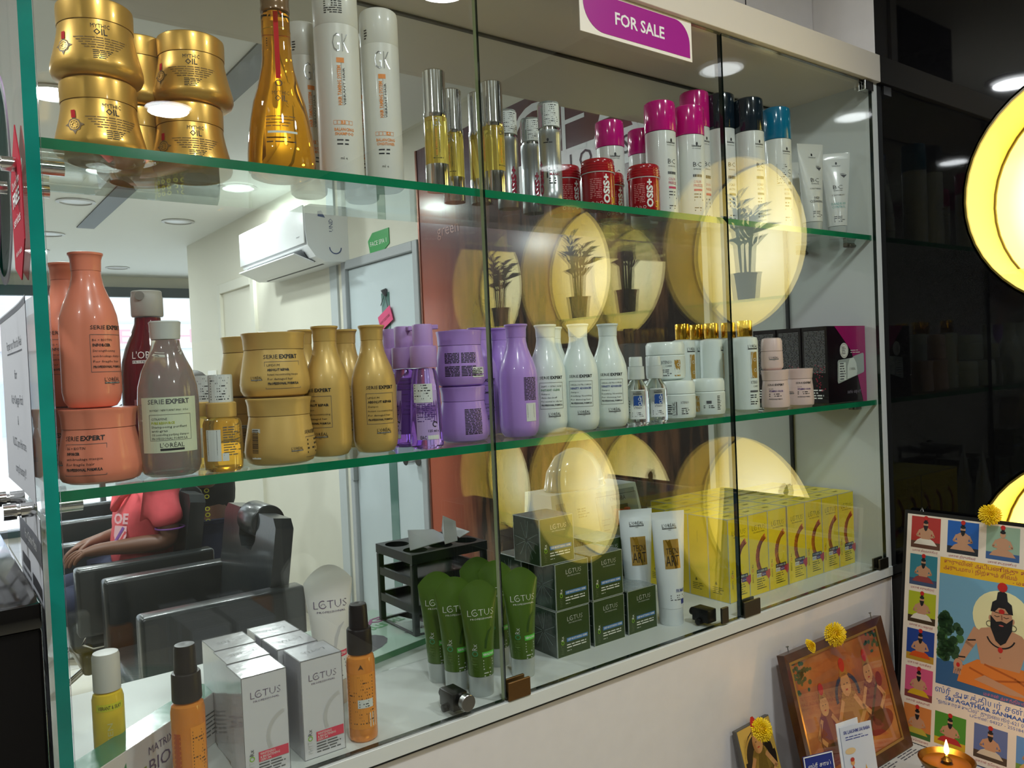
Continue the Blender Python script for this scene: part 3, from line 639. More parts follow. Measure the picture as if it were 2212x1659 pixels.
# ---- gold hair mask jars of the top shelf
MG = mat('mask_gold', '#d6a64e', 0.34, 0.6, coat=0.25); MGR = mat('ornament_brown', '#7a5a2a', 0.5); MRD = mat('ribbon_red', '#c2202c', 0.75, spec=0.1)
MBp = [(0, 0.003), (0.036, 0.002), (0.038, 0.0), (0.043, 0.001), (0.0505, 0.006), (0.0530, 0.012), (0.0528, 0.018), (0.0510, 0.026), (0.0482, 0.037), (0.0455, 0.049), (0.0435, 0.060), (0.0428, 0.0675)]
MCp = [(0.0431, 0.0680), (0.0436, 0.0683), (0.0440, 0.089), (0.0434, 0.0932), (0.0410, 0.0952), (0, 0.0954)]
def mythic_logo(d, u, v, k, m):
    d.text('MYTHIC', u, v+0.0088*k, 0.0052*k, m, w=0.021*k, al='C', res=1); d.text('OIL', u, v, 0.0078*k, m, w=0.015*k, al='C', bold=0.01, res=1)
def mask_jar():
    d = Deco(); mythic_logo(d, 0, 0.048, 1.0, INK)
    for i in range(5): w_ = 0.062-0.006*i; d.micro(-w_/2, 0.0435-0.0032*i, w_, 1, 0.0030, MGR, i, 0.4, jag=False)
    for i in range(5): d.micro(-0.010, 0.027-0.0024*i, 0.022-0.002*i, 1, 0.0024, INK, i+9, 0.4, jag=False)
    u = -0.045; d.disc(u, 0.034, 0.0088, 0.0088, MGR, n=8); d.ring(u, 0.034, 0.0066, 0.0012, MG, n=14, h=2)
    for a in range(4): x = math.radians(90*a); d.poly([(u+0.0125*math.cos(x), 0.034+0.0125*math.sin(x)), (u+0.006*math.cos(x+0.8), 0.034+0.006*math.sin(x+0.8)), (u+0.006*math.cos(x-0.8), 0.034+0.006*math.sin(x-0.8))], MGR)
    for a in range(8): x = math.radians(45*a+20); d.disc(u+0.0035*math.cos(x), 0.034+0.0035*math.sin(x), 0.0013, 0.0013, MG, h=2, n=6)
    d.rect(u-0.0028, 0.043, u+0.0028, 0.053, MRD, 3)
    return [('body', lathe('body', MBp, MG, 48)), ('lid', lathe('lid', MCp, MG, 48)), ('printed_label', d.mesh('printed_label', cyl(MBp)))]
G1 = 'gold hair mask jars'
put('mask', mask_jar, 'mask_jar', 'gold flared mask jar at the left end of the top shelf, lower one', 'jar', 214, 0.100, Z1, 0.32, G1)
put('mask', mask_jar, 'mask_jar', 'gold flared mask jar at the top left corner of the case, upper one', 'jar', 206, 0.102, Z1+0.0956, 0.12, G1)
put('mask', mask_jar, 'mask_jar', 'gold flared mask jar beside the amber bottle, lower of its stack', 'jar', 411, 0.138, Z1, 0.15, G1)
put('mask', mask_jar, 'mask_jar', 'gold flared mask jar beside the amber bottle, upper of its stack', 'jar', 413, 0.140, Z1+0.0956, 0.0, G1)
put('mask', mask_jar, 'mask_jar', 'lower gold mask jar standing behind, seen between the two front stacks', 'jar', 296, 0.188, Z1, -1.0, G1)
put('mask', mask_jar, 'mask_jar', 'upper gold mask jar standing behind, seen between the two front stacks', 'jar', 298, 0.188, Z1+0.0956, -0.9, G1)
# ---- amber oil shampoo bottle
AMB = mat('amber_glass_oil', (0.95, 0.40, 0.02), 0.02, trans=1.0, ior=1.33, spec=0.5); BRN = mat('brown_clear_cap', '#7a5a3c', 0.2, 0.2, coat=0.6)
OP = [(0, 0.004), (0.034, 0.0), (0.042, 0.003), (0.0465, 0.012), (0.0458, 0.036), (0.0436, 0.058), (0.0400, 0.082), (0.0357, 0.1045), (0.0300, 0.123), (0.0262, 0.1376), (0.0225, 0.153), (0.0205, 0.168), (0.0197, 0.190), (0.0196, 0.226), (0.0160, 0.230), (0, 0.231)]
def oil_bottle():
    d = Deco(); mythic_logo(d, 0.002, 0.098, 1.1, mat('oil_brown_ink', '#4a2a10', 0.5)); k = mat('oil_brown_ink')
    for i in range(4): d.micro(-0.020, 0.076-0.0045*i, 0.042-0.004*i, 1, 0.0036, k, i, 0.3, jag=False)
    d.rect(-0.018, 0.053, 0.022, 0.056, STICK); d.micro(-0.02, 0.046, 0.044, 2, 0.006, k, 8, 0.3)
    d.ring(0, 0.125, 0.005, 0.0014, k, n=10)
    r = Deco(); r.rect(-0.0032, 0.132, 0.0032, 0.228, MRD)
    return [('body', lathe('body', OP, AMB, 56)), ('cap', lathe('cap', [(0.0162, 0.2312), (0.0200, 0.2315), (0.0204, 0.236), (0.0196, 0.238), (0.0196, 0.250), (0.0204, 0.252), (0.0204, 0.259), (0.018, 0.2615), (0, 0.262)], BRN, 32)),
            ('ribbon', r.mesh('ribbon', cyl(OP)), 'thin red ribbon down the neck'), ('gold_ring', lathe('gold_ring', [(0.0195, 0.2045), (0.01995, 0.2045), (0.01995, 0.2055), (0.0195, 0.2055)], GOLDF, 32)), ('printed_label', d.mesh('printed_label', cyl(OP)))]
put('oil', oil_bottle, 'oil_shampoo_bottle', 'amber transparent oil shampoo bottle with a red ribbon on its neck', 'bottle', 606, 0.085, Z1, 0.02)
# ---- white taming system bottles
WG = mat('satin_white_plastic', '#dcdad2', 0.38, coat=0.15); ORG = mat('orange_ink', '#e88a30', 0.45)
def gk(h, r, num, t1, t2, slab_=True):
    pr = [(0, 0.001), (r*0.8, 0), (r*0.97, 0.004), (r, 0.010), (r, h*0.80)]
    def b():
        d = Deco(); d.text('GK', 0.002, h*0.655, 0.027, SILVERF, w=0.023, al='C', bold=-0.012)
        d.text('HAIR TAMING SYSTEM', 0.0005, h*0.385, 0.0052, ORG, w=h*0.20, rot=PI/2, bold=0.02, res=1); d.rect(-0.005, h*0.60, 0.0058, h*0.625, ORG); d.rect(0.0014, h*0.385, 0.0018, h*0.60, INK)
        d.text('VIBRANT HAIR', 0.0062, h*0.385, 0.0032, INK, w=h*0.19, rot=PI/2, res=1)
        for i in range(5): d.frame(-0.013+0.0056*i, h*0.287, -0.0078+0.0056*i, h*0.308, 0.0004, ORG)
        d.rect(-0.013+0.0056*(num-1), h*0.287, -0.0078+0.0056*(num-1), h*0.308, ORG, 1.5); d.text(str(num), -0.0104+0.0056*(num-1), h*0.290, 0.0045, WHT, al='C', lay=3)
        d.text(t1, 0.002, h*0.255, 0.0042, ORG, w=0.028, al='C', bold=0.02, res=1); d.text(t2, 0.002, h*0.233, 0.0042, ORG, w=0.027, al='C', bold=0.02, res=1)
        d.micro(-0.009, h*0.205, 0.023, 2, 0.0058, INK, 4, 0.35); d.text('ml e', 0.0, h*0.11, 0.004, INK, al='C', res=1)
        cp = [(r*0.985, h*0.8005), (r*1.0, h*0.803), (r*1.0, h*0.965), (r*0.96, h*0.99), (r*0.85, h), (0, h)]
        c = Deco()
        if slab_: c.micro(-0.020, h*0.93, 0.026, 8, 0.0032, INK, 5, 0.5, jag=False)
        else: c.micro(-0.026, h*0.87, 0.006, 4, 0.004, INK, 5, 0.5)
        return [('body', lathe('body', pr, WG, 40)), ('cap', lathe('cap', cp, WG, 40)), ('printed_label', d.mesh('printed_label', cyl(pr))), ('cap_print', c.mesh('cap_print', cyl([(r, 0), (r, h)])))]
    return b
put('gk1', gk(0.282, 0.0325, 3, 'BALANCING', 'SHAMPOO'), 'shampoo_bottle', 'tallest white cylinder shampoo bottle with orange side lettering, reaching past the frame', 'bottle', 736, 0.085, Z1, 0.12)
put('gk2', gk(0.270, 0.0290, 4, 'BALANCING', 'CONDITIONER', False), 'conditioner_bottle', 'white cylinder conditioner bottle with orange number 4, right of the tallest one', 'bottle', 829, 0.090, Z1, 0.05)
gkb = gk(0.262, 0.0280, 3, 'BALANCING', 'SHAMPOO', False)
t = put('gk3', gkb, 'shampoo_bottle', 'white cylinder bottle with an orange top, behind the amber bottle', 'bottle', 664, 0.175, Z1, 0.35, 'white bottles of the rear row')
add('top_disc', lathe('top_disc', [(0.0, 0.2622), (0.018, 0.2622), (0.018, 0.264), (0, 0.264)], ORG, 28), t)
put('gk3', gkb, 'shampoo_bottle', 'white cylinder bottle behind, showing between the two front white ones', 'bottle', 778, 0.175, Z1, 0.35, 'white bottles of the rear row')
# ---- oil serum tubes with mirror caps
YG = mat('yellow_serum_glass', (0.93, 0.74, 0.16), 0.04, trans=0.75, ior=1.4, coat=0.5)
def serum():
    r = 0.0185; pr = [(r, 0.040), (r, 0.112)]
    d = Deco(); d.text('GK', 0, 0.096, 0.0135, SILVERF, w=0.0125, al='C', bold=-0.012); d.text('HAIR TAMING SYSTEM', -0.001, 0.052, 0.003, ORG, w=0.04, rot=PI/2, res=1); d.text('VIBRANT HAIR', 0.003, 0.055, 0.0018, INK, w=0.034, rot=PI/2, res=1); d.micro(-0.008, 0.047, 0.016, 1, 0.003, INK, 2, 0.5)
    return [('base', lathe('base', [(0, 0), (r*0.96, 0), (r, 0.002), (r, 0.0398), (0, 0.0398)], CHROME, 32)), ('vial', lathe('vial', [(0, 0.040), (r*0.99, 0.040), (r*0.99, 0.1115), (0, 0.1115)], YG, 32)),
            ('cap', lathe('cap', [(0, 0.112), (r*0.97, 0.112), (r*1.0, 0.1135), (r, 0.119), (r*0.94, 0.1195), (r*0.94, 0.183), (r*0.85, 0.185), (0, 0.185)], CHROME, 32)), ('printed_label', d.mesh('printed_label', cyl(pr)))]
G2 = 'yellow serum tubes with silver caps'
put('serum', serum, 'serum_tube', 'yellow serum tube with a mirror cap, first from the left in front', 'tube', 943, 0.055, Z1, 0.15, G2)
put('serum', serum, 'serum_tube', 'yellow serum tube half hidden behind the first silver-capped one', 'tube', 979, 0.115, Z1, -0.2, G2)
put('serum', serum, 'serum_tube', 'yellow serum tube behind the edge of the left glass door', 'tube', 1038, 0.105, Z1, 0.5, G2)
put('serum', serum, 'serum_tube', 'yellow serum tube just right of the first door joint', 'tube', 1067, 0.050, Z1, 0.75, G2)
# ---- silver styling pumps
SLV = mat('silver_plastic', '#b4b8ba', 0.28, 0.7); CLR = mat('clear_cap_plastic', '#e8eeec', 0.06, trans=0.85, ior=1.2, coat=0.4); MRN = mat('maroon_ink', '#9a1c3c', 0.45)
def pump(front=True, sc_=1.0):
    def b():
        r = 0.0195; d = Deco()
        if front: d.text('1', -0.010, 0.040, 0.016, INK, res=1); d.micro(-0.006, 0.055, 0.016, 2, 0.004, INK, 2, 0.5); d.text('MAGIC', -0.005, 0.044, 0.0042, MRN, bold=0.02, res=1); d.micro(-0.006, 0.038, 0.016, 3, 0.004, INK, 3, 0.5); d.disc(-0.006, 0.104, 0.0018, 0.0028, INK); d.micro(-0.014, 0.099, 0.017, 1, 0.0022, INK, 6, 0.7); u = -0.021
        else: d.barcode(-0.026, 0.028, 0.014, 0.05, SLV, INK); u = 0.004
        d.text('OSiS+', u+0.004, 0.012, 0.0088, MRN, w=0.058, rot=PI/2, bold=0.05)
        c = Deco(); c.rect(-0.012, 0.128, 0.018, 0.166, STICK); c.micro(-0.010, 0.162, 0.026, 10, 0.0034, INK, 9, 0.4, h=2)
        pr = [(0, 0), (r*0.96, 0), (r, 0.002), (r, 0.022), (r*0.985, 0.0225), (r*0.985, 0.110), (r, 0.1105), (r, 0.122), (r*0.9, 0.1225), (0, 0.1225)]
        return [('body', lathe('body', pr, SLV, 36)), ('collar', lathe('collar', [(0.0, 0.1227), (r*0.88, 0.1227), (r*0.88, 0.1268), (0, 0.1268)], CHROME, 32)), ('pump_head', lathe('pump_head', [(0, 0.1269), (0.008, 0.1269), (0.008, 0.15), (0, 0.15)], SLV, 20)),
                ('clear_cap', lathe('clear_cap', [(r*0.9, 0.127), (r*0.98, 0.127), (r*0.98, 0.166), (r*0.9, 0.170), (0, 0.170), (0, 0.168), (r*0.86, 0.168), (r*0.9, 0.164), (r*0.9, 0.127)], CLR, 36)), ('cap_sticker', c.mesh('cap_sticker', cyl([(r*0.98, 0.12), (r*0.98, 0.17)]))), ('printed_label', d.mesh('printed_label', cyl([(r, 0), (r, 0.125)])))]
    return b
put('pumpb', pump(False), 'styling_pump', 'silver styling pump bottle right of the yellow serum tubes', 'bottle', 1097, 0.120, Z1, 0.35)
put('pumpb', pump(False), 'styling_pump', 'silver styling pump bottle with a barcode, middle of the three silver ones', 'bottle', 1150, 0.135, Z1, 0.25)
put('pumpf', pump(True), 'styling_pump', 'silver styling pump bottle with the number 1, in front of the other silver ones', 'bottle', 1189, 0.050, Z1, 0.15)
# ---- red clay pots
REDP = mat('glossy_red_plastic', '#a01420', 0.18, coat=0.6); YEL = mat('yellow_ink', '#e0b020', 0.5)
def red_pot():
    r = 0.0295; d = Deco(); d.text('OSiS+', 0.012, 0.007, 0.0115, WHT, w=0.052, rot=PI/2, bold=0.04); d.text('3', 0.0175, 0.008, 0.011, YEL, bold=0.02); d.micro(-0.024, 0.050, 0.021, 11, 0.0033, mat('pale_red_ink', '#d88888', 0.5), 3, 0.4, jag=False); d.ring(-0.02, 0.008, 0.003, 0.0006, WHT, n=8); d.ring(-0.012, 0.008, 0.003, 0.0006, WHT, n=3); d.ring(-0.004, 0.008, 0.003, 0.0006, WHT, n=5)
    d.rect(0.026, 0.004, 0.028, 0.058, YEL); pr = [(0, 0.002), (r*0.93, 0), (r, 0.004), (r, 0.0625)]
    lid = [(r*0.96, 0.0645), (r*1.06, 0.0645), (r*1.07, 0.068), (r*1.03, 0.0695), (r*1.05, 0.0725), (r*1.02, 0.074), (r*1.04, 0.077), (r*1.0, 0.079), (r*1.02, 0.084), (r*0.96, 0.0875), (r*0.9, 0.0885), (0, 0.0885)]
    return [('body', lathe('body', pr, REDP, 40)), ('seal_ring', lathe('seal_ring', [(r*0.98, 0.0628), (r*1.03, 0.0628), (r*1.03, 0.0642), (r*0.98, 0.0642)], WHT, 40)), ('lid', lathe('lid', lid, REDP, 40)), ('printed_label', d.mesh('printed_label', cyl(pr)))]
G3 = 'red styling clay pots'
put('redpot', red_pot, 'styling_pot', 'red styling pot with white vertical lettering, left of the two in front', 'jar', 1291, 0.060, Z1, 0.3, G3)
put('redpot', red_pot, 'styling_pot', 'red styling pot with white vertical lettering, right of the two in front', 'jar', 1390, 0.050, Z1, 0.15, G3)
put('redpot', red_pot, 'styling_pot', 'red pot behind, peeking out right of the silver pump bottles', 'jar', 1218, 0.125, Z1, 0.6, G3)
put('redpot', red_pot, 'styling_pot', 'red pot behind, touching the left front red pot', 'jar', 1314, 0.130, Z1, 0.6, G3)
# ---- white bottles with coloured caps
BCW = mat('bottle_white', '#dcdeda', 0.3, coat=0.35); MAG = mat('magenta_cap', '#c8147e', 0.14, coat=0.7); NAV = mat('dark_navy_cap', '#12202c', 0.12, coat=0.7); TL = mat('teal_blue_cap', '#0a6f96', 0.14, coat=0.7)
def bc(h, r, cap, lines, sticker=False):
    ch = 0.26*h; hb = h-ch
    pr = [(0, 0.001), (r*0.8, 0), (r*0.97, 0.004), (r, 0.012), (r, hb-0.001)]
    def b():
        d = Deco(); d.disc(0.003, hb*0.88, 0.0021, 0.0036, INK); d.text('Schwarzkopf', 0.003, hb*0.845, 0.0038, INK, w=0.021, al='C', bold=0.02, res=1); d.text('PROFESSIONAL', 0.003, hb*0.82, 0.0018, INK, w=0.019, al='C', res=1)
        d.text('BC', 0.003, hb*0.61, 0.0095, INK, w=0.018, al='C', bold=-0.012, res=1); d.text('BONACURE', 0.003, hb*0.575, 0.0026, INK, w=0.016, al='C', res=1)
        for i in range(6): d.rect(-0.007+0.0033*i, hb*0.49, -0.0045+0.0033*i, hb*0.52, INK if i % 2 else GREYINK)
        y = hb*0.42
        for l, m_ in lines: d.text(l, -0.006, y, 0.0050, m_, w=min(0.022, 0.0032*len(l)), res=1); y -= hb*0.045
        d.rect(-0.006, y-0.001, 0.012, y+hb*0.018, lines[0][1]); d.micro(-0.006, y-hb*0.05, 0.02, 3, hb*0.035, GREYINK, 4, 0.4); d.micro(-0.006, hb*0.12, 0.02, 2, hb*0.03, GREYINK, 7, 0.4)
        if sticker: d.rect(-0.022, hb*0.48, 0.004, hb*0.72, STICK, 2.5); d.micro(-0.021, hb*0.70, 0.023, 10, hb*0.022, INK, 5, 0.4, h=3.5)
        cp = [(0, hb), (r*1.0, hb), (r*1.03, hb+0.002), (r*1.02, h*0.965), (r*0.99, h*0.99), (r*0.90, h), (r*0.86, h-0.002), (0, h-0.002)]
        return [('body', lathe('body', pr, BCW, 36)), ('cap', lathe('cap', cp, cap, 36)), ('printed_label', d.mesh('printed_label', cyl(pr)))]
    return b
CR = mat('pink_ink', '#c4426a', 0.5); cf = [('COLOR', CR), ('FREEZE', CR)]; mk = [('MOISTURE', GREYINK), ('KICK', GREYINK)]; hn = [('SCALP', GREYINK), ('ACTIV', GREYINK)]
put('bc1', bc(0.200, 0.0280, MAG, cf), 'shampoo_bottle', 'white bottle with magenta cap standing behind the left red pot', 'bottle', 1321, 0.150, Z1, 0.25)
put('bc1', None, 'shampoo_bottle', 'white bottle with magenta cap half hidden behind the right red pot', 'bottle', 1390, 0.160, Z1, 0.25)
put('bc2', bc(0.226, 0.0300, MAG, cf), 'conditioner_bottle', 'white bottle with magenta cap in front, left of the two in front', 'bottle', 1430, 0.075, Z1, 0.6)
put('bc2', None, 'conditioner_bottle', 'white bottle with magenta cap in front, right of the two in front', 'bottle', 1492, 0.065, Z1, 0.4)
put('bc3', bc(0.298, 0.0310, MAG, cf), 'shampoo_bottle', 'tallest white bottle with magenta cap, behind the middle door edge', 'bottle', 1507, 0.145, Z1, 0.7)
put('bc4', bc(0.292, 0.0310, NAV, hn), 'shampoo_bottle', 'white bottle with black-blue cap behind the second door joint', 'bottle', 1562, 0.115, Z1, 0.6)
put('bc5', bc(0.276, 0.0305, NAV, hn), 'shampoo_bottle', 'white bottle with black-blue cap, right of the second door joint', 'bottle', 1623, 0.070, Z1, 0.6)
put('bc6', bc(0.270, 0.0305, TL, mk, True), 'shampoo_bottle', 'white bottle with teal blue cap and a grey sticker', 'bottle', 1682, 0.068, Z1, 0.6)
put('bc6b', bc(0.262, 0.0290, mat('blue_cap', '#1a4a94', 0.2, coat=0.5), mk), 'shampoo_bottle', 'white bottle with blue cap, a sliver seen behind the dark-capped ones', 'bottle', 1617, 0.165, Z1, 0.0)
# ---- squeeze tubes: round foot cap, body flattening to a crimp
def tube_mesh(nm, z0, secs, m, seg=40): return loft(nm, secs, m, seg)
def tube_fn(secs, e=0.0003):
    def fn(u, v, h):
        for A, B in zip(secs, secs[1:]):
            if A[0] <= v <= B[0] or B is secs[-1]:
                t = min(1, max(0, (v-A[0])/(B[0]-A[0]))) ; a = A[1]+(B[1]-A[1])*t; b_ = A[2]+(B[2]-A[2])*t; break
        k = max(0.0, 1-(u/a)**2); return (u, -b_*math.sqrt(k)-e-h*LIFT, v)
    return fn
BT = [(0.030, 0.0225, 0.0225, 0), (0.06, 0.0245, 0.0215, 0), (0.11, 0.0285, 0.0165, 0), (0.16, 0.0325, 0.0085, 0), (0.197, 0.0350, 0.0022, 0), (0.200, 0.0352, 0.0009, 0), (0.214, 0.0355, 0.0009, 0)]
def bc_tube(title, sub, ink, k=1.0, m=BCW):
    S = [(z*k, a*k, b_*k, 0) for z, a, b_, _ in BT]
    def b():
        d = Deco(); d.disc(0, 0.188*k, 0.0022, 0.0034, INK); d.text('Schwarzkopf', 0, 0.180*k, 0.0036, INK, w=0.020, al='C', res=1); d.poly([(0.008, 0.158*k), (0.024, 0.158*k), (0.016, 0.150*k)], GREYINK); d.micro(0.008, 0.160*k, 0.016, 2, 0.003, GREYINK, 3)
        d.text('BC', 0, 0.122*k, 0.010, INK, w=0.022, al='C', bold=-0.012, res=1); d.text('BONACURE', 0, 0.117*k, 0.0026, INK, w=0.02, al='C', res=1); d.text('SCALPTHERAPY', 0, 0.105*k, 0.0034, GREYINK, w=0.030, al='C', res=1)
        d.text(title, 0.0, 0.082*k, 0.0056, ink, al='C', res=1, sx=0.8); d.text(sub, 0.0, 0.074*k, 0.0056, ink, al='C', res=1, sx=0.8); d.micro(-0.012, 0.052*k, 0.025, 4, 0.004, GREYINK, 4, 0.4)
        return [('body', tube_mesh('body', 0, S, m)), ('cap', lathe('cap', [(0, 0.0), (0.0195*k, 0), (0.0205*k, 0.002), (0.0222*k, 0.029*k), (0, 0.0295*k)], mat('clear_white_cap', '#d8dedb', 0.15, trans=0.3), 32)), ('printed_label', d.mesh('printed_label', tube_fn(S)))]
    return b
put('bct1', bc_tube('DEEP', 'CLEANSING', INK), 'shampoo_tube', 'white squeeze tube reading deep cleansing, right of the teal-capped bottle', 'tube', 1754, 0.075, Z1, rz=-0.35)
put('bct2', bc_tube('DANDRUFF', 'CONTROL', mat('mint_ink', '#6fb6b0', 0.5), 0.97), 'shampoo_tube', 'white squeeze tube reading dandruff control, last on the top shelf', 'tube', 1808, 0.080, Z1, rz=-0.75)
put('bct3', None if 'bct3' in _parts else bc_tube('SCALP', 'CARE', INK, 0.93), 'shampoo_tube', 'white squeeze tube half hidden behind the deep cleansing one', 'tube', 1733, 0.155, Z1, rz=-0.45)

# ================================================================== middle shelf
L1 = ["B6 + BIOTIN", "INFORCER", "Strengthening", "anti-breakage shampoo", "For fragile hair", "PROFESSIONAL FORMULA"]
put('sjar', serie_jar(SAL, ["B6 + BIOTIN", "INFORCER", "anti-breakage masque", "For fragile hair", "PROFESSIONAL FORMULA"]), 'mask_jar', 'salmon pink mask jar under the salmon bottle at the left end', 'jar', 214, 0.080, 0.0, -0.42)
put('sbot', serie_bottle(SAL, L1), 'shampoo_bottle', 'salmon pink shampoo bottle standing on the salmon mask jar', 'bottle', 195, 0.080, 0.0898, 0.62)
put('sjar', None, 'mask_jar', 'salmon pink mask jar behind, against the glass side', 'jar', 150, 0.182, 0.0, -0.3)
put('sbot', None, 'shampoo_bottle', 'salmon pink bottle behind, a sliver left of the front one', 'bottle', 148, 0.182, 0.0898, 0.0)
# red transparent bottle
WINE = mat('wine_red_glass', (0.16, 0.008, 0.02), 0.06, trans=0.45, ior=1.3, coat=0.6); GRC = mat('grey_cap', '#b4b2ac', 0.35)
RP = [(0, 0.003), (0.028, 0.0), (0.035, 0.004), (0.0370, 0.014), (0.0370, 0.130), (0.0355, 0.145), (0.030, 0.165), (0.0225, 0.183), (0.0170, 0.198), (0.0165, 0.206), (0, 0.207)]
def red_bottle():
    d = Deco(); d.text("L'ORÉAL", 0, 0.150-0.0, 0.0095, WHT, w=0.043, al='C', bold=-0.005); d.rect(-0.0215, 0.1435, 0.0215, 0.1475, WHT); d.text('PROFESSIONNEL', 0, 0.1443, 0.0025, INK, w=0.041, al='C', res=1, lay=3); d.text('PARIS', 0, 0.137, 0.0028, WHT, al='C', res=1)
    d.rect(-0.0215, 0.088, 0.018, 0.0955, mat('rose_ink', '#a06a70', 0.5)); d.micro(-0.016, 0.080, 0.03, 4, 0.0065, WHT, 4, 0.35)
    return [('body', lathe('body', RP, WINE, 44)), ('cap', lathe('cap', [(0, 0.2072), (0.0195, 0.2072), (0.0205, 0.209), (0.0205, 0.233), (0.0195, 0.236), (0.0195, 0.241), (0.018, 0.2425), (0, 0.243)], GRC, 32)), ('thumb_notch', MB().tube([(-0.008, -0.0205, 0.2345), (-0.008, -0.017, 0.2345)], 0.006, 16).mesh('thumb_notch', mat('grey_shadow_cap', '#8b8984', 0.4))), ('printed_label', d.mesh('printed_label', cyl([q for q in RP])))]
put('redb', red_bottle, 'shampoo_bottle', 'dark red transparent shampoo bottle with a grey flip cap', 'bottle', 330, 0.165, 0.0, -0.02)
# clear shampoo
CLB = mat('clear_shampoo_plastic', (0.88, 0.90, 0.85), 0.02, trans=0.84, ior=1.12, coat=0.8); MINT = mat('mint_label', '#cdd6bb', 0.4); OLV = mat('olive_green_ink', '#a8b430', 0.5); FCAP = mat('frosted_cap', '#c9cdca', 0.4)
CP = [(0, 0.003), (0.026, 0.0), (0.033, 0.004), (0.0358, 0.014), (0.0362, 0.095), (0.0350, 0.112), (0.030, 0.132), (0.0225, 0.148), (0.0178, 0.160), (0.0165, 0.170), (0, 0.171)]
def clear_bottle():
    d = Deco(); d.rect(-0.036, 0.040, 0.036, 0.108, MINT); serie_text(d, 0, 0.100, 0.050, GREYINK); d.text('NOUVEAU / NEW FORMAT 300ml - 10 fl.oz', 0, 0.091, 0.0024, INK, w=0.046, al='C', res=1)
    d.frame(-0.024, 0.055, 0.026, 0.087, 0.0004, GREYINK, h=2)
    for i, (l, m_) in enumerate((("CITRAMINE", GREYINK), ("PURE RESOURCE", OLV), ("Shampooing purifiant", INK), ("anti-gras", INK), ("Oil controlling purifying shampoo", INK), ("PROFESSIONAL FORMULA", INK))): d.text(l, -0.0215, 0.080-0.0048*i, 0.0029, m_, w=min(0.044, 0.0021*len(l)), bold=0.03 if i == 1 else 0, res=1)
    d.text("L'ORÉAL", 0.002, 0.0465, 0.0055, INK, w=0.028, al='C', res=1); d.rect(-0.012, 0.0425, 0.016, 0.0452, INK, 2)
    return [('body', lathe('body', CP, CLB, 48)), ('cap', lathe('cap', [(0, 0.1712), (0.0172, 0.1712), (0.0178, 0.174), (0.0186, 0.190), (0.0192, 0.1925), (0.0175, 0.194), (0, 0.194)], FCAP, 32)), ('printed_label', d.mesh('printed_label', lambda u, v, h: cyl(CP)(u, v-0.009, h)), 'pale green label')]
put('clear', clear_bottle, 'shampoo_bottle', 'clear colourless shampoo bottle with a pale green label and white cap', 'bottle', 366, 0.062, 0.0, 0.0)
# small gold serum bottles
HON = mat('honey_serum_glass', (0.90, 0.62, 0.16), 0.05, trans=0.85, ior=1.35, coat=0.4)
def gold_serum():
    pr = [(0, 0.001), (0.021, 0), (0.0235, 0.003), (0.0240, 0.010), (0.0240, 0.060), (0.022, 0.066), (0.017, 0.069), (0, 0.0692)]
    d = Deco(); d.barcode(-0.020, 0.014, 0.020, 0.040, STICK, INK); d.rect(0.001, 0.014, 0.009, 0.024, STICK); d.micro(0.003, 0.056, 0.021, 12, 0.0032, GREYINK, 4, 0.4)
    c = Deco(); c.rect(-0.014, 0.088, 0.016, 0.123, STICK); c.micro(-0.012, 0.119, 0.026, 9, 0.0034, INK, 6, 0.4, h=2)
    return [('body', lathe('body', pr, HON, 36)), ('collar', lathe('collar', [(0, 0.0694), (0.0182, 0.0694), (0.0186, 0.071), (0.0186, 0.087), (0.0165, 0.0885), (0, 0.0887)], GLD, 32)), ('cap', lathe('cap', [(0, 0.0889), (0.0152, 0.0889), (0.0152, 0.122), (0.0145, 0.124), (0, 0.124)], mat('clear_white_cap'), 28)), ('cap_sticker', c.mesh('cap_sticker', cyl([(0.0152, 0.08), (0.0152, 0.13)]))), ('printed_label', d.mesh('printed_label', cyl(pr)))]
put('gser', gold_serum, 'serum_bottle', 'small gold serum bottle with a barcode and a sticker round its cap, in front', 'bottle', 479, 0.048, 0.0, -0.1)
put('gser', None, 'serum_bottle', 'small gold serum bottle behind, between the clear bottle and the barcode one', 'bottle', 448, 0.115, 0.0, -0.3)
# gold jars and bottles
L2 = ["LIPIDIUM", "ABSOLUT REPAIR", "Instant reconstructing masque", "For damaged hair", "PROFESSIONAL FORMULA"]; L2b = ["LIPIDIUM", "ABSOLUT REPAIR", "Shampoo", "Instant reconstructing", "For damaged hair", "PROFESSIONAL FORMULA"]
put('gjb', serie_jar(GLD, L2, 'barcode'), 'mask_jar', 'pearly gold mask jar with a white barcode, lower of the front stack', 'jar', 603, 0.064, 0.0, 0.0)
put('gjf', serie_jar(GLD, L2), 'mask_jar', 'pearly gold mask jar with black lettering, upper of the front stack', 'jar', 591, 0.090, 0.0899, 0.22)
put('gjb', None, 'mask_jar', 'pearly gold mask jar behind the front gold stack, lower one', 'jar', 548, 0.190, 0.0, 0.5)
put('gjf', None, 'mask_jar', 'pearly gold mask jar behind the front gold stack, upper one', 'jar', 543, 0.190, 0.0899, 0.95)
GB = serie_bottle(GLD, L2b)
put('gb', GB, 'shampoo_bottle', 'pearly gold shampoo bottle touching the gold jars, half its print hidden', 'bottle', 708, 0.085, 0.0, -0.45)
put('gb', None, 'shampoo_bottle', 'pearly gold shampoo bottle in front, next to the purple pump serums', 'bottle', 809, 0.072, 0.0, 0.30)
put('gb', None, 'shampoo_bottle', 'pearly gold bottle of the rear row, its neck above the gold jar', 'bottle', 656, 0.175, 0.0, 0.0)
put('gb', None, 'shampoo_bottle', 'pearly gold bottle of the rear row, its neck between the two front gold bottles', 'bottle', 751, 0.175, 0.0, 0.3)
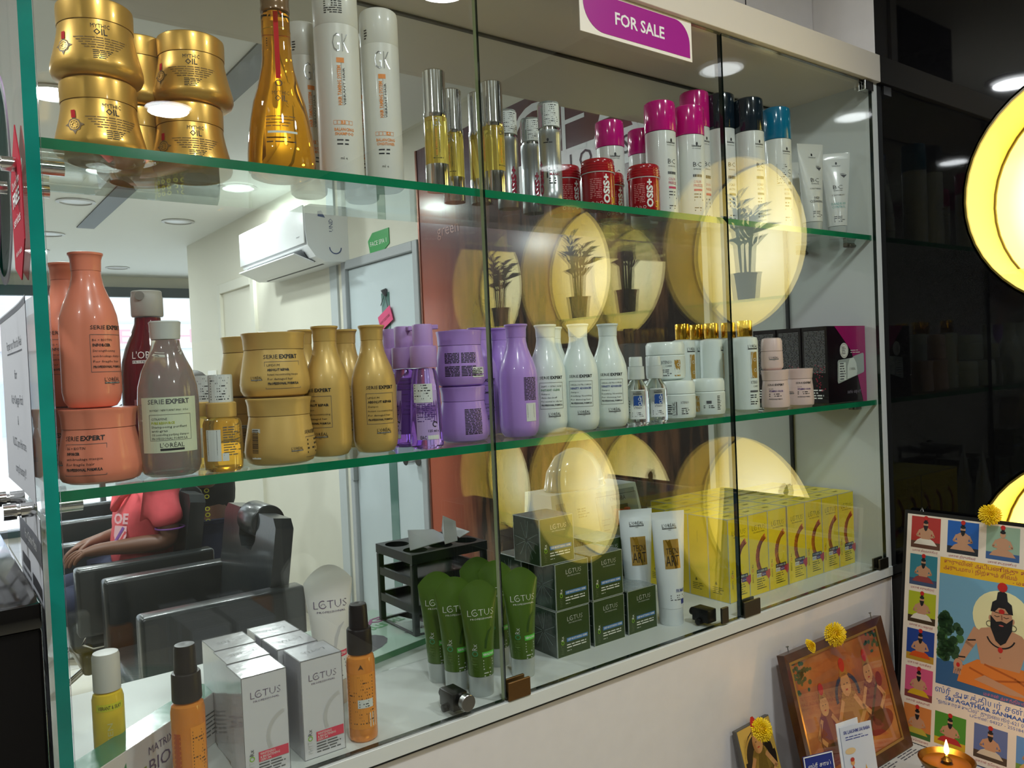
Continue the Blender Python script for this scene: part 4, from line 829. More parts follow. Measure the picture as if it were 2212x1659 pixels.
# purple pump serums
VIO = mat('violet_serum_glass', (0.62, 0.38, 0.88), 0.03, trans=0.9, ior=1.2, coat=0.4); LILC = mat('lilac_pump_plastic', '#b690d0', 0.38)
def violet_serum():
    pr = [(0.0255, 0.010), (0.0238, 0.060), (0.0215, 0.095), (0.0185, 0.116)]
    body = [(0, 0.004), (0.021, 0.0), (0.0250, 0.003), (0.0258, 0.009), (0.0238, 0.060), (0.0215, 0.095), (0.0185, 0.116), (0.016, 0.121), (0, 0.122)]
    d = Deco(); PL_ = mat('pale_violet_label', '#b9a0d8', 0.4); d.rect(-0.018, 0.014, 0.017, 0.088, PL_); d.micro(-0.016, 0.070, 0.031, 10, 0.0032, mat('violet_ink', '#4c2f78', 0.5), 4, 0.4, h=2); d.rect(-0.021, 0.070, 0.009, 0.098, STICK, 3); d.micro(-0.019, 0.095, 0.026, 6, 0.004, INK, 3, 0.35, h=4)
    d.ring(0.011, 0.037, 0.0042, 0.0014, INK, 20, 300, h=2); d.text('125 ml e', 0.0, 0.0255, 0.0036, INK, res=1, bold=0.02); d.text('EAC', -0.012, 0.015, 0.0052, INK, w=0.009, bold=0.02, res=1, lay=3); d.rect(-0.001, 0.0145, 0.0165, 0.0205, STICK, 3)
    cap = [(0, 0.1222), (0.0198, 0.1222), (0.0206, 0.124), (0.0206, 0.153), (0.0198, 0.155), (0.0155, 0.1555), (0.0155, 0.186), (0.0145, 0.188), (0, 0.188)]
    return [('body', lathe('body', body, VIO, 40)), ('pump_head', lathe('pump_head', cap, LILC, 32)), ('nozzle', MB().box((0.012, -0.004, 0.180), (0.024, 0.004, 0.187)).mesh('nozzle', LILC, 0.001, 1)), ('printed_label', d.mesh('printed_label', cyl(body)))]
G4 = 'violet pump serum bottles'
put('vser', violet_serum, 'pump_serum', 'violet transparent pump serum in front with a white price sticker', 'bottle', 919, 0.048, 0.0, 0.1, G4)
put('vser', None, 'pump_serum', 'violet transparent pump serum, middle one of the row beside the gold bottle', 'bottle', 879, 0.100, 0.0, -0.9, G4)
put('vser', None, 'pump_serum', 'violet transparent pump serum, rearmost behind the gold bottle', 'bottle', 853, 0.165, 0.0, 3.0, G4, rz=2.6)
# lilac jars and bottles
put('pjb', serie_jar(PRP, L2, 'back2', 0.86), 'mask_jar', 'lilac mask jar, lower of the stack beside the violet serums', 'jar', 1000, 0.085, 0.0, 0.05)
put('pjt', serie_jar(PRP, L2, 'back', 0.86), 'mask_jar', 'lilac mask jar with dense back print, upper of the stack beside the violet serums', 'jar', 992, 0.085, 0.0899, 0.0)
L3 = ["PROKERATIN", "LISS UNLIMITED", "Shampoo", "Smoothing", "For rebellious hair", "PROFESSIONAL FORMULA"]
PBt = serie_bottle(PRP, L3)
put('pbb', serie_bottle(PRP, L3, back=True), 'shampoo_bottle', 'lilac shampoo bottle in front with a barcode on its right side', 'bottle', 1120, 0.060, 0.0, 0.62)
put('pbf', PBt, 'shampoo_bottle', 'lilac bottle half hidden by the lilac jars and the door edge', 'bottle', 1039, 0.150, 0.0, 0.2)
put('pbf', None, 'shampoo_bottle', 'lilac bottle between the door edge and the front lilac bottle', 'bottle', 1066, 0.095, 0.0, 0.15) if False else None
put('pbf', None, 'shampoo_bottle', 'lilac bottle behind, its neck just right of the first door joint', 'bottle', 1085, 0.160, 0.0, 0.0)
put('pbf', None, 'shampoo_bottle', 'lilac bottle of the rear row, its rim above the lilac jars', 'bottle', 1000, 0.205, 0.0, 0.0)
# white bottles
GRI = mat('green_ink', '#7a9a80', 0.5); NVI = mat('navy_ink', '#2c3c88', 0.5)
put('wb1', serie_bottle(WHP, ["ZNPT + CITRIC ACID", "INSTANT CLEAR", "Shampoo", "Anti-dandruff", "For normal to oily hair", "PROFESSIONAL FORMULA"], GRI), 'shampoo_bottle', 'milky white shampoo bottle reading instant clear, right of the lilac bottle', 'bottle', 1183, 0.075, 0.0, 0.25)
WB2 = serie_bottle(WHP, ["OMEGA-6 NUTRI-COMPLEX", "DENSITY ADVANCED", "Shampoo", "Densifying, Nourishing", "For thinning hair", "PROFESSIONAL FORMULA"], NVI)
put('wb2', WB2, 'shampoo_bottle', 'milky white bottle reading density advanced, middle one of the three white bottles', 'bottle', 1253, 0.062, 0.0, 0.08)
put('wb2', None, 'shampoo_bottle', 'milky white bottle reading density advanced, next to the clear serum bottles', 'bottle', 1317, 0.060, 0.0, 0.15)
put('wb1', None, 'shampoo_bottle', 'milky white bottle behind the instant clear bottle, only its rim showing', 'bottle', 1197, 0.150, 0.0, 0.25)
# clear serums with blue square
CLS = mat('clear_glass_serum', (0.96, 0.98, 0.97), 0.02, trans=1.0, ior=1.3); BLS = mat('blue_square_ink', '#1f4a96', 0.45); CLP = mat('translucent_white_cap', '#dfe6e4', 0.25, trans=0.25)
def clear_serum():
    body = [(0, 0.004), (0.019, 0.0), (0.0215, 0.003), (0.022, 0.010), (0.022, 0.062), (0.020, 0.070), (0.013, 0.080), (0.012, 0.083), (0, 0.084)]
    d = Deco(); W2 = mat('label_white', '#e4e8e8', 0.4); d.rect(-0.015, 0.011, 0.015, 0.065, W2); d.text("L'ORÉAL", 0, 0.0595, 0.003, INK, w=0.015, al='C', res=1); d.rect(-0.008, 0.057, 0.008, 0.0583, INK, 2)
    d.rect(-0.0075, 0.036, 0.0085, 0.054, BLS, 2); 
    for a, b_ in (((-0.0075, 0.054), (0.003, 0.036)), ((0.0085, 0.052), (-0.004, 0.036)), ((-0.0075, 0.045), (0.0085, 0.049)), ((0.004, 0.054), (0.008, 0.036))): d.line(a, b_, 0.0009, W2, 3)
    d.ring(0.004, 0.048, 0.003, 0.0007, W2, n=10, h=3); d.ring(0.004, 0.040, 0.003, 0.0007, W2, n=10, h=3)
    d.text('XTENSO', 0, 0.030, 0.0036, GREYINK, w=0.015, al='C', res=1); d.micro(-0.011, 0.022, 0.022, 3, 0.0032, GREYINK, 3)
    return [('body', lathe('body', body, CLS, 36)), ('straw', MB().tube([(0, 0, 0.006), (0, 0, 0.083)], 0.0025, 8).mesh('straw', WHP)), ('collar', lathe('collar', [(0, 0.0842), (0.0155, 0.0842), (0.0158, 0.086), (0.0150, 0.108), (0, 0.1082)], CLP, 28)), ('cap', lathe('cap', [(0, 0.1084), (0.0125, 0.1084), (0.0122, 0.124), (0.0112, 0.126), (0, 0.126)], CLP, 28)), ('printed_label', d.mesh('printed_label', cyl(body)), 'white label with a blue square')]
put('cser', clear_serum, 'serum_bottle', 'clear serum bottle with a blue square on its label, left one of the pair', 'bottle', 1375, 0.050, 0.0, 0.05)
put('cser', None, 'serum_bottle', 'clear serum bottle with a blue square on its label, right one of the pair', 'bottle', 1415, 0.058, 0.0, 0.25)
# white care jars and tall bottles with gold caps
GOLDP = mat('gold_print', '#c8a050', 0.35, 0.55)
def lattice(d, u0, v0, u1, v1, m, bg_, seed=2):
    R = random.Random(seed); d.rect(u0, v0, u1, v1, m, 1.5, st=0.003)
    for i in range(6):
        a = (R.uniform(u0, u1), v0 if i % 2 else v1); b_ = (R.choice((u0, u1)), R.uniform(v0, v1)); d.line(a, b_, (u1-u0)*0.06, bg_, 3)
    r = (u1-u0)*0.22; d.ring(u0+(u1-u0)*0.65, v0+(v1-v0)*0.3, r, r*0.25, bg_, n=12, h=3); d.ring(u0+(u1-u0)*0.6, v0+(v1-v0)*0.7, r, r*0.25, bg_, n=12, h=3)
XB_ = [(0, 0.002), (0.026, 0.0), (0.032, 0.004), (0.0335, 0.012), (0.0335, 0.048), (0.0315, 0.0505)]; XC_ = [(0.032, 0.0508), (0.0328, 0.0512), (0.0328, 0.070), (0.030, 0.0755), (0.026, 0.0765), (0, 0.077)]
def care_jar(big=False, var=0):
    k = 1.18 if big else 1.0; B_ = [(r*k, z) for r, z in XB_]; C_ = [(r*k, z) for r, z in XC_]
    def b():
        d = Deco()
        if var == 0: d.text('XTENSO', -0.006, 0.033, 0.0062, GREYINK, w=0.021, al='C', res=1); d.text('CARE', -0.002, 0.027, 0.0036, GREYINK, al='C', res=1); lattice(d, 0.010, 0.008, 0.024, 0.040, GOLDP, WHP); d.micro(-0.016, 0.020, 0.020, 4, 0.0036, GREYINK, 4)
        elif var == 1: d.text("L'ORÉAL", -0.008, 0.010, 0.0058, INK, w=0.026, rot=PI/2, res=1); d.rect(-0.006, 0.010, -0.0045, 0.036, INK, 2); d.text('XTENSO', 0.011, 0.032, 0.0045, GREYINK, w=0.017, al='C', res=1); d.micro(0.004, 0.022, 0.018, 4, 0.0034, INK, 3); d.micro(-0.024, 0.028, 0.010, 5, 0.004, INK, 5)
        else: lattice(d, -0.028, 0.010, -0.018, 0.042, GOLDP, WHP, 5); d.rect(-0.004, 0.026, 0.006, 0.032, GREYINK); d.micro(-0.01, 0.021, 0.022, 2, 0.0035, INK, 5); d.micro(0.018, 0.040, 0.009, 9, 0.0033, INK, 8)
        return [('body', lathe('body', B_, WHP, 40)), ('lid', lathe('lid', C_, WHP, 40)), ('printed_label', d.mesh('printed_label', cyl(B_)))]
    return b
put('xj1', care_jar(False, 1), 'mask_jar', 'white care jar beside the clear serums, lower front one', 'jar', 1464, 0.062, 0.0, 0.05)
put('xj2', care_jar(False, 2), 'mask_jar', 'white care jar with a small print block, right neighbour of the lower front white jar', 'jar', 1529, 0.068, 0.0, 0.0)
put('xj0', care_jar(True, 0), 'mask_jar', 'wide white care jar with a gold lattice, stacked on the white jars', 'jar', 1436, 0.098, 0.0772, 0.2)
put('xj1', None, 'mask_jar', 'white care jar behind, under the wide jar with the gold lattice', 'jar', 1424, 0.140, 0.0, 0.3)
def care_bottle():
    r = 0.026; pr = [(0, 0.001), (r*0.8, 0), (r, 0.006), (r, 0.150), (r*0.94, 0.157), (r*0.6, 0.160), (0, 0.1602)]
    d = Deco(); d.text("L'ORÉAL", 0.004, 0.136, 0.0062, INK, w=0.024, al='C', res=1); d.rect(-0.008, 0.1325, 0.016, 0.1347, INK); lattice(d, -0.003, 0.072, 0.013, 0.127, GOLDP, WHP, 7); d.text('XTENSO', 0.005, 0.060, 0.0062, GREYINK, w=0.019, al='C', res=1); d.text('CARE', 0.007, 0.053, 0.0036, GREYINK, al='C', res=1); d.rect(-0.006, 0.042, 0.014, 0.046, GREYINK); d.micro(-0.006, 0.035, 0.020, 5, 0.0046, INK, 4)
    return [('body', lathe('body', pr, WHP, 36)), ('cap', lathe('cap', [(0, 0.1604), (0.0155, 0.1604), (0.0160, 0.162), (0.0160, 0.192), (0.015, 0.194), (0, 0.194)], GOLDF, 32), 'shiny gold cap'), ('printed_label', d.mesh('printed_label', cyl(pr)))]
for i, (px, Y, lab) in enumerate(((1478, 0.165, 'white care bottle with a gold cap, leftmost of the gold caps'), (1509, 0.190, 'white care bottle with a gold cap, second gold cap from the left'), (1540, 0.145, 'white care bottle with a gold cap, third gold cap from the left'),
                                  (1577, 0.125, 'white care bottle with a gold cap, just left of the second door joint'), (1612, 0.062, 'white care bottle with a gold cap, in front beside the pink jars'))):
    put('xb', care_bottle, 'care_bottle', lab, 'bottle', px, Y, 0.0, (0.6, 0.3, 0.9, 0.6, 0.5)[i], 'white care bottles with gold caps')
# pink jars
PJ_ = [(0, 0.002), (0.024, 0.0), (0.029, 0.005), (0.0298, 0.014), (0.0282, 0.045), (0.0262, 0.063)]; PJC = [(0.0265, 0.0635), (0.0270, 0.0638), (0.0285, 0.080), (0.0292, 0.0835), (0.0290, 0.0855), (0, 0.086)]
def pink_jar(side=False):
    def b():
        d = Deco(); u = 0.010 if side else 0.0
        serie_text(d, u, 0.052, 0.036, INK); d.text('A-OX', u-0.015, 0.044, 0.0026, GREYINK, res=1); d.text('VITAMINO COLOR', u-0.015, 0.0385, 0.0038, mat('violet_ink', '#4c2f78', 0.5), w=0.030, bold=0.03, res=1); d.micro(u-0.015, 0.033, 0.03, 2, 0.0042, INK, 3); d.text('PROFESSIONAL FORMULA', u-0.015, 0.022, 0.0025, INK, w=0.028, bold=0.02, res=1)
        if side: brand_l(d, -0.022, 0.030, 0.018, INK)
        return [('body', lathe('body', PJ_, PNK, 36)), ('lid', lathe('lid', PJC, PNK, 36)), ('printed_label', d.mesh('printed_label', cyl(PJ_)))]
    return b
put('pj1', pink_jar(), 'mask_jar', 'pale pink mask jar in front of the magenta boxes, left one of the lower two', 'jar', 1674, 0.052, 0.0, 0.05)
put('pj2', pink_jar(True), 'mask_jar', 'pale pink mask jar in front of the magenta boxes, right one of the lower two', 'jar', 1727, 0.050, 0.0, 0.0)
def small_pot():
    pr = [(0, 0.001), (0.018, 0), (0.0225, 0.004), (0.0235, 0.010), (0.0225, 0.040), (0.0215, 0.0405)]
    d = Deco(); brand_l(d, 0.002, 0.022, 0.020, INK)
    return [('body', lathe('body', pr, PNK, 32)), ('lid', lathe('lid', [(0.021, 0.0408), (0.0226, 0.0412), (0.0222, 0.062), (0.0195, 0.068), (0.015, 0.0695), (0, 0.0698)], PNK, 32)), ('printed_label', d.mesh('printed_label', cyl(pr)))]
put('sp', small_pot, 'small_pot', 'small pale pink pot standing on top of the left pink jar', 'jar', 1666, 0.054, 0.0862, 0.1)
# magenta and black gift boxes
BXK = mat('box_black', '#120a10', 0.25, coat=0.4); BXM = mat('box_magenta', '#a31468', 0.25, coat=0.4); MTOP = mat('box_magenta_foil', '#8a1f8e', 0.2, 0.5); WIN = mat('box_window_grey', '#a9b2b0', 0.2); DOT = mat('dot_crimson', '#a01838', 0.4)
def gift_box():
    W_, D_, H_ = 0.162, 0.066, 0.180
    b = MB().box((0, 0, 0), (W_, D_, H_), (0, 1, 0, 2, 0, 0)).mesh('carton', [BXK, MTOP, BXM], 0.0006, 1, smooth=False)
    d = Deco(); d.poly([(0.030, H_), (W_, H_), (W_, 0), (0.145, 0), (0.125, 0.06), (0.10, 0.12)][::1], BXM); d.disc(0.068, 0.122, 0.018, 0.018, WHT, 2.5); d.ring(0.068, 0.122, 0.0155, 0.0008, GREYINK, h=3.5); d.micro(0.058, 0.129, 0.02, 5, 0.0038, GREYINK, 3, h=3.5)
    d.poly([(0.040, 0.045), (0.150, 0.068), (0.153, 0.072), (0.153, 0.112), (0.149, 0.115), (0.110, 0.108), (0.100, 0.104), (0.043, 0.100), (0.039, 0.096), (0.037, 0.050)], WIN, 3)
    d.rect(0.044, 0.052, 0.073, 0.094, WHP, 4); d.micro(0.047, 0.090, 0.023, 7, 0.006, GREYINK, 3, h=5); d.poly([(0.078, 0.055), (0.118, 0.062), (0.122, 0.072), (0.118, 0.092), (0.108, 0.104), (0.090, 0.102), (0.080, 0.085)], WHP, 4.5); d.text("L'ORÉAL", 0.101, 0.075, 0.006, INK, w=0.026, al='C', lay=5.5, res=1)
    d.text('serie expert', 0.078, 0.020, 0.010, mat('grey_violet_ink', '#8d8494', 0.5), w=0.058, res=1); d.micro(0.095, 0.121, 0.045, 2, 0.005, WHT, 8, 0.3, h=4)
    s = Deco(); s.micro(0.006, 0.168, 0.054, 30, 0.0033, mat('dim_white_ink', '#8e8e90', 0.5), 5, 0.40, h=2, jag=False)
    for i in range(26):
        R = random.Random(i); s.disc(0.044+R.gauss(0, 0.006), 0.030+0.0024*i, 0.0016, 0.0016, DOT, 2, n=6)
    s.micro(0.006, 0.030, 0.05, 4, 0.0062, WHT, 15, 0.5)
    return [('carton', b), ('front_print', d.mesh('front_print', flat(0.0))), ('side_print', s.mesh('side_print', lambda u, v, h: (-0.0002-h*LIFT, 0.066-u, v)))]
for i, lab in enumerate(('black and magenta gift box with a cut-out window, front one at the right end', 'black and magenta gift box, second behind the front one', 'black and magenta gift box, rearmost of the three')):
    put('gift', gift_box, 'gift_box', lab, 'box', 0, 0.034+0.0685*i, 0.0, rz=0.0, X=1.279, group='magenta gift boxes')
# ================================================================== bottom deck
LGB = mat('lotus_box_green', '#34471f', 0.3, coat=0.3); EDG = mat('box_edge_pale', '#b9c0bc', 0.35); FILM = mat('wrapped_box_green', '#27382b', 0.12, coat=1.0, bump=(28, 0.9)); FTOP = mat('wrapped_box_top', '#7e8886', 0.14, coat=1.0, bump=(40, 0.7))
BLU = mat('blue_band', '#3f78b8', 0.45); LIME = mat('lime_ink', '#86c022', 0.45); SIL = mat('silver_ink', '#c8ccc6', 0.4); ASH = mat('olive_grey_ink', '#6f7a5c', 0.5)
def lotus_logo(d, u, v, w, m, m2=None, h=None):
    """L, an open ring with a small blossom, TUS; a line of spaced capitals under it"""
    k = w/4.0; m2 = m2 or m
    d.text('L', u-w/2, v, k*0.95, m, w=k*0.52, bold=-0.02, res=1); d.ring(u-w/2+k*1.08, v+k*0.50, k*0.48, k*0.08, m, 60, 335, n=14, h=d.h+0.6)
    for a in range(5): x = math.radians(18+36*a); d.disc(u-w/2+k*1.12+k*0.24*math.cos(x), v+k*0.34+k*0.24*math.sin(x), k*0.05, k*0.05, m2, d.h+0.6, 6)
    d.text('TUS', u-w/2+k*1.62, v, k*0.95, m, w=w-k*1.62, bold=-0.02, res=1); d.text('PROFESSIONAL', u+w*0.02, v-k*0.52, k*0.24, m2, w=w*0.86, al='C', res=1)
def phyto(d, u, v, h, m1, m2, m3, k=1.0):
    d.text('PHYT', u, v, h, m1, w=h*2.7*k, rot=PI/2, bold=-0.02, res=1); d.ring(u-h*0.38, v+h*3.35*k, h*0.50, h*0.16, m2, n=14, h=d.h+0.6); d.text('Rx', u, v+h*4.0*k, h*0.85, m3, w=h*1.2, rot=PI/2, res=1)
def edged(d, W, H, e=0.0009, m=None):
    m = m or EDG; d.frame(0, 0, W, H, e, m)
def green_box():
    W_, D_, H_ = 0.078, 0.076, 0.0835
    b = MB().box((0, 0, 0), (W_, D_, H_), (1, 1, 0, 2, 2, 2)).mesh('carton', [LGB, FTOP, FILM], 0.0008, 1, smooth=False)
    d = Deco(); edged(d, W_, H_); lotus_logo(d, 0.043, 0.062, 0.036, WHT, SIL); phyto(d, 0.015, 0.006, 0.0068, ASH, LIME, WHT, 0.85)
    d.rect(0.022, 0.0255, 0.072, 0.0325, BLU); d.text('DEEP MOISTURISING CREME', 0.047, 0.0275, 0.0035, WHT, w=0.046, al='C', res=1, bold=0.02, lay=2.5); d.micro(0.022, 0.019, 0.046, 2, 0.0045, WHT, 4, 0.4, jag=False); d.micro(0.022, 0.009, 0.014, 1, 0.004, SIL, 4, 0.3)
    s = Deco(); s.frame(0, 0, D_, H_, 0.0012, EDG); c = (D_/2, H_/2); R = random.Random(4)
    for i in range(11): a = 2*PI*i/11+R.uniform(-.2, .2); s.line((c[0]+0.004*math.cos(a), c[1]+0.004*math.sin(a)), (c[0]+0.034*math.cos(a+R.uniform(-.15, .15)), c[1]+0.036*math.sin(a)), R.uniform(0.0004, 0.0010), mat('film_fold', '#8f9c98', 0.15, coat=1.0))
    return [('carton', b), ('front_print', d.mesh('front_print', flat(0.0))), ('side_film', s.mesh('side_film', lambda u, v, h: (-0.0002-h*LIFT, D_-u, v)))]
G5 = 'green cream boxes'
def deckbox(kind, build, nm, lab, x, y, z, grp, rz=0.0): return put(kind, build, nm, lab, 'box', 0, y, z, rz=rz, X=x, group=grp)
Hb = 0.0842
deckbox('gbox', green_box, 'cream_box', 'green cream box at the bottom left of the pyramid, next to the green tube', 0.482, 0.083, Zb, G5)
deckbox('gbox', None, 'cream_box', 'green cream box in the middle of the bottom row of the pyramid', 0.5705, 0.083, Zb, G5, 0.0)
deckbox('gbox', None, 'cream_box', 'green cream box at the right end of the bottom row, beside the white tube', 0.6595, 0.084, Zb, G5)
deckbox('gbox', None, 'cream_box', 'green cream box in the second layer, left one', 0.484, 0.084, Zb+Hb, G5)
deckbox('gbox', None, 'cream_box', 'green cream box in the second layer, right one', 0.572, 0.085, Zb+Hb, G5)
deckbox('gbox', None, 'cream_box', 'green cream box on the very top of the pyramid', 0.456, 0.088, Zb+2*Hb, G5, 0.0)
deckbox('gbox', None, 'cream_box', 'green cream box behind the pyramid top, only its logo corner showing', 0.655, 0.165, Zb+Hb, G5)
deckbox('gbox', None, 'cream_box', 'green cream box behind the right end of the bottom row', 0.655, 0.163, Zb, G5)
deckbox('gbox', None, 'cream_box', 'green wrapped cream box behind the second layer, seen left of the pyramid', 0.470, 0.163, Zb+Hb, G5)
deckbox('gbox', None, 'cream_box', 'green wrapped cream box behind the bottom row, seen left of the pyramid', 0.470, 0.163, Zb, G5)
# yellow sunscreen boxes
YB = mat('sunscreen_yellow', '#e8d21a', 0.35, coat=0.25); YBS = mat('sunscreen_yellow_side', '#e2c614', 0.3, coat=0.6); ORD = mat('orange_arc', '#dd6a22', 0.5); OLI = mat('olive_ink', '#6a6618', 0.5)
def yellow_box():
    W_, D_, H_ = 0.0680, 0.0535, 0.179
    b = MB().box((0, 0, 0), (W_, D_, H_), (0, 0, 0, 1, 1, 1)).mesh('carton', [YB, YBS], 0.0007, 1, smooth=False)
    d = Deco(); edged(d, W_, H_, 0.0011); lotus_logo(d, 0.036, 0.142, 0.046, OLI)
    R = random.Random(2)
    for k in range(26):                                               # brushed orange arc of short rough strokes
        a0 = math.radians(115+k*4.6); r = 0.046; cu, cv = 0.075, 0.080; x = cu+r*1.0*math.cos(a0); y = cv+r*1.05*math.sin(a0)
        if x > W_-0.003: continue
        t = Vector((-math.sin(a0), math.cos(a0))); n_ = Vector((math.cos(a0), math.sin(a0))); w_ = 0.0120+R.uniform(-0.0015, 0.0015)
        for q in (-0.34, 0.0, 0.34): p = Vector((x, y))+n_*w_*q; d.line(p-t*(0.0026+R.uniform(0, .0012)), p+t*(0.0026+R.uniform(0, .0012)), w_*0.30, ORD)
    d.poly([(0.050, 0.048), (0.072, 0.050), (0.072, 0.035), (0.066, 0.028), (0.060, 0.036), (0.052, 0.040)], mat('crimson_ink', '#b83040', 0.5), 1.4)
    d.text('PHYTO', 0.013, 0.030, 0.005, OLI, w=0.018, rot=PI/2, res=1); d.ring(0.0105, 0.056, 0.0035, 0.0011, ORD, n=12); d.text('Rx', 0.013, 0.062, 0.005, OLI, rot=PI/2, res=1)
    d.rect(0.024, 0.047, 0.062, 0.055, INK, 2); d.text('UV SCREEN GEL', 0.043, 0.049, 0.0042, WHT, w=0.034, al='C', res=1, lay=3); d.rect(0.024, 0.038, 0.040, 0.0465, STICK, 2); d.text('SPF 50', 0.032, 0.040, 0.004, INK, w=0.013, al='C', res=1, lay=3); d.rect(0.042, 0.038, 0.056, 0.0465, mat('violet_ink'), 2); d.text('PA+++', 0.049, 0.040, 0.004, WHT, w=0.012, al='C', res=1, lay=3)
    d.micro(0.024, 0.032, 0.03, 5, 0.005, OLI, 5, 0.35); d.micro(0.03, 0.012, 0.03, 1, 0.004, OLI, 6, 0.35)
    s = Deco(); s.frame(0, 0, D_, H_, 0.0012, EDG); s.micro(0.008, 0.028, 0.030, 4, 0.004, OLI, 5, 0.35); s.poly([(0.018, 0.042), (0.0215, 0.036), (0.018, 0.034), (0.0150, 0.036)], OLI); s.rect(0.0245, 0.120, 0.0250, 0.145, OLI)
    t = Deco(); t.frame(0, 0, W_, D_, 0.0011, EDG); t.micro(0.02, 0.028, 0.03, 2, 0.005, OLI, 8, 0.4)
    return [('carton', b), ('front_print', d.mesh('front_print', flat(0.0))), ('side_film', s.mesh('side_film', lambda u, v, h: (-0.0002-h*LIFT, D_-u, v))), ('top_film', t.mesh('top_film', lambda u, v, h: (u, v, H_+0.0002+h*LIFT)))]
COLN = ['first', 'second', 'third', 'fourth', 'fifth', 'sixth', 'last']; ROWN = ['front', 'second', 'third', 'fourth', 'rearmost']
RZ = random.Random(8)
for j in range(5):
    for i in range(7 if j < 4 else 5):
        if j == 4 and i == 0: continue
        y = 0.075+0.0545*j if j < 3 else 0.2515+0.0545*(j-3)
        x = 0.951+0.0688*i+(0.004 if i > 2 else 0)
        deckbox('ybox', yellow_box, 'sunscreen_box', 'yellow sunscreen box, %s column from the left, %s row' % (COLN[i], ROWN[j]), x, y, Zb, 'yellow sunscreen boxes')
# white hair-gel tubes between green and yellow boxes
TW = mat('tube_white', '#e2e8ea', 0.28, coat=0.3)
TT = [(0.034, 0.0245, 0.0245, 0), (0.07, 0.0265, 0.0230, 0), (0.12, 0.0300, 0.0180, 0), (0.17, 0.0330, 0.0100, 0), (0.205, 0.0350, 0.0024, 0), (0.208, 0.0352, 0.0010, 0), (0.222, 0.0354, 0.0010, 0)]
def tecni():
    d = Deco(); brand_l(d, 0, 0.188, 0.030, INK); d.rect(-0.016, 0.112, 0.016, 0.168, GOLDP, 1, 0.004); d.poly([(-0.012, 0.168), (-0.002, 0.168), (0.004, 0.14), (0.010, 0.112), (0.004, 0.112), (-0.002, 0.14)], GOLDF, 1.3); d.text('TECNI', 0.001, 0.140, 0.012, INK, w=0.026, al='C', res=1, lay=3, bold=-0.01); d.text('ART', 0.0, 0.117, 0.021, INK, w=0.028, al='C', lay=3, bold=-0.01)
    d.text('FIX MAX', 0.012, 0.066, 0.0062, NVI, w=0.020, al='C', res=1, bold=0.02); d.micro(-0.010, 0.059, 0.032, 3, 0.0042, GREYINK, 5, 0.4); d.rect(0.012, 0.042, 0.020, 0.052, NVI)
    return [('body', loft('body', TT, TW, 40)), ('cap', lathe('cap', [(0, 0), (0.0225, 0), (0.0235, 0.002), (0.0245, 0.0335), (0, 0.0338)], TW, 36)), ('printed_label', d.mesh('printed_label', tube_fn(TT)))]
put('tec', tecni, 'styling_gel_tube', 'white styling gel tube with a gold square, in front beside the yellow boxes', 'tube', 1448, 0.080, Zb, rz=-0.40)
put('tec', None, 'styling_gel_tube', 'white styling gel tube with a gold square, behind the cream boxes', 'tube', 1378, 0.145, Zb, rz=-0.45)
# green face wash tubes
GRN = mat('tube_green', '#4a661f', 0.32, coat=0.3); GCAP = mat('tube_silver_cap', '#b9bfbd', 0.3, 0.25); LG = mat('light_green_band', '#58c84a', 0.45)
TG = [(0.033, 0.0205, 0.0205, 0), (0.055, 0.0215, 0.0205, 0), (0.09, 0.0240, 0.0180, 0), (0.125, 0.0275, 0.0125, 0.001), (0.150, 0.0305, 0.0068, 0.004), (0.170, 0.0318, 0.0020, 0.010), (0.178, 0.0314, 0.0008, 0.016), (0.183, 0.0300, 0.0006, 0.019)]
def face_tube(k, m, cap, main, faint, band, bandm, logo, swoosh):
    S = [(z*k, a*k, b_*k, ar*k) for z, a, b_, ar in TG]
    def b():
        d = Deco(); lotus_logo(d, 0.001, 0.128*k, 0.043*k, logo); phyto(d, -0.0095*k, 0.044*k, 0.0085*k, faint, mat('ring_green', '#4a9a6a', 0.45) if m is GRN else LIME, main, 0.92)
        d.rect(-0.002, 0.064*k, 0.019*k, 0.072*k, band) ; d.text(bandm[0], -0.0005, 0.0665*k, 0.0036*k, WHT, w=0.018*k, res=1, lay=3, bold=0.02)
        d.micro(-0.001, 0.058*k, 0.019*k, 4, 0.0045*k, main, 5, 0.4); d.micro(0.0, 0.038*k, 0.016*k, 2, 0.0045*k, main, 7, 0.4)
        d.stroke([(0.004*k, 0.078*k), (0.006*k, 0.09*k), (0.011*k, 0.102*k), (0.017*k, 0.108*k)], [0.0035*k, 0.0045*k, 0.004*k, 0.001*k], swoosh)
        return [('body', loft('body', S, m, 44)), ('cap', lathe('cap', [(0, 0), (0.0190*k, 0), (0.0196*k, 0.002), (0.0206*k, 0.0325*k), (0, 0.0328*k)], cap, 36)), ('printed_label', d.mesh('printed_label', tube_fn(S)))]
    return b
GT = face_tube(1.0, GRN, GCAP, SIL, mat('faint_green_ink', '#6f8a4a', 0.5), LG, ['NEEM FACE WASH'], WHT, mat('dark_green_swoosh', '#2c4a14', 0.5))
G6 = 'green face wash tubes'
for px, Y, lab, q in ((1037, 0.055, 'green face wash tube in front, just left of the first door joint', -0.33), (1127, 0.070, 'green face wash tube alone right of the door joint', -0.30), (985, 0.100, 'green face wash tube behind and left of the front one', -0.38),
                      (948, 0.150, 'leftmost green face wash tube, in front of the black rack', -0.45), (1034, 0.185, 'green face wash tube at the back, topmost between the others', -0.35), (1073, 0.140, 'green face wash tube behind the door joint', -0.3)):
    put('gt', GT, 'face_wash_tube', lab, 'tube', px, Y, Zb, rz=q, group=G6)
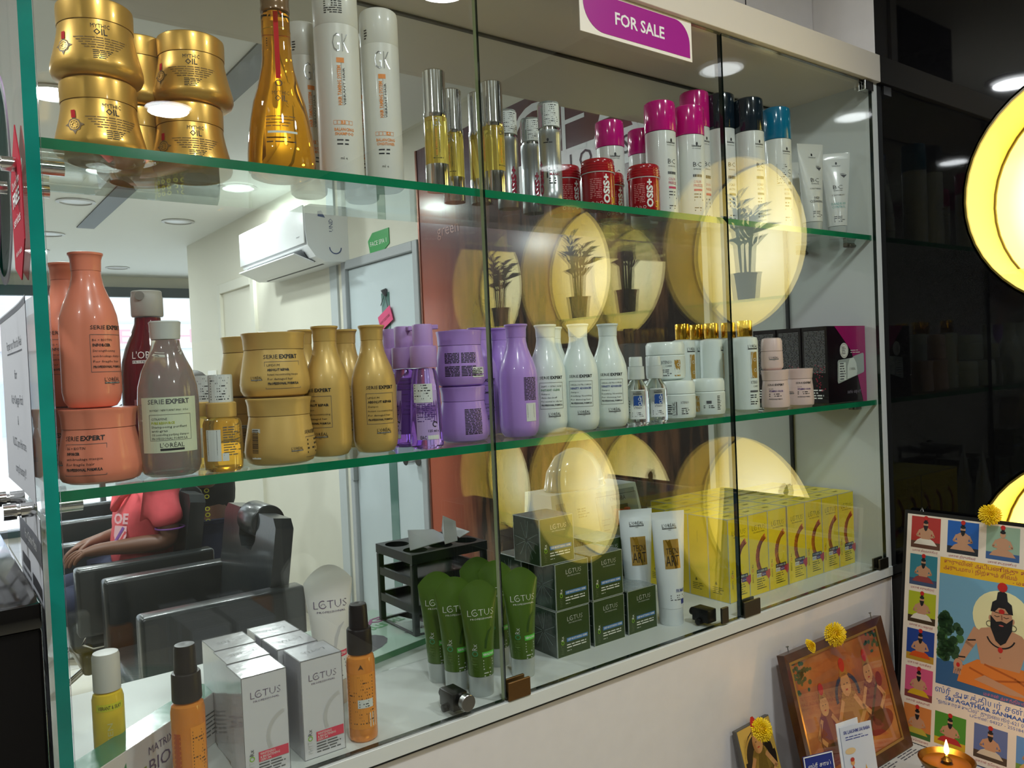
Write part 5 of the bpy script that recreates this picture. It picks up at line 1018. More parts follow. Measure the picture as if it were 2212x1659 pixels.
WT = face_tube(1.20, mat('tube_pearl_white', '#e6e2dc', 0.35, coat=0.2), mat('cap_sand', '#c8b09a', 0.4), GREYINK, mat('pale_grey_ink', '#b5b5b0', 0.5), mat('coral_band', '#e03a58', 0.45), ['WHITENING FACE WASH'], mat('violet_grey_ink', '#5a4468', 0.5), mat('pale_swoosh', '#c6c4c4', 0.5))
put('wt', WT, 'face_wash_tube', 'large white face wash tube with a red band behind the white boxes', 'tube', 716, 0.190, Zb, rz=-0.30)
# white serum boxes
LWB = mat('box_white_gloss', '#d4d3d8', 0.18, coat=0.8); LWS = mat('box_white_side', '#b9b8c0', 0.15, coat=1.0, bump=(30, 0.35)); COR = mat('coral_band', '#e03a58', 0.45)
def white_box():
    W_, D_, H_ = 0.0600, 0.0620, 0.1360
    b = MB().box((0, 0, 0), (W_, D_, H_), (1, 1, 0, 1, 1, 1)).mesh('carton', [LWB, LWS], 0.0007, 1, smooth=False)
    d = Deco(); d.frame(0, 0, W_, H_, 0.0006, GREYINK); lotus_logo(d, 0.031, 0.106, 0.040, mat('violet_grey_ink', '#5a4468', 0.5)); phyto(d, 0.012, 0.008, 0.0068, mat('pale_grey_ink', '#b5b5b0', 0.5), LIME, GREYINK, 0.9)
    R = random.Random(3); PS = mat('pale_swoosh', '#c6c4c4', 0.5)
    for k in range(16):
        a0 = math.radians(110+k*6); cu, cv = 0.062, 0.050; p = Vector((cu+0.030*math.cos(a0), cv+0.032*math.sin(a0)))
        if p.x > W_-0.003: continue
        t = Vector((-math.sin(a0), math.cos(a0)))
        for q in (-0.3, 0.0, 0.3): c_ = p+Vector((math.cos(a0), math.sin(a0)))*0.006*q; d.line(c_-t*0.0022, c_+t*0.0022, 0.0016, PS)
    d.rect(0.018, 0.022, 0.058, 0.035, COR, 2); d.text('WHITENING', 0.020, 0.0305, 0.0032, WHT, w=0.020, res=1, lay=3); d.text('& BRIGHTENING', 0.020, 0.0265, 0.0032, WHT, w=0.026, res=1, lay=3); d.text('SERUM', 0.020, 0.0228, 0.0030, WHT, w=0.014, res=1, lay=3)
    d.micro(0.018, 0.018, 0.036, 4, 0.0038, GREYINK, 5, 0.42)
    t = Deco(); t.frame(0, 0, W_, D_, 0.0006, GREYINK); lotus_t = Deco()
    t.text('LOTUS', 0.030, 0.034, 0.0085, GREYINK, w=0.034, al='C', rot=PI, bold=-0.02, res=1)
    return [('carton', b), ('front_print', d.mesh('front_print', flat(0.0))), ('top_print', t.mesh('top_print', lambda u, v, h: (u, v, H_+0.0002+h*LIFT)))]
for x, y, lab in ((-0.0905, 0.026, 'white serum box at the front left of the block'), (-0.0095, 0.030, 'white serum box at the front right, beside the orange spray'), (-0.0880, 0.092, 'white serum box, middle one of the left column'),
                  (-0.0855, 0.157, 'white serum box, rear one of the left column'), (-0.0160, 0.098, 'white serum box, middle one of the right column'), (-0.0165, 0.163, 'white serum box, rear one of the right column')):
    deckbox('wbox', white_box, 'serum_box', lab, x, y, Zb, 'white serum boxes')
# orange sprays and yellow lotion bottle
ORG_G = mat('orange_oil_plastic', (1.0, 0.36, 0.05), 0.05, trans=0.45, ior=1.3, coat=0.5); BLKP = mat('black_brown_plastic', '#241c1c', 0.4); OLAB = mat('orange_label', '#e8922c', 0.45); BRI = mat('brown_ink', '#5a3414', 0.5)
def spray(front=False):
    def b():
        r = 0.0205; pr = [(0, 0.001), (r*0.85, 0), (r*0.98, 0.003), (r, 0.008), (r, 0.112), (r*0.93, 0.119), (r*0.72, 0.123), (0, 0.124)]
        d = Deco()
        if front: d.rect(-0.019, 0.012, -0.009, 0.088, mat('lattice_orange', '#c2541c', 0.4)); d.rect(0.003, 0.012, 0.024, 0.095, OLAB); d.micro(0.005, 0.088, 0.018, 18, 0.004, BRI, 3, 0.42, h=2)
        else: d.rect(-0.022, 0.020, 0.022, 0.098, OLAB); d.micro(-0.019, 0.093, 0.036, 16, 0.0044, BRI, 5, 0.42, h=2, jag=False); d.rect(-0.006, 0.050, 0.016, 0.062, STICK, 3); d.micro(-0.004, 0.0585, 0.016, 3, 0.0035, INK, 6, 0.4, h=4); d.barcode(0.006, 0.022, 0.014, 0.020, STICK, INK); d.poly([(-0.004, 0.104), (0.0, 0.112), (0.004, 0.104), (0.0, 0.106)], BRI)
        if front:
            for i in range(12): d.line((-0.019, 0.014+0.006*i), (-0.009, 0.020+0.006*i), 0.0006, OLAB, 3); d.line((-0.009, 0.014+0.006*i), (-0.019, 0.020+0.006*i), 0.0006, OLAB, 3)
        cap = [(0, 0.1242), (0.0175, 0.1242), (0.0180, 0.126), (0.0175, 0.157), (0.0165, 0.159), (0.0138, 0.1595), (0.0128, 0.189), (0.0118, 0.193), (0.0025, 0.194), (0, 0.193)]
        return [('body', lathe('body', pr, ORG_G, 40)), ('spray_cap', lathe('spray_cap', cap, BLKP, 32)), ('printed_label', d.mesh('printed_label', cyl(pr)))]
    return b
put('spf', spray(True), 'oil_spray', 'orange spray bottle with black-brown cap in front of the green and white box', 'bottle', 409, 0.040, Zb+0.0, -0.05)
put('spb', spray(False), 'oil_spray', 'orange spray bottle with black cap right of the white serum boxes', 'bottle', 781, 0.042, Zb, 0.0)
YLO = mat('yellow_lotion_plastic', (1.0, 0.70, 0.04), 0.12, trans=0.12, ior=1.3, coat=0.4)
def lotion():
    r = 0.0190; pr = [(0, 0.001), (r*0.85, 0), (r, 0.006), (r, 0.118), (r*0.9, 0.125), (r*0.7, 0.128), (0, 0.1285)]
    d = Deco(); d.rect(-0.017, 0.106, 0.017, 0.115, mat('lemon_band', '#e8e030', 0.4)); d.text('VIBRANT & SILKY', 0, 0.108, 0.0048, INK, w=0.028, al='C', res=1, lay=3); d.text('AWAKEN', 0.002, 0.030, 0.006, mat('pale_yellow_ink', '#f4e6a0', 0.5), w=0.06, rot=PI/2, res=1); d.poly([(-0.013, 0.03), (-0.006, 0.048), (0.001, 0.03)], INK); d.poly([(-0.010, 0.032), (-0.006, 0.042), (-0.002, 0.032)], YLO, 2)
    cap = [(0, 0.1287), (0.0165, 0.1287), (0.0165, 0.172), (0.0150, 0.1765), (0, 0.178)]
    return [('body', lathe('body', pr, YLO, 36)), ('cap', lathe('cap', cap, mat('cap_pearl_white', '#d6d2ca', 0.4), 32)), ('printed_label', d.mesh('printed_label', cyl(pr)))]
put('lot', lotion, 'lotion_bottle', 'yellow lotion bottle with a white cap behind the green and white box', 'bottle', 237, 0.135, Zb, 0.1)
# green and white colour box lying on its long side
CBX = thing('hair_care_carton', 'long white and green film-wrapped carton at the front left corner', 'box', (-0.262, 0.030, Zb), math.radians(39))
EME = mat('emerald_carton', '#1f8a70', 0.2, coat=0.8, bump=(22, 0.4)); CWH = mat('carton_white', '#d8d4d0', 0.3, coat=0.5)
Wc, Dc, Hc = 0.255, 0.045, 0.072
add('carton', MB().box((0, 0, 0), (Wc, Dc, Hc), (0, 1, 0, 0, 1, 1)).mesh('carton', [CWH, EME], 0.0008, 1, smooth=False), CBX)
d = Deco(); d.rect(0, 0, 0.010, Hc, EME); d.text('MATRIX', 0.090, 0.048, 0.010, mat('violet_grey_ink'), w=0.048, res=1); d.text('BIOLAGE', 0.090, 0.024, 0.017, mat('violet_grey_ink'), w=0.105)
for a, b_ in ((0, 0), (1, 0), (0, 1), (1, 1)): d.rect(0.074+0.006*a, 0.024+0.007*b_, 0.079+0.006*a, 0.030+0.007*b_, mat('leaf_olive', '#7d8f2a', 0.5))
d.poly([(0.018, 0.0), (0.040, 0.0), (0.052, 0.030), (0.050, 0.058), (0.034, 0.035)], mat('leaf_green_print', '#2f8a4c', 0.45)); d.micro(0.205, 0.045, 0.045, 6, 0.006, GREYINK, 5, 0.35)
add('front_print', d.mesh('front_print', flat(0.0)), CBX)
# magazine lying on the rear half of the deck
mg = thing('magazine', 'magazine with a pale green cover and a face, lying behind the white tube', 'magazine', (0.115, 0.262, Zb), math.radians(13))
MGC = mat('cover_mint', '#bcd8c8', 0.3, coat=0.3); PGE = mat('magazine_pages_green', '#2f7a42', 0.5)
add('pages', box('pages', (0, 0, 0), (0.30, 0.225, 0.012), PGE, 0.001, 1), mg); add('cover', box('cover', (-0.001, -0.001, 0.0121), (0.301, 0.226, 0.0132), MGC), mg)
d = Deco(); EXP = mat('cover_purple', '#a03a86', 0.45); EGR = mat('cover_green', '#6ab87a', 0.45); SKN = mat('cover_skin', '#b98a72', 0.5); HAI = mat('cover_hair', '#4a4650', 0.5)
d.text('EXPERT', 0.20, 0.175, 0.026, EXP, w=0.15, al='C', rot=PI, bold=0.03); d.text('THE STYLE', 0.245, 0.140, 0.022, EGR, w=0.10, al='C', rot=PI, bold=0.03)
d.disc(0.115, 0.075, 0.085, 0.052, HAI, 1); d.disc(0.095, 0.088, 0.062, 0.042, SKN, 2); d.disc(0.075, 0.092, 0.010, 0.004, HAI, 3); d.disc(0.115, 0.094, 0.010, 0.004, HAI, 3); d.stroke([(0.06, 0.11), (0.08, 0.114)], 0.003, HAI, 3); d.stroke([(0.105, 0.116), (0.125, 0.112)], 0.003, HAI, 3); d.disc(0.098, 0.070, 0.012, 0.004, mat('cover_lip', '#8f4a4a', 0.5), 3)
d.text('trends', 0.285, 0.055, 0.014, GREYINK, rot=PI, res=1)
add('cover_print', d.mesh('cover_print', lambda u, v, h: (u, v, 0.0133+h*LIFT)), mg)
# black plastic rack with tissues, standing on the deck behind the magazine
rk = thing('tool_rack', 'black plastic tool rack with round holes behind the green tubes', 'rack', (0.335, 0.330, Zb), 0.0)
BPL = mat('black_plastic', '#1b1e21', 0.35); W_, D_, H_ = 0.175, 0.150, 0.170
mb = MB()
for x in (0, W_-0.012):
    for y in (0, D_-0.012): mb.box((x, y, 0), (x+0.012, y+0.012, H_-0.018))
add('posts', mb.mesh('posts', BPL, 0.002, 1), rk).__setitem__('kind', 'stuff')
for z in (0.0, 0.055, 0.108):
    add('rail_tier', MB().box((0.012, 0.001, z), (W_-0.012, 0.007, z+0.016)).box((0.012, D_-0.007, z), (W_-0.012, D_-0.001, z+0.016)).box((0.001, 0.012, z), (0.007, D_-0.012, z+0.016)).box((W_-0.007, 0.012, z), (W_-0.001, D_-0.012, z+0.016)).box((0.007, 0.007, z), (W_-0.007, D_-0.007, z+0.003)).mesh('rail_tier', BPL), rk)
def holed(W, D, z0, z1, holes, m):
    bm = bmesh.new(); nx, ny = 3, 2
    v = []; f = []
    for i in range(nx):
        for j in range(ny):
            x0, x1, y0, y1 = W*i/nx, W*(i+1)/nx, D*j/ny, D*(j+1)/ny; cx, cy = (x0+x1)/2, (y0+y1)/2; rx, ry = (x1-x0)*0.40, (y1-y0)*0.36; N = 24
            n = len(v)
            for k in range(N):
                a = 2*PI*k/N+PI/4; c_, s_ = math.cos(a), math.sin(a); q = 1/max(abs(c_), abs(s_))
                ox, oy = cx+(x1-x0)/2*c_*q, cy+(y1-y0)/2*s_*q
                v += [(cx+rx*c_, cy+ry*s_, z1), (ox, oy, z1), (cx+rx*c_, cy+ry*s_, z0), (ox, oy, z0)]
            for k in range(N):
                m_ = (k+1) % N; A, B = n+4*k, n+4*m_
                f += [(A, A+1, B+1, B), (A+2, B+2, B+3, A+3), (A, B, B+2, A+2)]
    for a, b_ in (((0, 0), (W, 0)), ((W, 0), (W, D)), ((W, D), (0, D)), ((0, D), (0, 0))):
        n = len(v); v += [(*a, z0), (*b_, z0), (*b_, z1), (*a, z1)]; f.append((n, n+1, n+2, n+3))
    me = bpy.data.meshes.new('rack_top'); me.from_pydata(v, [], f); return finish(me, m, 30)
add('rack_top', holed(W_, D_, H_-0.018, H_, 6, BPL), rk)
ts = thing('tissue', 'crumpled white tissues lying on top of the black rack', 'tissue', (0.405, 0.395, Zb+H_+0.001), 0.2)
TS = mat('tissue_white', '#f0f2f8', 0.8)
def sheetlet(pts, th=0.0012):
    mb = MB(); n = len(pts); up = [Vector(p)+Vector((0, 0, th)) for p in pts]; lo = [Vector(p) for p in pts]
    mb.quad(up); mb.quad(lo[::-1])
    for i in range(n): mb.quad([lo[i], lo[(i+1) % n], up[(i+1) % n], up[i]])
    return mb
add('sheet', sheetlet([(-0.060, -0.02, 0.0), (-0.015, -0.035, 0.006), (0.045, -0.03, 0.004), (0.03, 0.01, 0.022), (-0.03, 0.02, 0.030)]).mesh('sheet', TS, smooth=False), ts)
add('sheet', sheetlet([(0.010, -0.045, 0.002), (0.050, -0.040, 0.001), (0.085, 0.0, 0.030), (0.060, 0.012, 0.045), (0.035, -0.01, 0.025)]).mesh('sheet', TS, smooth=False), ts)
add('sheet', sheetlet([(0.075, -0.02, 0.0), (0.115, -0.01, 0.004), (0.105, 0.02, 0.012), (0.08, 0.02, 0.012)]).mesh('sheet', TS, smooth=False), ts)
# grey appliance with red switches standing behind the boxes
sz = thing('steriliser', 'grey and white sterilizing appliance with red switches behind the green boxes', 'appliance', (0.715, 0.345, Zb+0.0), 0.0)
APW = mat('appliance_white', '#cfd4d0', 0.4); APG = mat('appliance_grey', '#8f9895', 0.4); RSW = mat('red_switch', '#c23a34', 0.35); TRD = mat('clear_dome_plastic', '#dfe6e2', 0.1, trans=0.7)
mb = MB(); mb.quad([(0, 0, 0), (0.30, 0, 0), (0.30, 0.14, 0), (0, 0.14, 0)]); mb.quad([(0, 0, 0), (0.30, 0, 0), (0.285, 0.045, 0.225), (0.015, 0.045, 0.225)]); mb.quad([(0.015, 0.045, 0.225), (0.285, 0.045, 0.225), (0.285, 0.14, 0.225), (0.015, 0.14, 0.225)]); mb.quad([(0, 0.14, 0), (0.015, 0.14, 0.225), (0.285, 0.14, 0.225), (0.30, 0.14, 0)]); mb.quad([(0, 0, 0), (0.015, 0.045, 0.225), (0.015, 0.14, 0.225), (0, 0.14, 0)]); mb.quad([(0.30, 0, 0), (0.30, 0.14, 0), (0.285, 0.14, 0.225), (0.285, 0.045, 0.225)])
bm_ = mb.mesh('housing', APW, 0.0, smooth=False); add('housing', bm_, sz)
inc = lambda u, v, h: (u, 0.2*v-0.001-h*LIFT*2, v)
d = Deco(); d.poly([(0.135, 0.02), (0.285, 0.02), (0.275, 0.215), (0.150, 0.215)], APG, 1); d.frame(0.145, 0.03, 0.278, 0.205, 0.001, INK, 2); d.text('CHAOBA', 0.215, 0.190, 0.010, INK, w=0.052, al='C', res=1, lay=3); d.rect(0.190, 0.130, 0.245, 0.180, mat('switch_black', '#3a3a3a', 0.4), 2); d.ring(0.235, 0.070, 0.028, 0.003, INK, n=20, h=3); d.disc(0.235, 0.070, 0.016, 0.016, APW, 3)
for i in range(9): d.rect(0.025+0.003*i, 0.17, 0.0262+0.003*i, 0.205, GREYINK, 2)
d.micro(0.085, 0.185, 0.035, 4, 0.006, GREYINK, 4, 0.4, h=2); d.micro(0.155, 0.15, 0.03, 6, 0.012, GREYINK, 9, 0.2, h=3)
add('control_panel', d.mesh('control_panel', inc), sz)
for u in (0.196, 0.229): add('switch', MB().box((u, 0.2*0.135-0.008, 0.135), (u+0.012, 0.2*0.135+0.006, 0.172)).mesh('switch', RSW, 0.002, 1), sz)
add('pilot_lamp', MB().tube([(0.2185, 0.030, 0.162), (0.2185, 0.016, 0.162)], 0.008, 16).mesh('pilot_lamp', RSW), sz)
add('clear_dome', lathe('clear_dome', [(0.088, 0.2255), (0.092, 0.229), (0.088, 0.233), (0.080, 0.27), (0.055, 0.305), (0.02, 0.32), (0, 0.322)], TRD, 36, sx=1.0, sy=0.5, cx=0.13, cy=0.093), sz)
# ================================================================== salon chairs behind the cabinet
LEA = mat('black_leatherette', '#23282a', 0.30, coat=0.25, bump=(60, 0.25)); PIPE = mat('chair_piping', '#3a4043', 0.35); 
def rbox(name, lo, hi, m, b=0.02, mt=None): return MB().box(lo, hi, 0, mt).mesh(name, m, b, 3)
def chair_parts():
    # chair frame: origin at the floor under the seat middle, sitter faces -X
    z0 = 0.0; P = []
    tilt = Matrix.Translation((0.155, 0, 0.50)) @ Matrix.Rotation(math.radians(8), 4, 'Y')
    # backrest with a scooped top for the head roll
    v = []; f = []; W = 0.27; H = 0.47; prof = [(-W, 0.0), (-W, H-0.03), (-W+0.03, H), (-0.10, H), (-0.085, H-0.10), (-0.05, H-0.135), (0.05, H-0.135), (0.085, H-0.10), (0.10, H), (W-0.03, H), (W, H-0.03), (W, 0.0)]
    mb = MB(); n = len(prof)
    fr = [tuple(tilt @ Vector((-0.05, y, z))) for y, z in prof]; bk = [tuple(tilt @ Vector((0.012, y, z))) for y, z in prof]
    mb.quad(fr); mb.quad(bk[::-1])
    for i in range(n): mb.quad([fr[i], bk[i], bk[(i+1) % n], fr[(i+1) % n]])
    P.append(('backrest', mb.mesh('backrest', LEA, 0.022, 4)))
    P.append(('head_roll', MB().tube([tuple(tilt @ Vector((-0.005, -0.082, H-0.035))), tuple(tilt @ Vector((-0.005, 0.082, H-0.035)))], 0.062, 24).mesh('head_roll', LEA, 0.008, 2, sharp=50)))
    P.append(('seat', rbox('seat', (-0.28, -0.235, 0.40), (0.105, 0.235, 0.52), LEA, 0.03)))
    for s in (-1, 1):
        y0, y1 = (s*0.245, s*0.325) if s > 0 else (s*0.325, s*0.245)
        P.append(('armrest', rbox('armrest', (-0.27, y0, 0.49), (0.24, y1, 0.75), LEA, 0.014)))
        ym = (y0+y1)/2; P.append(('arm_bracket', MB().tube([(-0.24, ym, 0.50), (-0.25, ym, 0.46), (-0.22, ym, 0.44), (0.12, ym, 0.44), (0.14, ym, 0.47), (0.14, ym, 0.50)], 0.010, 10).mesh('arm_bracket', CHROME)))
    P.append(('apron', rbox('apron', (-0.25, -0.225, 0.31), (0.18, 0.225, 0.40), LEA, 0.02)))
    P.append(('pump_column', MB().tube([(0, 0, 0.04), (0, 0, 0.32)], 0.045, 24).mesh('pump_column', CHROME, sharp=50)))
    P.append(('base', lathe('base', [(0, 0), (0.28, 0), (0.28, 0.015), (0.20, 0.035), (0.07, 0.045), (0, 0.046)], CHROME, 40)))
    P.append(('footrest', MB().tube([(-0.22, -0.17, 0.34), (-0.42, -0.17, 0.20), (-0.46, -0.17, 0.14), (-0.46, 0.17, 0.14), (-0.42, 0.17, 0.20), (-0.22, 0.17, 0.34)], 0.012, 10).tube([(-0.44, -0.17, 0.165), (-0.44, 0.17, 0.165)], 0.010, 10).mesh('footrest', CHROME, sharp=50)))
    return P
CHP = chair_parts()
for x, y, lab in ((0.36, 1.86, 'empty black salon chair nearest the cabinet, its head roll showing'), (0.31, 2.70, 'black salon chair in which the man in the salmon shirt sits'), (0.36, 3.93, 'black salon chair behind the sitting man')):
    t = thing('salon_chair', lab, 'chair', (x, y, FLOOR), group='black salon chairs')
    for nm, me in CHP: add(nm, me, t)
# ================================================================== people
SK = mat('brown_skin', '#6b4634', 0.5, sub=0.0); SHIRT = mat('salmon_polo_cloth', '#d8545c', 0.8, noise=(40, 0.06)); JEAN = mat('dark_jeans', '#1c2440', 0.8); HAIRM = mat('black_hair', '#100d0c', 0.6); SHOE = mat('dark_shoe', '#1a1512', 0.5)
def skin(name, verts, edges, radii, m, levels=2, root=0, parent=None):
    me = bpy.data.meshes.new(name); me.from_pydata(verts, edges, []); me.update(); me.materials.append(m)
    o = add(name, me, parent); o.modifiers.new('skin', 'SKIN')
    if not me.skin_vertices:
        bm = bmesh.new(); bm.from_mesh(me); bm.verts.layers.skin.verify(); bm.to_mesh(me); bm.free()
    for i, sv in enumerate(me.skin_vertices[0].data):
        r = radii[i]; sv.radius = r if isinstance(r, tuple) else (r, r); sv.use_root = (i == root)
    o.modifiers['skin'].use_smooth_shade = True
    s = o.modifiers.new('sub', 'SUBSURF'); s.levels = levels; s.render_levels = levels
    return o
def chain(verts, edges, radii, start, pts):
    prev = start
    for p, r in pts:
        verts.append(p); radii.append(r); edges.append((prev, len(verts)-1)); prev = len(verts)-1
    return prev
def hand(verts, edges, radii, wrist, d, up, side, curl=0.9, k=1.0):
    """palm and five fingers from a wrist vertex; d = pointing direction, up = back of hand, side = thumb side"""
    d = Vector(d).normalized(); up = Vector(up).normalized(); sd = Vector(side).normalized(); w = Vector(verts[wrist])
    verts.append(tuple(w+d*0.045*k)); radii.append((0.034*k, 0.017*k)); edges.append((wrist, len(verts)-1)); palm = len(verts)-1
    for i, (off, L) in enumerate(((0.030, 0.068), (0.010, 0.076), (-0.010, 0.070), (-0.029, 0.055))):
        p0 = w+d*0.088*k+sd*off*k; verts.append(tuple(p0)); radii.append(0.0105*k); edges.append((palm, len(verts)-1)); pr = len(verts)-1; a = 0.25
        p = p0
        for q in range(3):
            a += curl*(0.35 if q == 0 else 0.5); dirn = d*math.cos(a)-up*math.sin(a); p = p+dirn*L*k*(0.42, 0.32, 0.26)[q]
            verts.append(tuple(p)); radii.append((0.0098-0.0012*q)*k); edges.append((pr, len(verts)-1)); pr = len(verts)-1
    p = w+d*0.03*k+sd*0.033*k; verts.append(tuple(p)); radii.append(0.012*k); edges.append((palm, len(verts)-1)); pr = len(verts)-1
    for q, L in enumerate((0.030, 0.026)):
        p = p+(d*0.72+sd*0.5-up*0.35*(q+1)).normalized()*L*k; verts.append(tuple(p)); radii.append((0.0115-0.001*q)*k); edges.append((pr, len(verts)-1)); pr = len(verts)-1
def head(parent, c, face_dir, hair=True, skinm=SK):
    """head mesh with brow, nose, mouth, ears; face_dir is a flat direction"""
    fd = Vector((face_dir[0], face_dir[1], 0)).normalized(); sd = Vector((-fd.y, fd.x, 0)); c = Vector(c)
    v = []; f = []; nu, nv = 28, 20
    for j in range(nv+1):
        t = PI*j/nv
        for i in range(nu):
            a = 2*PI*i/nu; x = math.cos(a)*math.sin(t); y = math.sin(a)*math.sin(t); z = math.cos(t)
            rx, ry, rz_ = 0.096, 0.074, 0.118
            if z < 0: ry *= 1-0.28*(-z)**1.5; rx *= 1-0.10*(-z)
            px, py, pz = x*rx, y*ry, z*rz_
            fr = max(0, x)
            if fr > 0.75:                                             # face relief
                g = lambda yy, zz, s1, s2: math.exp(-((py-yy)/s1)**2-((pz-zz)/s2)**2)
                px += 0.024*g(0, -0.022, 0.012, 0.020)+0.010*g(0, 0.0, 0.009, 0.02)-0.009*g(0.030, 0.008, 0.014, 0.010)-0.009*g(-0.030, 0.008, 0.014, 0.010)+0.006*g(0.03, 0.026, 0.02, 0.007)+0.006*g(-0.03, 0.026, 0.02, 0.007)+0.008*g(0, -0.057, 0.020, 0.008)+0.007*g(0, -0.095, 0.02, 0.015)
            v.append(tuple(c+fd*px+sd*py+Vector((0, 0, pz))))
    for j in range(nv):
        for i in range(nu): k = (i+1) % nu; f.append((j*nu+i, j*nu+k, (j+1)*nu+k, (j+1)*nu+i))
    me = bpy.data.meshes.new('head'); me.from_pydata(v, [], f); finish(me, skinm, 60); h = add('head', me, parent)
    EW = mat('eye_white', '#d8d4cc', 0.3); LIP = mat('lip_brown', '#5a2e28', 0.5)
    for s in (-1, 1):
        p = c+fd*0.083+sd*0.030*s+Vector((0, 0, 0.008)); e = lathe('eye', [(0, -0.009), (0.006, -0.006), (0.009, 0), (0.006, 0.006), (0, 0.009)], EW, 12); add('eye', e, h, p)
        add('pupil', lathe('pupil', [(0, -0.0045), (0.0045, 0), (0, 0.0045)], HAIRM, 10), h, p+fd*0.0065)
        er = lathe('ear', [(0, -0.030), (0.010, -0.02), (0.013, 0.005), (0.010, 0.022), (0, 0.030)], skinm, 14, sx=1.2, sy=0.45); o = add('ear', er, h, c+sd*0.074*s-fd*0.008+Vector((0, 0, 0.0))); o.rotation_euler = (0, 0, math.atan2(fd.y, fd.x))
        b_ = MB().tube([tuple(c+fd*0.092+sd*(0.014*s)+Vector((0, 0, 0.030))), tuple(c+fd*0.088+sd*(0.032*s)+Vector((0, 0, 0.034))), tuple(c+fd*0.074+sd*(0.048*s)+Vector((0, 0, 0.028)))], 0.004, 8).mesh('eyebrow', HAIRM); add('eyebrow', b_, h)
    add('mouth', MB().tube([tuple(c+fd*0.087+sd*-0.022+Vector((0, 0, -0.057))), tuple(c+fd*0.099+Vector((0, 0, -0.056))), tuple(c+fd*0.087+sd*0.022+Vector((0, 0, -0.057)))], 0.0045, 8).mesh('mouth', LIP), h)
    if hair:
        v = []; f = []
        for j in range(9):
            t = PI*0.52*j/8
            for i in range(nu):
                a = 2*PI*i/nu; x = math.cos(a)*math.sin(t); y = math.sin(a)*math.sin(t); z = math.cos(t); lim = 0.045 if x > 0.3 else -0.05*(1 if x < -0.2 else 0.2)
                pz = max(z*0.128+0.004-(0.05*(j/8)**2 if x < 0.2 else 0), lim); wob = 1+0.02*math.sin(i*3+j*2); v.append(tuple(c+fd*(x*0.106*wob-0.004)+sd*y*0.084*wob+Vector((0, 0, pz))))
        for j in range(8):
            for i in range(nu): k = (i+1) % nu; f.append((j*nu+i, j*nu+k, (j+1)*nu+k, (j+1)*nu+i))
        me = bpy.data.meshes.new('hair'); me.from_pydata(v, [], f); add('hair', finish(me, HAIRM, 60), parent)
    return h
# man sitting in the second chair, facing -X, forearms resting in his lap
man = thing('person', 'man in a salmon polo shirt sitting in a black salon chair, hand in his lap', 'person', (0.0, 0.0, 0.0))
mx, my, sz0 = 0.315, 2.70, FLOOR+0.52
B = lambda x, y, z: (mx+x, my+y, sz0+z)
V = [B(0.02, 0, 0.09)]; Rr = [(0.125, 0.10)]; E_ = []
sp_ = chain(V, E_, Rr, 0, [(B(0.03, 0, 0.24), (0.115, 0.095)), (B(0.055, 0, 0.38), (0.14, 0.095)), (B(0.07, 0, 0.47), (0.10, 0.07)), (B(0.05, 0, 0.55), 0.055), (B(0.035, 0, 0.61), 0.052)])
chest = 2
for s in (-1, 1):
    w_ = chain(V, E_, Rr, chest, [(B(0.065, s*0.175, 0.425), 0.058), (B(0.085, s*0.205, 0.35), 0.050), (B(0.10, s*0.205, 0.265), 0.044), (B(-0.04, s*0.165, 0.262), 0.036), (B(-0.14, s*0.10, 0.255), 0.027)])
    hand(V, E_, Rr, w_, (-0.9, -s*0.35, -0.12), (0, 0, 1), (-0.3, -s*0.95, 0.05), 0.7)
    chain(V, E_, Rr, 0, [(B(-0.03, s*0.10, 0.06), 0.095), (B(-0.38, s*0.12, 0.04), 0.065), (B(-0.42, s*0.12, -0.16), 0.052), (B(-0.40, s*0.12, -0.34), 0.038), (B(-0.50, s*0.13, -0.37), 0.035)])
body = skin('body', V, E_, Rr, SK, 2, 0, man)
head(man, B(0.01, 0, 0.715), (-1, -0.25))
V = [B(0.02, 0, 0.075)]; Rr = [(0.160, 0.140)]; E_ = []
chain(V, E_, Rr, 0, [(B(0.03, 0, 0.24), (0.158, 0.140)), (B(0.055, 0, 0.38), (0.178, 0.140)), (B(0.07, 0, 0.468), (0.135, 0.10)), (B(0.055, 0, 0.520), (0.075, 0.075))])
for s in (-1, 1): chain(V, E_, Rr, 2, [(B(0.065, s*0.170, 0.425), 0.074), (B(0.085, s*0.205, 0.37), 0.068), (B(0.092, s*0.207, 0.325), 0.064)])
skin('polo_shirt', V, E_, Rr, SHIRT, 2, 0, man)
V = [B(0.02, 0, 0.05)]; Rr = [(0.16, 0.13)]; E_ = []
for s in (-1, 1): chain(V, E_, Rr, 0, [(B(-0.03, s*0.10, 0.06), 0.108), (B(-0.39, s*0.12, 0.045), 0.080), (B(-0.43, s*0.12, -0.14), 0.068), (B(-0.41, s*0.12, -0.32), 0.062)])
skin('trousers', V, E_, Rr, JEAN, 2, 0, man)
for s in (-1, 1): add('shoe', rbox('shoe', B(-0.60, s*0.13-0.045, -0.43), B(-0.36, s*0.13+0.045, -0.36), SHOE, 0.02), man)
add('collar', MB().tube([B(0.0, -0.075, 0.50), B(-0.055, -0.055, 0.455), B(-0.075, 0.0, 0.40), B(-0.055, 0.055, 0.455), B(0.0, 0.075, 0.50)], 0.017, 10).mesh('collar', SHIRT), man)
tr = MB()
for s in (-1, 1):
    ring_ = [(0.093+0.056*math.cos(a), s*0.207+0.056*math.sin(a), 0.322) for a in [2*PI*i/16 for i in range(17)]]
    tr.tube([B(*q) for q in ring_], 0.004, 6, cap=False)
add('sleeve_trim', tr.mesh('sleeve_trim', mat('trim_violet', '#6a3a80', 0.7)), man)['kind'] = 'stuff'
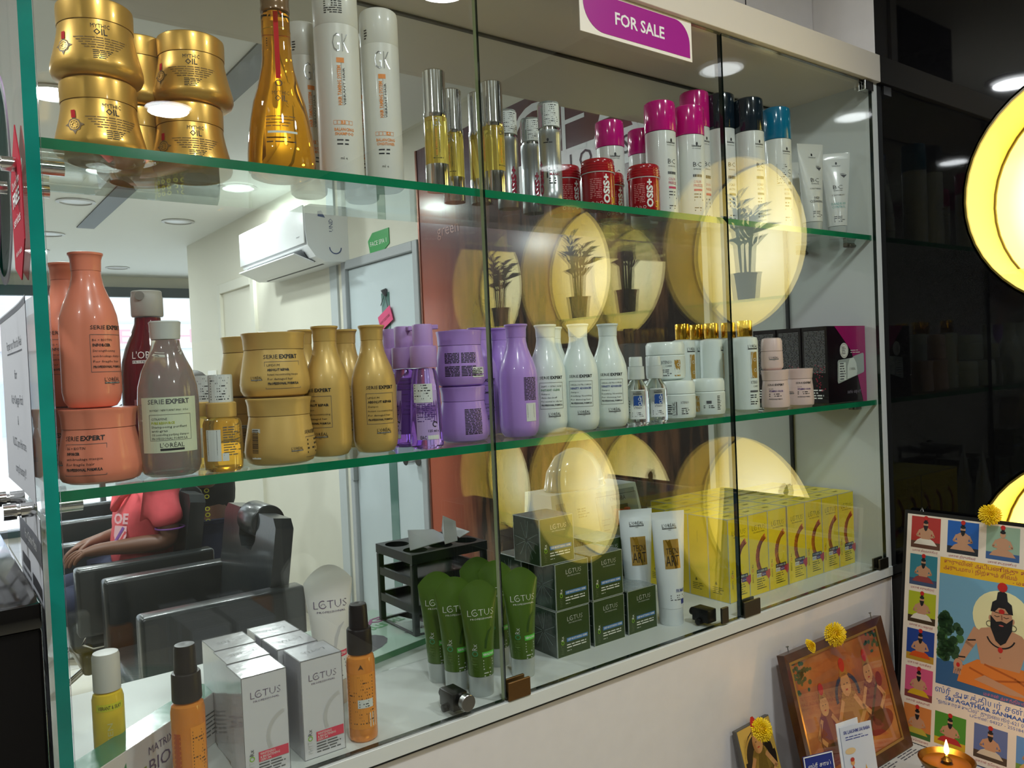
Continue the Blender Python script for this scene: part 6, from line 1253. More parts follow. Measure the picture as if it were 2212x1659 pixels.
d = Deco(); WP = mat('shirt_print_pale', '#e8b8c0', 0.7); VP_ = mat('shirt_print_violet', '#8a5aa8', 0.7)
d.text('OE', 0.0, 0.35, 0.04, WP, w=0.07, al='C', bold=0.04); d.poly([(-0.028, 0.34), (0.028, 0.34), (0.030, 0.30), (0.012, 0.262), (-0.014, 0.262), (-0.030, 0.30)], WP, 1); d.line((-0.02, 0.275), (0.015, 0.335), 0.012, VP_, 2); d.line((-0.002, 0.268), (0.026, 0.318), 0.010, SHIRT, 2)
pa = math.radians(205)
def chest_fn(u, v, h):
    a = -0.62-u/0.15; rx, ry = 0.150, 0.185; k = 0.012*(v-0.3)/0.1
    return B(0.045-(rx+0.004+h*0.0005)*math.cos(a)*1.0+k, (ry+0.004)*math.sin(a), v)
add('shirt_print', d.mesh('shirt_print', chest_fn), man)
# person standing behind the man
wm = thing('person', 'standing person in a black top with yellow rings and dark jeans behind the chair', 'person', (0.0, 0.0, 0.0))
BLT = mat('black_top_cloth', '#16181a', 0.8); YRG = mat('yellow_ring_print', '#b8b42a', 0.7)
qx, qy = 0.72, 3.10; Q = lambda x, y, z: (qx+x*0.9, qy+y*0.9, FLOOR+z*0.86)
V = [Q(0, 0, 0.92)]; Rr = [(0.105, 0.08)]; E_ = []
chain(V, E_, Rr, 0, [(Q(0, 0, 1.08), (0.095, 0.07)), (Q(0, 0, 1.26), (0.11, 0.075)), (Q(0, 0, 1.36), (0.08, 0.06)), (Q(-0.01, 0, 1.43), 0.048), (Q(-0.015, 0, 1.49), 0.046)])
for s in (-1, 1):
    w_ = chain(V, E_, Rr, 2, [(Q(0, s*0.155, 1.32), 0.055), (Q(-0.01, s*0.19, 1.22), 0.046), (Q(-0.02, s*0.195, 1.10), 0.038), (Q(-0.14, s*0.14, 1.14), 0.033), (Q(-0.24, s*0.10, 1.17), 0.025)])
    hand(V, E_, Rr, w_, (-1, -s*0.2, 0.1), (0, 0, 1), (0, -s*1.0, 0.1), 0.7, 0.92)
    chain(V, E_, Rr, 0, [(Q(0, s*0.085, 0.84), 0.095), (Q(-0.01, s*0.09, 0.48), 0.060), (Q(0.01, s*0.09, 0.30), 0.050), (Q(0, s*0.09, 0.09), 0.036), (Q(-0.09, s*0.095, 0.035), 0.033)])
skin('body', V, E_, Rr, SK, 2, 0, wm); head(wm, Q(-0.03, 0, 1.585), (-1, -0.3))
V = [Q(0, 0, 0.86)]; Rr = [(0.175, 0.14)]; E_ = []
chain(V, E_, Rr, 0, [(Q(0, 0, 1.08), (0.15, 0.125)), (Q(0, 0, 1.26), (0.17, 0.13)), (Q(0, 0, 1.355), (0.115, 0.09)), (Q(0, 0, 1.40), 0.06)])
for s in (-1, 1): chain(V, E_, Rr, 2, [(Q(0, s*0.155, 1.32), 0.072), (Q(-0.01, s*0.19, 1.22), 0.064), (Q(-0.018, s*0.195, 1.15), 0.060)])
skin('top', V, E_, Rr, BLT, 2, 0, wm)
V = [Q(0, 0, 0.90)]; Rr = [(0.155, 0.12)]; E_ = []
for s in (-1, 1): chain(V, E_, Rr, 0, [(Q(0, s*0.085, 0.82), 0.108), (Q(-0.01, s*0.09, 0.48), 0.078), (Q(0.01, s*0.09, 0.28), 0.068), (Q(0, s*0.09, 0.08), 0.058)])
skin('jeans', V, E_, Rr, JEAN, 2, 0, wm)
for s in (-1, 1): add('shoe', rbox('shoe', Q(-0.19, s*0.095-0.04, 0.0), Q(0.05, s*0.095+0.04, 0.075), SHOE, 0.02), wm)
d = Deco()
for i in range(9):
    for j in range(13):
        if j % 5 == 4: continue
        d.ring(-0.16+0.036*i, 0.86+0.034*j, 0.013, 0.0055, YRG, n=8)
def wfn(u, v, h):
    a = math.radians(-148)+u/0.165; t = max(0, min(1, (v-0.86)/0.4)); rx, ry = 0.168, 0.185; return Q((rx+0.004)*math.cos(a+PI/2*0), (ry+0.004)*math.sin(a)*1.0, v)
o = add('ring_print', d.mesh('ring_print', wfn), wm); o['kind'] = 'stuff'

# ================================================================== black counter at the left, shrine at the lower right
bc_ = thing('black_counter', 'glossy black counter at the lower left corner in front of the glass side', 'counter', (-0.316, -0.075, 0))
BG = mat('gloss_black_laminate', '#0b0a0a', 0.12, coat=0.6)
add('cabinet_body', box('cabinet_body', (-0.75, 0.0, FLOOR), (0, 0.55, -0.125), BG, 0.004), bc_); add('worktop', box('worktop', (-0.755, -0.006, -0.1245), (0.0, 0.555, -0.098), BG, 0.003), bc_)
TZ = -0.778
tb = thing('shrine_table', 'low table with a newspaper spread on it, standing in the corner under the case', 'table', (0, 0, 0))
add('table_top', box('table_top', (0.62, -0.62, TZ-0.03), (1.46, -0.012, TZ), mat('table_dark_wood', '#2e1c12', 0.4), 0.003), tb)
for x in (0.66, 1.40):
    for y in (-0.58, -0.06): add('leg', box('leg', (x, y, FLOOR), (x+0.04, y+0.04, TZ-0.0305), mat('table_dark_wood')), tb)
np_ = thing('newspaper', 'printed newspaper sheet spread under the lamps and frames', 'newspaper', (0.63, -0.60, TZ+0.0004))
NPP = mat('newsprint', '#c9c7bf', 0.8); NPI = mat('news_ink', '#55545a', 0.7); NPR = mat('news_picture_red', '#96605a', 0.7); NPB = mat('news_blue', '#4a5f9a', 0.7)
add('sheet', box('sheet', (0, 0, 0), (0.82, 0.575, 0.0008), NPP), np_)
d = Deco(); R = random.Random(5)
for i in range(9):
    for j in range(5):
        x, y = 0.02+0.09*i, 0.03+0.11*j
        if R.random() < 0.3: d.rect(x, y, x+0.078, y+0.06, R.choice((NPR, NPB, NPI)), 1); d.micro(x, y+0.085, 0.078, 3, 0.007, NPI, i*7+j, 0.5)
        else: d.rect(x, y+0.085, x+R.uniform(0.04, 0.078), y+0.094, NPI, 1); d.micro(x, y+0.078, 0.078, 10, 0.0072, NPI, i*7+j, 0.4)
add('newsprint_columns', d.mesh('newsprint_columns', lambda u, v, h: (u, v, 0.0009+h*LIFT)), np_)
def leaning(name, label, cat, bl, br, tl, th):
    """Empty whose local X runs along the bottom edge, local Z up the leaning face, -Y out of the picture"""
    bl, br, tl = Vector(bl), Vector(br), Vector(tl); x = (br-bl).normalized(); z = (tl-bl); z = (z-x*z.dot(x)).normalized(); y = z.cross(x)
    t = thing(name, label, cat); t.matrix_world = Matrix.Translation(bl) @ Matrix((x, y, z)).transposed().to_4x4(); return t
# wooden framed picture leaning on the white panel
WD = mat('dark_brown_wood', '#4a2a18', 0.3, coat=0.4, noise=(25, 0.3)); FW, FH, FT = 0.375, 0.288, 0.018
fr_ = leaning('framed_picture', 'dark wooden framed orange-brown devotional picture leaning on the white panel', 'picture', (0.980, -0.088, TZ+0.002), (1.355, -0.088, TZ+0.002), (0.980, -0.022, TZ+0.282), FT)
mb = MB(); b_ = 0.019
for nm, pts in (('b', [(0, 0), (FW, 0), (FW-b_, b_), (b_, b_)]), ('r', [(FW, 0), (FW, FH), (FW-b_, FH-b_), (FW-b_, b_)]), ('t', [(FW, FH), (0, FH), (b_, FH-b_), (FW-b_, FH-b_)]), ('l', [(0, FH), (0, 0), (b_, b_), (b_, FH-b_)])):
    m2 = MB(); A = [(u, -0.010 if i < 2 else -0.004, v) for i, (u, v) in enumerate(pts)]; Bk = [(u, 0.008, v) for u, v in pts]; m2.quad(A); m2.quad(Bk[::-1])
    for i in range(4): m2.quad([A[i], Bk[i], Bk[(i+1) % 4], A[(i+1) % 4]])
    add('frame_rail', m2.mesh('frame_rail', WD, 0.0012, 1), fr_)
add('gold_slip', MB().box((b_, -0.004, b_), (FW-b_, -0.002, b_+0.005)).box((b_, -0.004, FH-b_-0.005), (FW-b_, -0.002, FH-b_)).box((b_, -0.004, b_+0.005), (b_+0.005, -0.002, FH-b_-0.005)).box((FW-b_-0.005, -0.004, b_+0.005), (FW-b_, -0.002, FH-b_-0.005)).mesh('gold_slip', mat('gold_slip', '#b08a4a', 0.35, 0.6)), fr_)
PIC = bpy.data.materials.new('devotional_print'); PIC.use_nodes = True; nt = PIC.node_tree; bs = nt.nodes['Principled BSDF']; bs.inputs['Roughness'].default_value = 0.5
tc = nt.nodes.new('ShaderNodeTexCoord'); nz = nt.nodes.new('ShaderNodeTexNoise'); nz.inputs['Scale'].default_value = 9; nz.inputs['Detail'].default_value = 5; rp = nt.nodes.new('ShaderNodeValToRGB'); e = rp.color_ramp.elements
e[0].position = 0.32; e[0].color = (*lin('#7a4a26'), 1); e[1].position = 0.70; e[1].color = (*lin('#c98a4a'), 1); q = e.new(0.5); q.color = (*lin('#b0622e'), 1)
nt.links.new(tc.outputs['Object'], nz.inputs['Vector']); nt.links.new(nz.outputs['Fac'], rp.inputs[0]); nt.links.new(rp.outputs[0], bs.inputs['Base Color'])
add('print_sheet', box('print_sheet', (b_+0.004, 0.0, b_+0.004), (FW-b_-0.004, 0.004, FH-b_-0.004), PIC), fr_)
d = Deco(); LFG = mat('painted_leaf', '#3c5a34', 0.6); SKO = mat('painted_skin', '#c9935c', 0.6); RDP = mat('vermilion', '#b8201c', 0.6); BLP = mat('painted_blue_arch', '#2f3548', 0.6); OCH = mat('painted_ochre', '#a0702c', 0.6); MRP = mat('painted_maroon', '#7a3024', 0.6)
R = random.Random(7)
for cu, cv, n_ in ((0.055, 0.235, 40), (0.33, 0.255, 34)):
    for i in range(n_): a, r = R.uniform(0, 6.3), R.uniform(0, 0.034); d.disc(cu+r*math.cos(a), cv+r*math.sin(a)*1.2, R.uniform(0.003, 0.007), R.uniform(0.003, 0.006), LFG, 1, 7)
def figure(cu, cv, k, robe, arch=None):
    d.disc(cu, cv-0.03*k, 0.034*k, 0.052*k, robe, 1.5); d.disc(cu, cv-0.075*k, 0.055*k, 0.024*k, robe, 1.5); d.disc(cu, cv+0.026*k, 0.016*k, 0.021*k, SKO, 2); d.poly([(cu-0.014*k, cv+0.042*k), (cu+0.014*k, cv+0.042*k), (cu+0.004*k, cv+0.075*k), (cu-0.004*k, cv+0.075*k)], OCH, 2); d.disc(cu, cv+0.062*k, 0.009*k, 0.013*k, RDP, 3)
    d.stroke([(cu-0.02*k, cv-0.0*k), (cu-0.042*k, cv-0.03*k), (cu-0.02*k, cv-0.05*k)], 0.010*k, SKO, 2.2); d.stroke([(cu+0.02*k, cv-0.0*k), (cu+0.042*k, cv-0.03*k), (cu+0.02*k, cv-0.05*k)], 0.010*k, SKO, 2.2)
    for s in (-1, 1): d.disc(cu+0.005*k*s, cv+0.028*k, 0.0018*k, 0.0010*k, INK, 3)
    d.disc(cu, cv+0.017*k, 0.004*k, 0.0012*k, RDP, 3)
figure(0.105, 0.135, 0.95, MRP); figure(0.195, 0.150, 1.15, OCH); figure(0.285, 0.155, 1.05, MRP)
d.ring(0.195, 0.158, 0.046, 0.009, BLP, -10, 190, 18, 1.2); d.stroke([(0.245, 0.070), (0.300, 0.145), (0.318, 0.165)], 0.008, mat('painted_veena', '#4a2c1c', 0.5), 3); d.disc(0.320, 0.160, 0.012, 0.016, MRP, 3.4); d.stroke([(0.075, 0.06), (0.070, 0.10), (0.080, 0.13)], 0.003, MRP, 3)
add('painted_figures', d.mesh('painted_figures', flat(0.0)), fr_)
add('glass', box('glass', (b_, -0.0018, b_), (FW-b_, -0.0006-0.0003, FH-b_), pane_mat('picture_glass', (0.98, 0.98, 0.98), 0.04)), fr_)
for u in (0.03, 0.350): add('nail', MB().tube([(u, 0, FH), (u, 0, FH+0.010)], 0.0012, 6).tube([(u, 0, FH+0.010), (u, 0, FH+0.012)], 0.003, 8).mesh('nail', STEEL), fr_)
# small framed picture and booklets
sf = leaning('small_picture', 'small gold and black devotional picture, far left of the table', 'picture', (0.845, -0.055, TZ+0.002), (0.958, -0.050, TZ+0.002), (0.845, -0.012, TZ+0.168), 0.01)
add('board', box('board', (0, 0, 0), (0.112, 0.010, 0.168), mat('board_grey_edge', '#5a5650', 0.5), 0.001, 1), sf)
d = Deco(); GD = mat('picture_gold', '#c8a44a', 0.4); BKP = mat('picture_black', '#1f1814', 0.5); d.rect(0.002, 0.002, 0.110, 0.166, GD, 1); d.disc(0.056, 0.095, 0.050, 0.062, BKP, 1.5); d.ring(0.056, 0.105, 0.048, 0.005, GD, 0, 180, 18, 2); figure(0.056, 0.105, 1.0, GD)
for i in range(60): d.disc(R.uniform(0.006, 0.106), R.uniform(0.004, 0.09), 0.0028, 0.0028, R.choice((GD, MRP, WHT, BKP)), 2.5, 6)
add('print', d.mesh('print', flat(0.0)), sf)['kind'] = 'stuff'
bb = leaning('blue_booklet', 'small dark blue booklet with yellow lettering standing left of the white booklet', 'booklet', (0.868, -0.165, TZ+0.002), (0.930, -0.185, TZ+0.002), (0.860, -0.130, TZ+0.165), 0.004)
add('cover', box('cover', (0, 0, 0), (0.066, 0.003, 0.150), mat('booklet_blue', '#1f2f7a', 0.4)), bb)
d = Deco(); d.frame(0, 0, 0.066, 0.150, 0.002, WHT); YI = mat('yellow_ink'); 
for i in range(4): d.text(('ஸ்ரீ சாய்', 'மகான் அருள்', 'வழிபாடு', 'போற்றி')[i], 0.033, 0.128-0.013*i, 0.007, (WHT, YI, YI, WHT)[i], w=0.050, al='C')
figure(0.034, 0.050, 0.9, ORG); add('print', d.mesh('print', flat(0.0)), bb)
wb = leaning('white_booklet', 'folded white booklet with a temple and a red-robed figure in front of the wooden frame', 'booklet', (0.990, -0.165, TZ+0.002), (1.062, -0.185, TZ+0.002), (0.972, -0.130, TZ+0.185), 0.004)
BKW = mat('booklet_sky', '#c3cbd8', 0.4); add('cover', box('cover', (0, 0, 0), (0.078, 0.0015, 0.168), BKW), wb)
add('inner_leaf', MB().box((-0.006, 0.0025, 0.002), (0.055, 0.004, 0.176), 0, Matrix.Rotation(math.radians(7), 4, 'Z')).mesh('inner_leaf', PAPER), wb)
d = Deco(); d.text('SRI LAKSHMI SAI BABA', 0.040, 0.154, 0.0062, NVI, w=0.066, al='C', bold=0.02, res=1); d.micro(0.01, 0.147, 0.058, 2, 0.0045, NVI, 4, 0.35); TMP = mat('temple_cream', '#cdb48a', 0.5); TG2 = mat('temple_gold', '#c89a3c', 0.5)
d.rect(0.032, 0.0, 0.077, 0.045, TMP, 1); d.rect(0.036, 0.045, 0.072, 0.052, mat('temple_red', '#a8503c', 0.5), 1); d.poly([(0.042, 0.052), (0.060, 0.052), (0.051, 0.092)], TG2, 1.5); d.poly([(0.062, 0.052), (0.072, 0.052), (0.067, 0.070)], TG2, 1.5)
for i in range(4): d.rect(0.036+0.010*i, 0.012, 0.041+0.010*i, 0.028, mat('temple_shadow', '#7a5c40', 0.5), 2)
d.disc(0.032, 0.045, 0.018, 0.030, LFG, 0.8); d.disc(0.010, 0.02, 0.016, 0.028, LFG, 0.8); d.poly([(0.010, 0.032), (0.028, 0.032), (0.025, 0.085), (0.020, 0.096), (0.014, 0.085)], mat('robe_red', '#a8342c', 0.5), 2); d.disc(0.0195, 0.101, 0.0048, 0.006, SKO, 2.5); d.disc(0.0195, 0.106, 0.005, 0.004, mat('robe_red'), 3); d.disc(0.018, 0.122, 0.013, 0.006, TMP, 1)
add('print', d.mesh('print', flat(0.0)), wb)
# tall printed board leaning on the granite
PW_, PH_ = 0.42, 0.518
bp = leaning('saint_poster', 'large bordered poster of a bearded sage with small portraits, leaning on black granite', 'poster', (1.372, -0.053, TZ+0.001), (1.372, -0.473, TZ+0.001), (1.448, -0.053, TZ+0.515), 0.01)
add('board', box('board', (-0.006, 0, -0.006), (PW_+0.006, 0.010, PH_+0.006), mat('board_black', '#121214', 0.4), 0.001, 1), bp)
CRM = mat('poster_cream', '#e2d5c4', 0.35); d = Deco(); d.rect(0.002, 0.002, PW_-0.002, PH_-0.002, CRM, 0.5, st=0.1)
SKY = mat('poster_sky_blue', '#6f9fb8', 0.45); YHD = mat('poster_yellow', '#e2b020', 0.45); TREE = mat('poster_tree', '#27482c', 0.5); LAKE = mat('poster_lake', '#2f5a86', 0.5); HALO = mat('poster_halo', '#e2dca8', 0.5); SKP = mat('poster_skin', '#b98a6a', 0.5); SKD = mat('poster_skin_dark', '#8a5c44', 0.5); BRD = mat('poster_beard', '#15171c', 0.5); DH = mat('poster_dhoti', '#d0762e', 0.5); DH2 = mat('poster_dhoti_fold', '#a8541c', 0.5); TBL = mat('tamil_blue', '#2a5aa8', 0.5); TMG = mat('tamil_maroon', '#9a2840', 0.5)
def portrait(u, v, w_, h_, bgm, robe, ground, beard=True, cap='மகான்'):
    d.rect(u, v, u+w_, v+h_, bgm, 1, st=0.1); d.rect(u, v, u+w_, v+h_*0.22, ground, 1.3, st=0.1); c = u+w_*0.5
    d.poly([(c-w_*0.40, v+h_*0.12), (c+w_*0.40, v+h_*0.12), (c+w_*0.28, v+h_*0.26), (c+w_*0.12, v+h_*0.34), (c-w_*0.12, v+h_*0.34), (c-w_*0.28, v+h_*0.26)], robe, 2)
    d.poly([(c-w_*0.15, v+h_*0.30), (c+w_*0.15, v+h_*0.30), (c+w_*0.22, v+h_*0.58), (c+w_*0.08, v+h_*0.66), (c-w_*0.08, v+h_*0.66), (c-w_*0.22, v+h_*0.58)], SKP, 2.4)
    for s in (-1, 1): d.stroke([(c+s*w_*0.20, v+h_*0.57), (c+s*w_*0.29, v+h_*0.40), (c+s*w_*0.10, v+h_*0.36)], w_*0.07, SKP, 2.8)
    d.disc(c, v+h_*0.75, w_*0.085, h_*0.085, SKP, 3, 12); 
    if beard: d.poly([(c-w_*0.085, v+h_*0.73), (c+w_*0.085, v+h_*0.73), (c+w_*0.05, v+h_*0.60), (c, v+h_*0.55), (c-w_*0.05, v+h_*0.60)], BRD, 3.4)
    d.disc(c, v+h_*0.83, w_*0.085, h_*0.05, BRD, 3.6, 12); d.disc(c, v+h_*0.90, w_*0.05, h_*0.05, BRD, 3.6, 10); d.disc(c, v+h_*0.97, w_*0.075, h_*0.07, RDP, 4, 10)
    d.text(cap, u+w_/2, v-0.0085, 0.0048, TMG, w=w_*0.86, al='C', res=1)
cols = [('#a8302c', '#d8d0c0', '#5a3a2c'), ('#1f5aa8', '#b98a6a', '#20242c'), ('#8fa890', '#b98a6a', '#3a5a8a'), ('#a8b890', '#b03a3a', '#c8b030'), ('#3f6a9a', '#c8783c', '#5a4a2c')]
mm = lambda h_: mat('poster_'+h_.lstrip('#'), h_, 0.5)
for i in range(5):
    a, b_, c_ = cols[i]; portrait(0.012+0.0815*i, 0.440, 0.066, 0.072, mm(a), mm(b_), mm(c_), i != 2, ('மகான் சிவவாக்கியர்', 'மகான் திருமூலர்', 'மகான் சுப்ரமணியர்', 'மகான் போகர்', 'மகான் கமலமுனி')[i])
side = [('#2f7a8a', '#8a3a3a', '#3a4a6a'), ('#a8b020', '#d8d0c0', '#3c2c18'), ('#1f3f8a', '#c8501c', '#b08a2c'), ('#c8527a', '#c8a020', '#7a3a3a'), ('#c87a3c', '#b8a23a', '#3f6a30')]
for i in range(5):
    a, b_, c_ = side[i]; portrait(0.012, 0.355-0.0850*i, 0.062, 0.070, mm(a), mm(b_), mm(c_), True, ('மகான் கருவூரார்', 'மகான் சட்டைநாதர்', 'மகான் வாசீசர்', 'மகான் மச்சமுனி', 'மகான் கொங்கணர்')[i])
bot = [('#4a8a2c', '#b02c2c', '#c8a020'), ('#5a6a9a', '#c8b8a0', '#4a3a2c'), ('#5a8ac0', '#c8a060', '#6a8a3a'), ('#a86a3c', '#c8501c', '#3f6a30')]
for i in range(4):
    a, b_, c_ = bot[i]; portrait(0.082+0.0825*i, 0.018, 0.066, 0.070, mm(a), mm(b_), mm(c_), True, ('மகான் அழகணி', 'மகான் தேரையர்', 'மகான் நந்தீசர்', 'மகான் ராமதேவர்')[i])
u0, u1, v0, v1 = 0.080, PW_-0.008, 0.148, 0.428
d.rect(u0, 0.392, u1, v1, YHD, 1, st=0.1); d.text('குருவின் அடிபணிந்து கூடுவது அல்லாம்', u0+0.008, 0.416, 0.0085, TMG, w=u1-u0-0.05); d.text('அருபமாய் நிற்கும் சிவம்', u0+0.008, 0.403, 0.0085, TMG, w=0.15); d.text('- மகான் ஔவை', u0+0.15, 0.3945, 0.007, TMG, w=0.10)
d.rect(u0, v0, u1, 0.392, SKY, 1, st=0.1); d.rect(u0, v0, u1, v0+0.055, LAKE, 1.2, st=0.1)
R = random.Random(9)
for i in range(90):
    s = R.choice((0, 1)); x = u0+0.004+abs(R.gauss(0, 0.022)) if s == 0 else u1-0.004-abs(R.gauss(0, 0.022)); y = R.uniform(v0+0.06, v0+0.17-(x-u0)*0.8 if s == 0 else v0+0.17); d.disc(min(max(x, u0+0.008), u1-0.008), y, 0.009, 0.010, TREE if i % 3 else mm('#3f6a3c'), 1.6, 8)
cu = (u0+u1)/2-0.035
d.disc(cu, 0.318, 0.058, 0.058, HALO, 2, 28)
# seated sage
d.poly([(cu-0.085, 0.165), (cu+0.095, 0.158), (cu+0.080, 0.195), (cu+0.045, 0.222), (cu-0.045, 0.222), (cu-0.078, 0.198)], DH, 3); d.poly([(cu-0.05, 0.178), (cu+0.02, 0.165), (cu+0.06, 0.168), (cu+0.01, 0.182), (cu-0.03, 0.192)], SKP, 4); d.stroke([(cu-0.06, 0.20), (cu-0.01, 0.185), (cu+0.05, 0.20)], 0.004, DH2, 3.6); d.stroke([(cu-0.03, 0.215), (cu+0.03, 0.200), (cu+0.07, 0.18)], 0.004, DH2, 3.6)
d.poly([(cu-0.038, 0.215), (cu+0.038, 0.215), (cu+0.044, 0.240), (cu+0.052, 0.275), (cu+0.040, 0.290), (cu+0.014, 0.298), (cu-0.014, 0.298), (cu-0.040, 0.290), (cu-0.052, 0.275), (cu-0.044, 0.240)], SKP, 3.3)
for s in (-1, 1):
    d.stroke([(cu+s*0.046, 0.282), (cu+s*0.062, 0.250), (cu+s*0.078, 0.215)], [0.022, 0.018, 0.013], SKP, 3.6); d.disc(cu+s*0.084, 0.200, 0.010, 0.014, SKP, 4, 12)
    for q in range(4): d.stroke([(cu+s*(0.079+0.004*q), 0.192), (cu+s*(0.079+0.0045*q), 0.180)], 0.003, SKP, 4)
    d.disc(cu+s*0.084, 0.200, 0.004, 0.005, RDP, 4.6, 10); d.stroke([(cu+s*0.050, 0.262), (cu+s*0.066, 0.258)], 0.003, BRD, 4.4); d.stroke([(cu+s*0.070, 0.220), (cu+s*0.084, 0.218)], 0.003, BRD, 4.4)
d.disc(cu, 0.318, 0.021, 0.028, SKP, 4, 20); d.poly([(cu-0.022, 0.322), (cu-0.010, 0.310), (cu, 0.313), (cu+0.010, 0.310), (cu+0.022, 0.322), (cu+0.021, 0.296), (cu+0.010, 0.270), (cu, 0.262), (cu-0.010, 0.270), (cu-0.021, 0.296)], BRD, 5)
d.disc(cu, 0.3035, 0.005, 0.0018, mm('#a8504a'), 5.6, 10); d.poly([(cu-0.022, 0.330), (cu+0.022, 0.330), (cu+0.019, 0.350), (cu+0.011, 0.356), (cu+0.009, 0.372), (cu, 0.377), (cu-0.009, 0.372), (cu-0.011, 0.356), (cu-0.019, 0.350)], BRD, 5); d.poly([(cu-0.014, 0.330), (cu+0.014, 0.330), (cu+0.006, 0.340), (cu-0.006, 0.340)], SKP, 5.4)
for s in (-1, 1): d.stroke([(cu+s*0.004, 0.3225), (cu+s*0.009, 0.3205), (cu+s*0.014, 0.3225)], 0.0012, BRD, 5.6); d.stroke([(cu+s*0.003, 0.329), (cu+s*0.014, 0.330)], 0.0014, BRD, 5.6); d.ring(cu+s*0.0235, 0.303, 0.0065, 0.0012, BRD, n=12, h=5.6); d.disc(cu+s*0.0225, 0.316, 0.003, 0.006, SKP, 4.2, 8)
d.stroke([(cu, 0.325), (cu+0.001, 0.316)], 0.003, SKD, 5.2); d.ring(cu, 0.285, 0.030, 0.0030, BRD, 200, 340, 14, 4.8); d.disc(cu, 0.2525, 0.005, 0.006, RDP, 6, 12); d.disc(cu, 0.333, 0.006, 0.005, RDP, 6, 12); d.disc(cu, 0.384, 0.010, 0.010, RDP, 6, 12); d.disc(cu+0.0, 0.236, 0.0016, 0.0016, SKD, 4.2, 6)
d.text('மகான் அகத்தியர்', cu+0.01, 0.151, 0.0065, mm('#c8607a'), w=0.08, al='C'); d.text('ஸ்ரீ அகத்தியர் சன்மார்க்க சங்கம்', u0, 0.130, 0.0125, TBL, w=u1-u0-0.02); d.text('SRI AGATHIAR SANMAARGA SANGAM', u0+0.022, 0.118, 0.0080, TBL, w=0.245, bold=0.03, res=1); d.text('"ஓங்காரக்குடில்" துறையூர்-621 010, திருச்சி மாவட்டம்', u0+0.004, 0.107, 0.0075, TBL, w=0.28); d.text('போன்: 04327 - 255184, 255784', u0+0.075, 0.097, 0.0062, TBL, w=0.14)
add('printed_sheet', d.mesh('printed_sheet', flat(0.0, 0.0004)), bp)
add('hook', MB().tube([(0.028, 0.005, PH_+0.004), (0.032, 0.005, PH_+0.014), (0.036, 0.005, PH_+0.004)], 0.0012, 6).mesh('hook', STEEL), bp)
# chrysanthemum heads
PET = mat('yellow_petal', '#f0cc10', 0.55); PETC = mat('yellow_petal_core', '#e8b808', 0.6)
def flower_mesh(r, n=7, seed=1, dome=0.5):
    R = random.Random(seed); v = []; f = []
    for k in range(n):
        cnt = int(9+k*4.5); t = (k+0.5)/n
        for i in range(cnt):
            a = 2*PI*(i+0.5*(k % 2))/cnt+R.uniform(-.08, .08); L = r*(0.30+0.10*R.random()); r0 = r*t*0.72; w_ = r*0.085; el = math.radians(75-70*t+R.uniform(-8, 8)); zz = r*dome*(1-t**1.6)
            ca, sa = math.cos(a), math.sin(a); base = Vector((r0*ca, r0*sa, zz)); dr = Vector((ca*math.cos(el), sa*math.cos(el), math.sin(el))); sd = Vector((-sa, ca, 0)); up = dr.cross(sd)*-1
            m_ = len(v); tip = base+dr*L+Vector((0, 0, -0.1*L))
            v += [tuple(base-sd*w_*0.5), tuple(base+dr*L*0.6-sd*w_+up*w_*0.3), tuple(tip), tuple(base+dr*L*0.6+sd*w_+up*w_*0.3), tuple(base+sd*w_*0.5), tuple(base+dr*L*0.55-up*w_*0.5)]
            f += [(m_, m_+1, m_+5), (m_+1, m_+2, m_+5), (m_+2, m_+3, m_+5), (m_+3, m_+4, m_+5), (m_+4, m_, m_+5)]
    me = bpy.data.meshes.new('petals'); me.from_pydata(v, [], f); me.update(); me.materials.append(PET); return me
def flower(label, loc, r, nrm, seed):
    t = thing('chrysanthemum', label, 'flower', loc, group='yellow chrysanthemum heads')
    q = Vector(nrm).normalized().to_track_quat('Z', 'Y'); t.rotation_mode = 'QUATERNION'; t.rotation_quaternion = q
    o = add('petals', flower_mesh(r, seed=seed), t); o['kind'] = 'stuff'
    add('core', lathe('core', [(0, -r*0.25), (r*0.35, -r*0.2), (r*0.62, 0), (r*0.55, r*0.22), (r*0.25, r*0.42), (0, r*0.46)], PETC, 20), t)
def ray(px, py, ax, val):
    d_ = FWD+RIGHT*((px-1106)/F)-UP*((py-829.5)/F); return CAM+d_*((val-CAM[ax])/d_[ax])
flower('big yellow chrysanthemum on the top edge of the wooden frame', ray(1803, 1370, 1, -0.045), 0.026, (-0.55, -1, 0.25), 1)
flower('small yellow chrysanthemum on the wooden frame, left of the big one', ray(1749, 1396, 1, -0.042), 0.0155, (0.3, -1, 0.7), 2)
flower('yellow chrysanthemum on the small gold and black picture', ray(1645, 1576, 1, -0.05), 0.023, (-0.4, -1, 0.5), 3)
flower('yellow chrysanthemum on top of the big sage poster', ray(2138, 1112, 0, 1.425), 0.0235, (-1, -0.7, 0.1), 4)
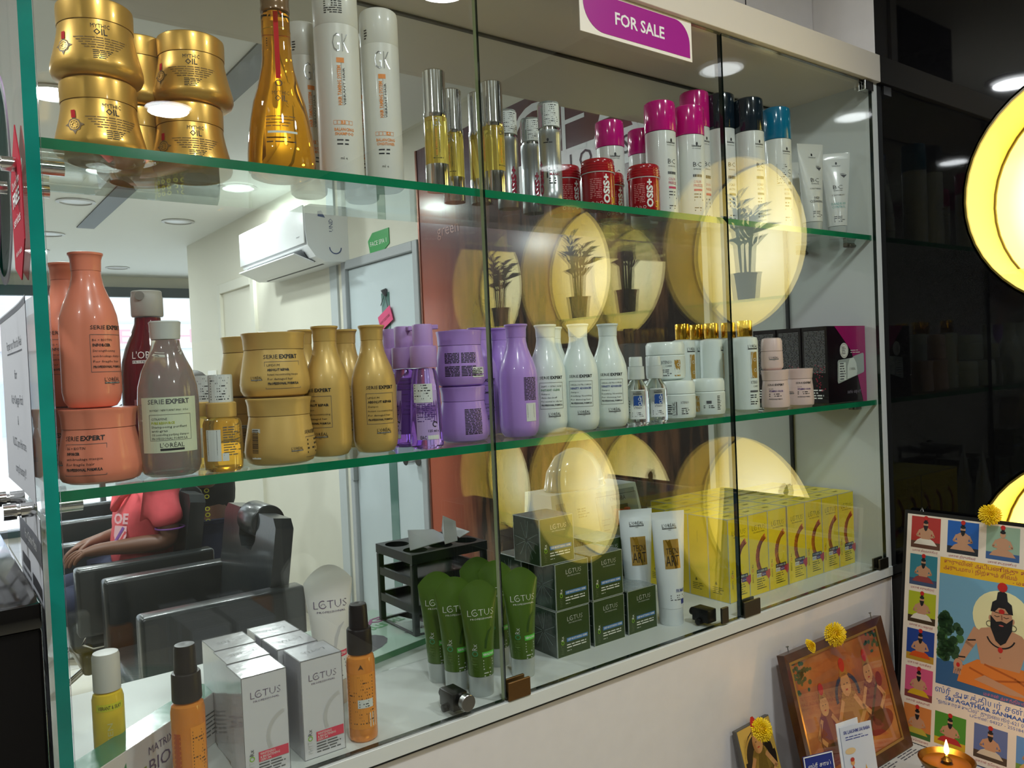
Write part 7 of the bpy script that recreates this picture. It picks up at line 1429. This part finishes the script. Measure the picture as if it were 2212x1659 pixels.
# brass oil lamps and their flames
BRS = mat('old_brass', '#9a7434', 0.28, 1.0, noise=(40, 0.25)); FLM = mat('flame', (1.0, 0.62, 0.18), 0.5, emit=14.0); OIL = mat('lamp_oil', '#5a3a12', 0.1)
lp = ray(2045, 1640, 1, -0.245); 
lt = thing('oil_lamp', 'footed brass oil lamp with a small burning flame in front of the sage poster', 'lamp', (lp.x, -0.245, TZ+0.0018))
k = lp.z-(TZ+0.0018)
add('bowl', lathe('bowl', [(0, 0), (0.034, 0), (0.036, 0.004), (0.018, 0.012), (0.010, k*0.35), (0.012, k*0.5), (0.030, k*0.66), (0.047, k*0.86), (0.052, k), (0.049, k+0.002), (0.043, k*0.88), (0.028, k*0.72), (0, k*0.68)], BRS, 48), lt)
add('oil', lathe('oil', [(0, k*0.90), (0.0435, k*0.90), (0, k*0.905)], OIL, 32), lt)
add('wick_holder', lathe('wick_holder', [(0, k*0.7), (0.006, k*0.7), (0.006, k*0.95), (0.010, k*0.99), (0.006, k*1.04), (0.004, k+0.008), (0, k+0.009)], BRS, 20), lt)
add('flame', lathe('flame', [(0, k+0.008), (0.0035, k+0.012), (0.0050, k+0.018), (0.0035, k+0.028), (0.0012, k+0.037), (0, k+0.040)], FLM, 16), lt)
pl = bpy.data.lights.new('flame_light', 'POINT'); pl.energy = 0.5; pl.color = (1.0, 0.55, 0.2); pl.shadow_soft_size = 0.008; o = bpy.data.objects.new('flame_light', pl); COL.objects.link(o); o.location = (lp.x, -0.245, TZ+k+0.030)
l2 = thing('oil_lamp', 'second brass lamp bowl cut by the lower frame edge, left of the burning one', 'lamp', (1.02, -0.275, TZ+0.0018))
add('bowl', lathe('bowl', [(0, 0), (0.030, 0), (0.032, 0.004), (0.014, 0.010), (0.020, 0.022), (0.042, 0.040), (0.046, 0.048), (0.041, 0.044), (0.02, 0.028), (0, 0.026)], BRS, 40), l2)
add('flame', lathe('flame', [(0, 0.046), (0.0035, 0.050), (0.0050, 0.056), (0.0035, 0.066), (0.0012, 0.075), (0, 0.078)], FLM, 16), l2)
# potted bamboo in the upper niches (seen mirrored in the glass)
POT = mat('dark_pot', '#3a4436', 0.5); STM = mat('bamboo_stem', '#4a6a2c', 0.5); LFM = mat('bamboo_leaf', '#2f5a24', 0.5)
def plant_parts():
    R = random.Random(12); pot = lathe('pot', [(0, 0), (0.030, 0), (0.038, 0.075), (0.041, 0.08), (0.037, 0.08), (0.035, 0.068), (0, 0.068)], POT, 28); st = MB(); lv = MB()
    for i in range(6):
        a = 2*PI*i/6; x, y = 0.016*math.cos(a), 0.016*math.sin(a); H = R.uniform(0.20, 0.30); pts = [(x, y, 0.07), (x*1.4, y*1.4, H*0.5+0.04), (x*2.0, y*2.0, H)]; st.tube(pts, 0.0045, 8)
        for j in range(8):
            t = R.uniform(0.45, 1.0); p = Vector(pts[0]).lerp(Vector(pts[2]), t); b_ = R.uniform(0, 6.28); L = R.uniform(0.06, 0.10); dr = Vector((math.cos(b_), math.sin(b_), R.uniform(0.6, 2.2))).normalized(); sd = dr.cross(Vector((0, 0, 1))).normalized()*0.008
            m_ = p+dr*L*0.45; tip = p+dr*L-Vector((0, 0, L*0.35)); lv.quad([tuple(p), tuple(m_-sd), tuple(tip)]); lv.quad([tuple(p), tuple(tip), tuple(m_+sd)])
    me = bpy.data.meshes.new('leaves'); me.from_pydata(lv.v, [], lv.f); me.update(); me.materials.append(LFM)
    return [('pot', pot), ('stems', st.mesh('stems', STM)), ('leaves', me)]
PP = plant_parts()
for y, lab in ((NY[0]+0.0, 'potted bamboo on the glass shelf of the niche nearest the cabinet'), (NY[1], 'potted bamboo in the second upper niche, seen mirrored in the glass')):
    t = thing('potted_bamboo', lab, 'plant', (XG+0.075, y, NZ[0]-0.165+0.0085), group='potted bamboos in the niches')
    for nm, me in PP:
        o = add(nm, me, t)
        if nm != 'pot': o['kind'] = 'stuff'
